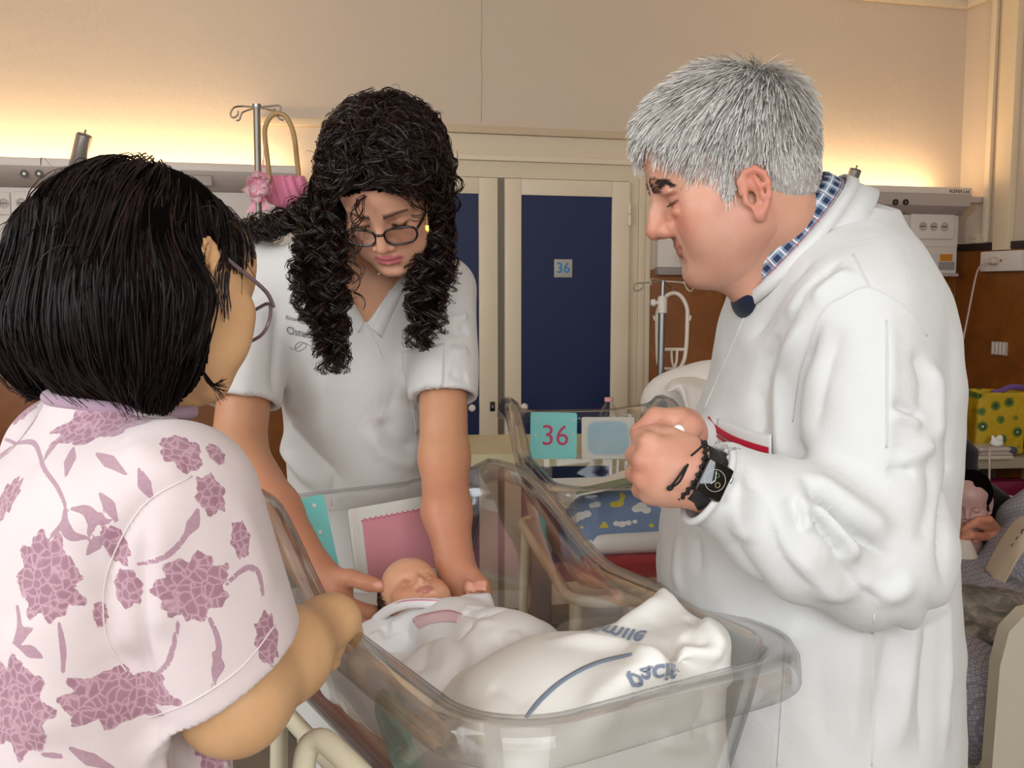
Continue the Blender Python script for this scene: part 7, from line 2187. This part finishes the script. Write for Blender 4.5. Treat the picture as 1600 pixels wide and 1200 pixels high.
pa = comb(bulk, r, flow, K, .0172 * (.75 + .5 * rs.rand(S)), lev)
wob = np.stack([vnoise(r, 75, 51 + i) for i in range(3)], 1)[:, None, :] * (np.linspace(0, 1, K) ** 1.5)[None, :, None] * .0085
flat = pa.reshape(-1, 3); wv = np.stack([vnoise(flat, 55, 61 + i) for i in range(3)], 1).reshape(pa.shape) * .005
pa = pa + wob + wv
# stop strands that would cross the face
val = m_scalp(pa.reshape(-1, 3)).reshape(S, K); last = np.where(val.all(1), K - 1, np.maximum(val.argmin(1) - 1, 0))
kk = np.minimum(np.arange(K)[None], last[:, None]); pa = np.take_along_axis(pa, kk[:, :, None].repeat(3, 2), 1)
ok = last > 2
M_BOB = hair_mat('straight_dark_hair', ['#090505', '#120b0a', '#1b1110', '#2a1a17'], .5, .18)
hair_obj('hair', pa[ok], .00056, .00025, M_BOB, mo, mb_, 13)
wl_ = []
for k in range(80):      # loose strands round the outline
    p = pool[rs.randint(len(pool))]
    if p[2] < 1.40 or (p @ ML[:3, :3].T + ML[:3, 3])[1] < .0: continue
    g = grad(bulk, p[None])[0]; d = rs.randn(3) * .5 + np.array([0, 0, -.4]) + g * .5; d /= np.linalg.norm(d)
    t = np.linspace(0, 1, K)[:, None]
    wl_.append(p + g * .008 * np.sin(t * 3.14) + d * .035 * t + np.array([0, 0, -.03]) * t * t + rs.randn(3) * .008 * t * t)
for k in range(46):
    x0, y0 = 70 + 50 * rs.rand(), 300 + 30 * rs.rand(); x1 = 25 + 60 * rs.rand()
    c_ = np.array(catmull([P(x0 + 40, y0 - 20, 1.0), P(x0, y0 + 10, 1.0), P((x0 + x1) / 2 - 8, 370 + 20 * rs.rand(), 1.0), P(x1 + 5, 450, 1.0), P(x1 - 8 * rs.rand(), 560 + 50 * rs.rand(), 1.0)], 6))
    s_ = np.linspace(0, len(c_) - 1, K); wl_.append(np.stack([np.interp(s_, np.arange(len(c_)), c_[:, i]) for i in range(3)], 1))
for k in range(60):       # wisps before the ear and at the nape tips
    x0 = 328 + 26 * rs.rand()
    if k % 2: c_ = np.array(catmull([P(345 + 12 * rs.rand(), 385, .94), P(x0 + 6, 420, .925), P(x0 + 4, 450, .92), P(x0 + 10 * rs.rand(), 480 + 25 * rs.rand(), .92)], 6))
    else: c_ = np.array(catmull([P(300 - 20 * rs.rand(), 520, .91), P(312, 570, .91), P(325 + 10 * rs.rand(), 600, .915), P(345 + 12 * rs.rand(), 590 + 45 * rs.rand(), .93)], 6))
    s_ = np.linspace(0, len(c_) - 1, K); wl_.append(np.stack([np.interp(s_, np.arange(len(c_)), c_[:, i]) for i in range(3)], 1))
hair_obj('loose_hair', np.array(wl_), .00045, .00025, M_BOB, mo, mb_, 14)

# ------------------------------------------------------------------ bedding of the near bassinet
RB = np.array([[math.cos(RZ1), -math.sin(RZ1), 0], [math.sin(RZ1), math.cos(RZ1), 0], [0, 0, 1]], np.float32)
inside = rbox(T1(0, 0, .95), (HX - .034, HY - .036, .25), .06, RB)
f = inter(union([rbox(T1(0, 0, .836), (HX - .040, HY - .045, .022), .02, RB), ell(T1(-.11, .10, .845), (.06, .16, .03)), ell(T1(0, .33, .85), (.12, .05, .03))], .03), inside, .01)
o = sdf_obj('fitted_sheet', f, T1(0, 0, .80) - [.45, .45, 0], T1(0, 0, .93) + [.45, .45, 0], .006, M_SHEET, base=T1(0, 0, .8225), post=lambda v, n: v + n * (.0025 * vnoise(v, 60, 41) + .0015 * vnoise(v, 130, 42))[:, None])
tag(o, 'white sheet on the mattress under the newborn', 'bed sheet')

# newborn: frame with the face turned up and the crown towards the head panel
Fd = np.array([.08, -.40, .91]); Fd /= np.linalg.norm(Fd)
Ld = np.array([-.45, .89, .05]); Zd = Ld - Fd * (Ld @ Fd); Zd /= np.linalg.norm(Zd)
Yd = -Fd; Xd = np.cross(Yd, Zd)
BS = .585
org = P(650, 904, 1.445)
NMr = Matrix(((Xd[0], Yd[0], Zd[0], org[0]), (Xd[1], Yd[1], Zd[1], org[1]), (Xd[2], Yd[2], Zd[2], org[2]), (0, 0, 0, 1)))
NMr = NMr @ Matrix.Translation(Vector((0, .085 * BS, 0))); NM = NMr @ Matrix.Scale(BS, 4)
nopt = dict(chin=(0, -.076, -.086), jw=.046, jr=.026, fw=.066, skw=.078, tip=(0, -.100, -.030), bridge=(0, -.084, .002), hump=0.0, tr=.0105, mz=-.058, lip=1.1, brow=.004, crease=.002, lid=-.006, ears=.9, flare=.15)
n_head = join(head_sdf(nopt), mir(ell((.036, -.056, -.052), (.030, .030, .030))), .02)
f_head = local(n_head, NMr, BS)
nbase = T1(.0, .12, .866)
nw = thing('person', 'newborn with closed eyes and dark hair lying in the clear bassinet', 'person', nbase)
neck = cone(np.array(NM @ Vector((0, .02, -.06))), P(682, 972, 1.41), .026, .034)
torso = chain([P(684, 984, 1.40), P(720, 1000, 1.36), P(770, 1018, 1.29)], [.038, .046, .050], .02)
hc_ = P(744, 922, 1.425)
hnd = union([ell(hc_ + [0, .002, -.006], (.013, .011, .012)), cone(P(742, 945, 1.43), hc_, .012, .012)], .006)
for k, (px, py, dx) in enumerate(((733, 912, -.002), (741, 914, 0), (750, 911, .001), (758, 912, .003))):
    p0 = P(px, py + 8, 1.415); hnd = join(hnd, chain([p0, P(px - 1, py, 1.405), P(px - 1, py + 8, 1.398)], [.0048, .0045, .0040], .002), .003)
hnd = join(hnd, chain([P(733, 925, 1.415), P(730, 918, 1.405), P(736, 913, 1.40)], [.0052, .0046, .0040], .002), .003)
a_ = join(join(f_head, neck, .012), torso, .012)
n_body = lambda p: np.minimum(a_(p), hnd(p))
v, q = surface(n_body, P(680, 940, 1.4) - [.16, .2, .12], P(680, 940, 1.4) + [.16, .2, .12], .0017)
v = relax(v, q, 1, .4)
pl = to_local(NM, v); hm = (f_head(v.astype(np.float32)) < .003).astype(float)
lip, blush, nose, ears, brow, lash, sock = head_paint(pl, nopt)
tint = np.repeat(np.array(C('#dba282'))[None], len(v), 0)
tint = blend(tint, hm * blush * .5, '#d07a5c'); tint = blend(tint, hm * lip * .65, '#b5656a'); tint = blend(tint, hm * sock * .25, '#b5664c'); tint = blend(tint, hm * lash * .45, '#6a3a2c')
hair_m = hm * np.clip((pl[:, 1] - (-.010 - .6 * (pl[:, 2] - .03))) / .02, 0, 1) * np.clip((pl[:, 2] + .035) / .02, 0, 1)
tint = blend(tint, hair_m * .75, '#3a241a')
tint = blend(tint, 1 - hm, '#d6967e')
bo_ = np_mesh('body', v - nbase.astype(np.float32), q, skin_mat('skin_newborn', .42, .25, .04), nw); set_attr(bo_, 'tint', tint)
# downy dark hair
rs = np.random.RandomState(31)
u = rs.randn(9000, 3); u /= np.linalg.norm(u, axis=1, keepdims=True)
capn = ell((0, .012, .042), (.0785, .100, .083)); r = project(capn, u * .085 + np.array([0, .012, .04]), 0, 5)
r = r[(r[:, 1] > -.012 - .6 * (r[:, 2] - .03)) & (r[:, 2] > -.045)][:3800]; S = len(r)
jit = rs.randn(S, 3) * .25; cw = np.array([0, .06, .12])
def flow(p, i):
    d = p - cw; d /= np.linalg.norm(d, axis=1, keepdims=True) + 1e-6; return d + np.array([0, -.2, -.5]) + jit
pa = comb(capn, r, flow, 6, .005 * (.7 + .6 * rs.rand(S)), np.linspace(.0005, .004, 6)[None] * (.6 + .8 * rs.rand(S))[:, None])
hair_obj('hair', to_world(NM, pa), .00032, .00016, hair_mat('newborn_hair', ['#1d120d', '#2e1d15', '#4a3022'], .4), nw, nbase, 3)
# romper: body, sleeve with cuff, collar edged in pink
M_ROMP = cloth('white_romper_cotton', '#eae7e5', weave=900, bump=.15, fold=.08)
rom = union([off(torso, .008), chain([P(610, 1000, 1.42), P(655, 985, 1.41), P(690, 984, 1.40), P(735, 988, 1.395), P(765, 1000, 1.38)], [.032, .030, .026, .030, .034], .02), ell(P(590, 1012, 1.40), (.045, .05, .035))], .03)
rom = cut(rom, cone(np.array(NM @ Vector((0, .0, -.055))), P(682, 966, 1.405), .048, .034), .006)
slv = inter(cone(P(752, 985, 1.40), P(743, 928, 1.428), .030, .021), plane(P(743, 931, 1.427), P(743, 931, 1.427) - P(750, 975, 1.41)), .002)
slv = cut(slv, cone(P(743, 950, 1.43), P(743, 915, 1.425), .015, .017), .002)
rom = join(rom, slv, .015)
v, q = surface(rom, P(690, 980, 1.36) - [.22, .2, .1], P(690, 980, 1.36) + [.2, .22, .12], .003)
v = relax(v, q, 1, .5); bv = bvh_of(v, q); n = grad(rom, v, .003)
v = folds(v, n, pxfolds(bv, [([(600, 975), (608, 992), (640, 975)], -.008, .006), ([(615, 970), (620, 1000)], .006, .007), ([(640, 965), (632, 1000)], -.004, .006), ([(722, 955), (745, 962), (765, 958)], -.006, .005), ([(725, 948), (760, 950)], .003, .004), ([(585, 985), (600, 1010)], .005, .008)])) + n * (.001 * vnoise(v, 90, 44))[:, None]
np_mesh('romper', v - nbase, q, M_ROMP, nw)
bv = bvh_of(v, q)
M_PTRIM = mat('pink_trim', '#d98a98', .7, var=.05)
patch('applique', bv, ([(648, 972), (668, 962), (700, 957), (722, 962)], [(656, 982), (672, 975), (700, 972), (716, 974)]), 18, 6, cloth('pink_applique', '#e3bcc0', bump=.3), nw, nbase, .002, .0012)
seam('applique_edge', bv, [(648, 973), (650, 966), (668, 960), (700, 955), (722, 961)], .0008, M_PTRIM, nw, nbase, 6, .002)
seam('collar_trim', bv, [(588, 966), (610, 950), (635, 940), (658, 936)], .0013, M_PTRIM, nw, nbase, 6, .0008)
col_ = [P(588, 968, 1.425), P(606, 954, 1.40), P(632, 944, 1.385), P(662, 942, 1.378), P(692, 944, 1.382), P(712, 950, 1.395), P(722, 960, 1.41)]
MB().tube([p - nbase for p in catmull(col_, 6)], .0075, 10).build('collar', M_ROMP, nw, True)
MB().tube([p - nbase + np.array([0, -.005, .006]) for p in catmull(col_[:5], 6)], .0012, 6).build('collar_trim', M_PTRIM, nw, True)
seam('collar_trim', bv, [(625, 947), (645, 943), (662, 938)], .0010, M_PTRIM, nw, nbase, 6, .0008)

# ------------------------------------------------------------------ white swaddle over the newborn and embroidered quilt
f = union([chain([T1(.035, .015, .880), T1(.03, -.06, .880), T1(.0, -.13, .87)], [.056, .066, .062], .03), ell(T1(.09, -.01, .87), (.06, .09, .042)), ell(T1(-.06, -.03, .86), (.06, .10, .04))], .05)
f = inter(f, inside, .012)
v, q = surface(f, T1(0, 0, .83) - [.35, .35, .02], T1(0, 0, .83) + [.35, .35, .2], .004)
v = relax(v, q, 1, .5); bv = bvh_of(v, q); n = grad(f, v, .004)
v = folds(v, n, pxfolds(bv, [([(770, 990), (785, 1010), (800, 1040), (785, 1060)], -.008, .007), ([(680, 1000), (700, 1030), (690, 1070)], .006, .014), ([(660, 985), (665, 1020), (650, 1055)], -.006, .012), ([(730, 985), (745, 1020), (735, 1060)], .005, .014), ([(800, 985), (815, 1015), (830, 1030)], .005, .010), ([(700, 968), (740, 975), (790, 972)], .004, .008)])) + n * (.0015 * vnoise(v, 70, 45))[:, None]
sb = T1(.02, -.02, .850)
o = np_mesh('swaddle_blanket', v - sb, q, cloth('white_fleece', '#eae6e3', weave=420, bump=.35, rough=.95)); o.location = V3(sb)
tag(o, 'fluffy white swaddle wrapped round the newborn', 'blanket')
f = union([ell(T1(.015, -.20, .868), (.145, .16, .070)), ell(P(930, 1085, 1.10), (.15, .12, .062)), cone(P(1075, 1060, 1.13), P(1052, 930, 1.205), .070, .014), cone(P(1000, 1030, 1.18), P(1050, 940, 1.20), .05, .016), ell(P(1110, 1075, 1.09), (.07, .07, .07)), rbox(T1(0, -.25, .845), (HX - .04, .13, .03), .025, RB), rbox(T1(.0, -.31, .87), (HX - .036, .075, .055), .04, RB), ell(P(1060, 1130, 1.0), (.10, .08, .07))], .035)
f = inter(f, inside, .015)
v, q = surface(f, T1(0, -.2, .82) - [.35, .35, .02], T1(0, -.2, .82) + [.40, .40, .26], .004)
v = relax(v, q, 1, .5); bv = bvh_of(v, q); n = grad(f, v, .004)
v = folds(v, n, pxfolds(bv, [([(850, 1000), (930, 1005), (1010, 1025), (1080, 1062)], .012, .012), ([(930, 985), (1000, 1003), (1070, 1030), (1115, 1060)], -.020, .011), ([(1050, 918), (1090, 960), (1118, 1000), (1125, 1030)], .010, .012), ([(1048, 920), (1005, 955), (965, 985)], .008, .012), ([(1060, 990), (1090, 1000), (1120, 1005)], -.007, .008), ([(1055, 1008), (1095, 1018), (1130, 1025)], .007, .008), ([(1070, 960), (1100, 985)], -.006, .008), ([(1120, 1040), (1140, 1080), (1150, 1120)], .010, .014), ([(1100, 1060), (1110, 1100), (1100, 1140)], -.010, .012), ([(900, 1080), (980, 1100), (1060, 1105)], .006, .02), ([(760, 1070), (800, 1085), (830, 1110)], -.004, .010), ([(1000, 960), (1040, 985), (1050, 1020)], -.005, .012), ([(820, 1160), (900, 1150), (980, 1120)], .006, .02), ([(1080, 1130), (1100, 1150), (1120, 1145)], -.012, .010), ([(1020, 1150), (1070, 1160), (1120, 1150)], .010, .012)])) + n * (.0014 * vnoise(v, 55, 46))[:, None]
qb = T1(0, -.2, .852)
ql = thing('quilt', 'white cotton quilt with grey-blue lettering bunched at the foot of the bassinet', 'quilt', qb)
np_mesh('cover', v - qb, q, cloth('white_quilt_cotton', '#eae7e1', weave=900, bump=.1, fold=.08), ql)
bv = bvh_of(v, q)
M_INK = cloth('grey_blue_print', '#7d8799', bump=.2)
patch('stripe', bv, ([(820, 1120), (845, 1089), (880, 1060), (930, 1035), (988, 1021)], [(824, 1124), (850, 1094), (884, 1065), (932, 1040), (988, 1025)]), 30, 1, M_INK, ql, qb, .0012, .0006)
stick_text('lettering', 'Pacific', .032, M_INK, ql, bv, 1032, 1050, qb, -4, -1, .0030, bold=.0006)
stick_text('lettering', 'Smile', .034, M_INK, ql, bv, 966, 990, qb, -52, -1, .0025, bold=.0006)
# teal cloth tucked between quilt and tub wall
c0 = P(612, 1150, 1.14)
f = union([cone(P(600, 1112, 1.155), P(632, 1200, 1.10), .026, .030), cone(P(592, 1122, 1.15), P(606, 1172, 1.12), .022, .026)], .015); f = inter(f, inside, .004)
v, q = surface(f, c0 - .12, c0 + .12, .003); v = relax(v, q, 1); bv = bvh_of(v, q); n = grad(f, v, .003)
v = folds(v, n, pxfolds(bv, [([(580, 1125), (600, 1135), (625, 1165)], -.007, .006), ([(590, 1172), (615, 1172), (640, 1165)], -.007, .005), ([(605, 1110), (620, 1140)], .004, .006)]))
cb2 = c0 - np.array([0, 0, .03])
o = np_mesh('folded_cloth', v - cb2, q, cloth('teal_cotton', '#8fb5a8', fold=.1)); o.location = V3(cb2)
tag(o, 'folded pale teal cloth tucked against the near wall of the bassinet', 'cloth')

# ------------------------------------------------------------------ seated person in black with an infant, on the bed at the right edge
Y0 = 2.80
pb0 = np.array([P(1440, 800, 3.0)[0], 3.02, .60])
sp = thing('person', 'person in a black top sitting on the bed, one hand holding an infant', 'person', pb0)
hd = P(1425, 640, 3.02)
SMr = frame(hd, R(20), R(25)); f_h = bounded(local(head_sdf(dict(jw=.048, jr=.018)), SMr, .95), hd - .19, hd + .19)
shd, elb, wri = P(1470, 735, 3.02), P(1590, 815, 3.04), P(1562, 838, 2.86)
arm = chain([shd, elb, wri], [.045, .040, .027], .02)
hnd = union([cone(wri, P(1548, 840, 2.81), .027, .030)], 0)
for y0, x1, y1, x2, y2, r_ in ((821, 1522, 818, 1503, 828, .0105), (836, 1518, 836, 1498, 843, .0108), (850, 1522, 852, 1505, 856, .0105), (862, 1532, 866, 1516, 868, .0090)):
    hnd = join(hnd, chain([P(1546, y0 + 4, 2.80), P(x1, y1, 2.765), P(x2, y2, 2.775)], [r_ * 1.25, r_ * 1.1, r_ * .9], .004), .006)
hnd = join(hnd, chain([P(1556, 826, 2.81), P(1545, 812, 2.775), P(1528, 812, 2.765)], [.014, .012, .010], .004), .008)
a_ = union([join(f_h, cone(hd - [0, -.03, .08], P(1430, 740, 3.06), .05, .06), .02), join(arm, hnd, .012)], 0)
v, q = surface(a_, (P(1400, 640, 3)[0] - .16, 2.68, 1.28 - .62), (P(1600, 800, 3)[0] + .12, 3.25, 1.20), .0036)
o = np_mesh('body', v - pb0, q, skin_mat('skin_seated', .5), sp)
tint = np.repeat(np.array(C('#b87850'))[None], len(v), 0); tint = blend(tint, (v[:, 1] < 2.84).astype(float) * .5, '#c08070'); set_attr(o, 'tint', tint)
top = union([stack([(.80 + .14, pb0[0] + .01, 3.06, .12, .09), (.88, pb0[0], 3.06, .19, .11), (.75, pb0[0], 3.06, .18, .12), (.61, pb0[0], 3.06, .19, .14)]), cone(shd, elb, .058, .050), cone(elb, elb * .65 + wri * .35, .050, .042)], .03)
vv, qq = surface(top, pb0 - [.3, .3, .02], pb0 + [.42, .35, .42], .008); np_mesh('top', vv - pb0, qq, cloth('black_knit', '#0b0a0c', fold=.2), sp)
hc = union([ell((0, .02, .045), (.084, .108, .092)), ell((0, .06, -.06), (.08, .06, .12))], .04); hc = cut(hc, ell((0, -.11, -.04), (.07, .07, .11)), .02)
vv, qq = surface(local(hc, SMr, .95), hd - .24, hd + .24, .006); np_mesh('hair', vv - pb0, qq, mat('hair_base_dark', '#0d0807', .8), sp)
lg = union([cone((pb0[0] + .0, 2.98, .56), (pb0[0] + .10, 2.35, .53), .06, .05), cone((pb0[0] + .16, 2.98, .56), (pb0[0] + .24, 2.35, .53), .06, .05)], .02)
vv, qq = surface(lg, (pb0[0] - .3, 2.2, .5), (pb0[0] + .45, 3.1, .75), .012); np_mesh('trousers', vv - pb0, qq, cloth('dark_trousers', '#2b2a30'), sp)
# infant
ib = P(1512, 900, 2.80)
inf = thing('person', 'infant with dark hair wrapped in beige cloth, held under a seated person\'s hand', 'person', ib)
ic = P(1514, 784, 2.84)
IMr = frame(ic, R(-28), R(12)); f_i = local(join(head_sdf(dict(chin=(0, -.072, -.086), jr=.026, tip=(0, -.100, -.028), tr=.010, mz=-.056, brow=.004, lip=1.0)), mir(ell((.036, -.056, -.05), (.03, .03, .03))), .02), IMr, .70)
body = union([join(f_i, cone(ic - [0, -.01, .04], P(1510, 850, 2.84), .032, .045), .02), ell(P(1508, 880, 2.85), (.07, .07, .07))], .0)
v, q = surface(body, ic - [.14, .14, .26], ic + [.14, .14, .12], .003)
o = np_mesh('body', v - ib, q, MATS['skin_newborn'], inf)
pl = to_local(IMr @ Matrix.Scale(.70, 4), v); lip, blush, nose, ears, brow, lash, sock = head_paint(pl, dict(mz=-.056))
tint = np.repeat(np.array(C('#b08c84'))[None], len(v), 0); tint = blend(tint, lip * .6, '#9a5a58'); tint = blend(tint, lash * .5, '#4a3028'); tint = blend(tint, blush * .3, '#b0706a'); set_attr(o, 'tint', tint)
hc = cut(ell((0, .014, .040), (.086, .106, .092)), ell((-.01, -.105, -.03), (.085, .085, .10)), .015)
vv, qq = surface(local(hc, IMr, .70), ic - .14, ic + .14, .004); vv = vv + grad(local(hc, IMr, .70), vv, .004) * (.002 * vnoise(vv, 150, 3))[:, None]; np_mesh('hair', vv - ib, qq, mat('hair_base_dark', '#0d0807', .8), inf)
f = union([ell(P(1508, 915, 2.80), (.085, .09, .055)), cone(P(1490, 880, 2.80), P(1530, 900, 2.78), .045, .04)], .03)
vv, qq = surface(f, ib - [.2, .2, .15], ib + [.2, .2, .15], .005); nn = grad(f, vv, .004); vv = vv + nn * (.006 * vnoise(vv, 60, 8))[:, None]; np_mesh('wrap', vv - ib, qq, cloth('beige_wrap', '#a08878', fold=.2), inf)
f = union([ell(P(1496, 868, 2.78), (.045, .04, .04)), cone(P(1500, 850, 2.79), P(1515, 885, 2.76), .03, .03)], .03)
vv, qq = surface(f, ib - [.2, .2, .1], ib + [.2, .2, .2], .005); nn = grad(f, vv, .004); vv = vv + nn * (.004 * vnoise(vv, 70, 9))[:, None]; np_mesh('bib', vv - ib, qq, cloth('pale_bib', '#c9bcae', fold=.2), inf)
# feeding bottle with orange ring
b0, b1 = P(1482, 846, 2.74), P(1500, 812, 2.77)
d = (b1 - b0); L = np.linalg.norm(d); bt = thing('feeding_bottle', 'baby feeding bottle with orange ring beside the infant', 'bottle', b0)
MB().tube([(0, 0, 0), d * .30], [.019, .0195], 18).build('ring', mat('orange_plastic', '#d8572f', .4, var=0), bt)
MB().tube([d * .31, d * .55, d * .9, d * 1.0], [.016, .017, .012, .006], 18).build('teat', mat('amber_silicone', '#a07a52', .3, var=0), bt, True)
MB().tube([d * -.9, d * -.01], [.019, .019], 18).build('flask', mat('bottle_clear', '#bdb4aa', .2, var=0), bt)
# cream lettered cloth over the bed edge
o = drape('lettered_cloth', [[P(1604, 806, 2.70), P(1588, 812, 2.68), P(1572, 832, 2.66), P(1556, 858, 2.64), P(1540, 890, 2.62)],
          [P(1612, 820, 2.60), P(1600, 828, 2.58), P(1586, 850, 2.56), P(1570, 875, 2.55), P(1552, 905, 2.54)],
          [P(1620, 850, 2.54), P(1606, 858, 2.53), P(1592, 872, 2.51), P(1576, 900, 2.50), P(1556, 935, 2.50)]], cloth('cream_lettered', '#b8a692', fold=.15), 'cream cloth with dark lettering hanging beside the infant', 'cloth', .006)
tx = text_mesh('seco', .05, extrude=0.0)
pt = P(1597, 836, 2.565) - np.array(o.location)
tx.transform(Matrix.Translation(V3(pt)) @ Matrix.Rotation(R(-25), 4, 'Z') @ Matrix.Rotation(R(60), 4, 'X') @ Matrix.Rotation(R(62), 4, 'Z'))
tx.materials.clear(); tx.materials.append(mat('dark_ink', '#2b2730', .7, var=0)); tx.name = 'lettering'
link(bpy.data.objects.new('lettering', tx), o)
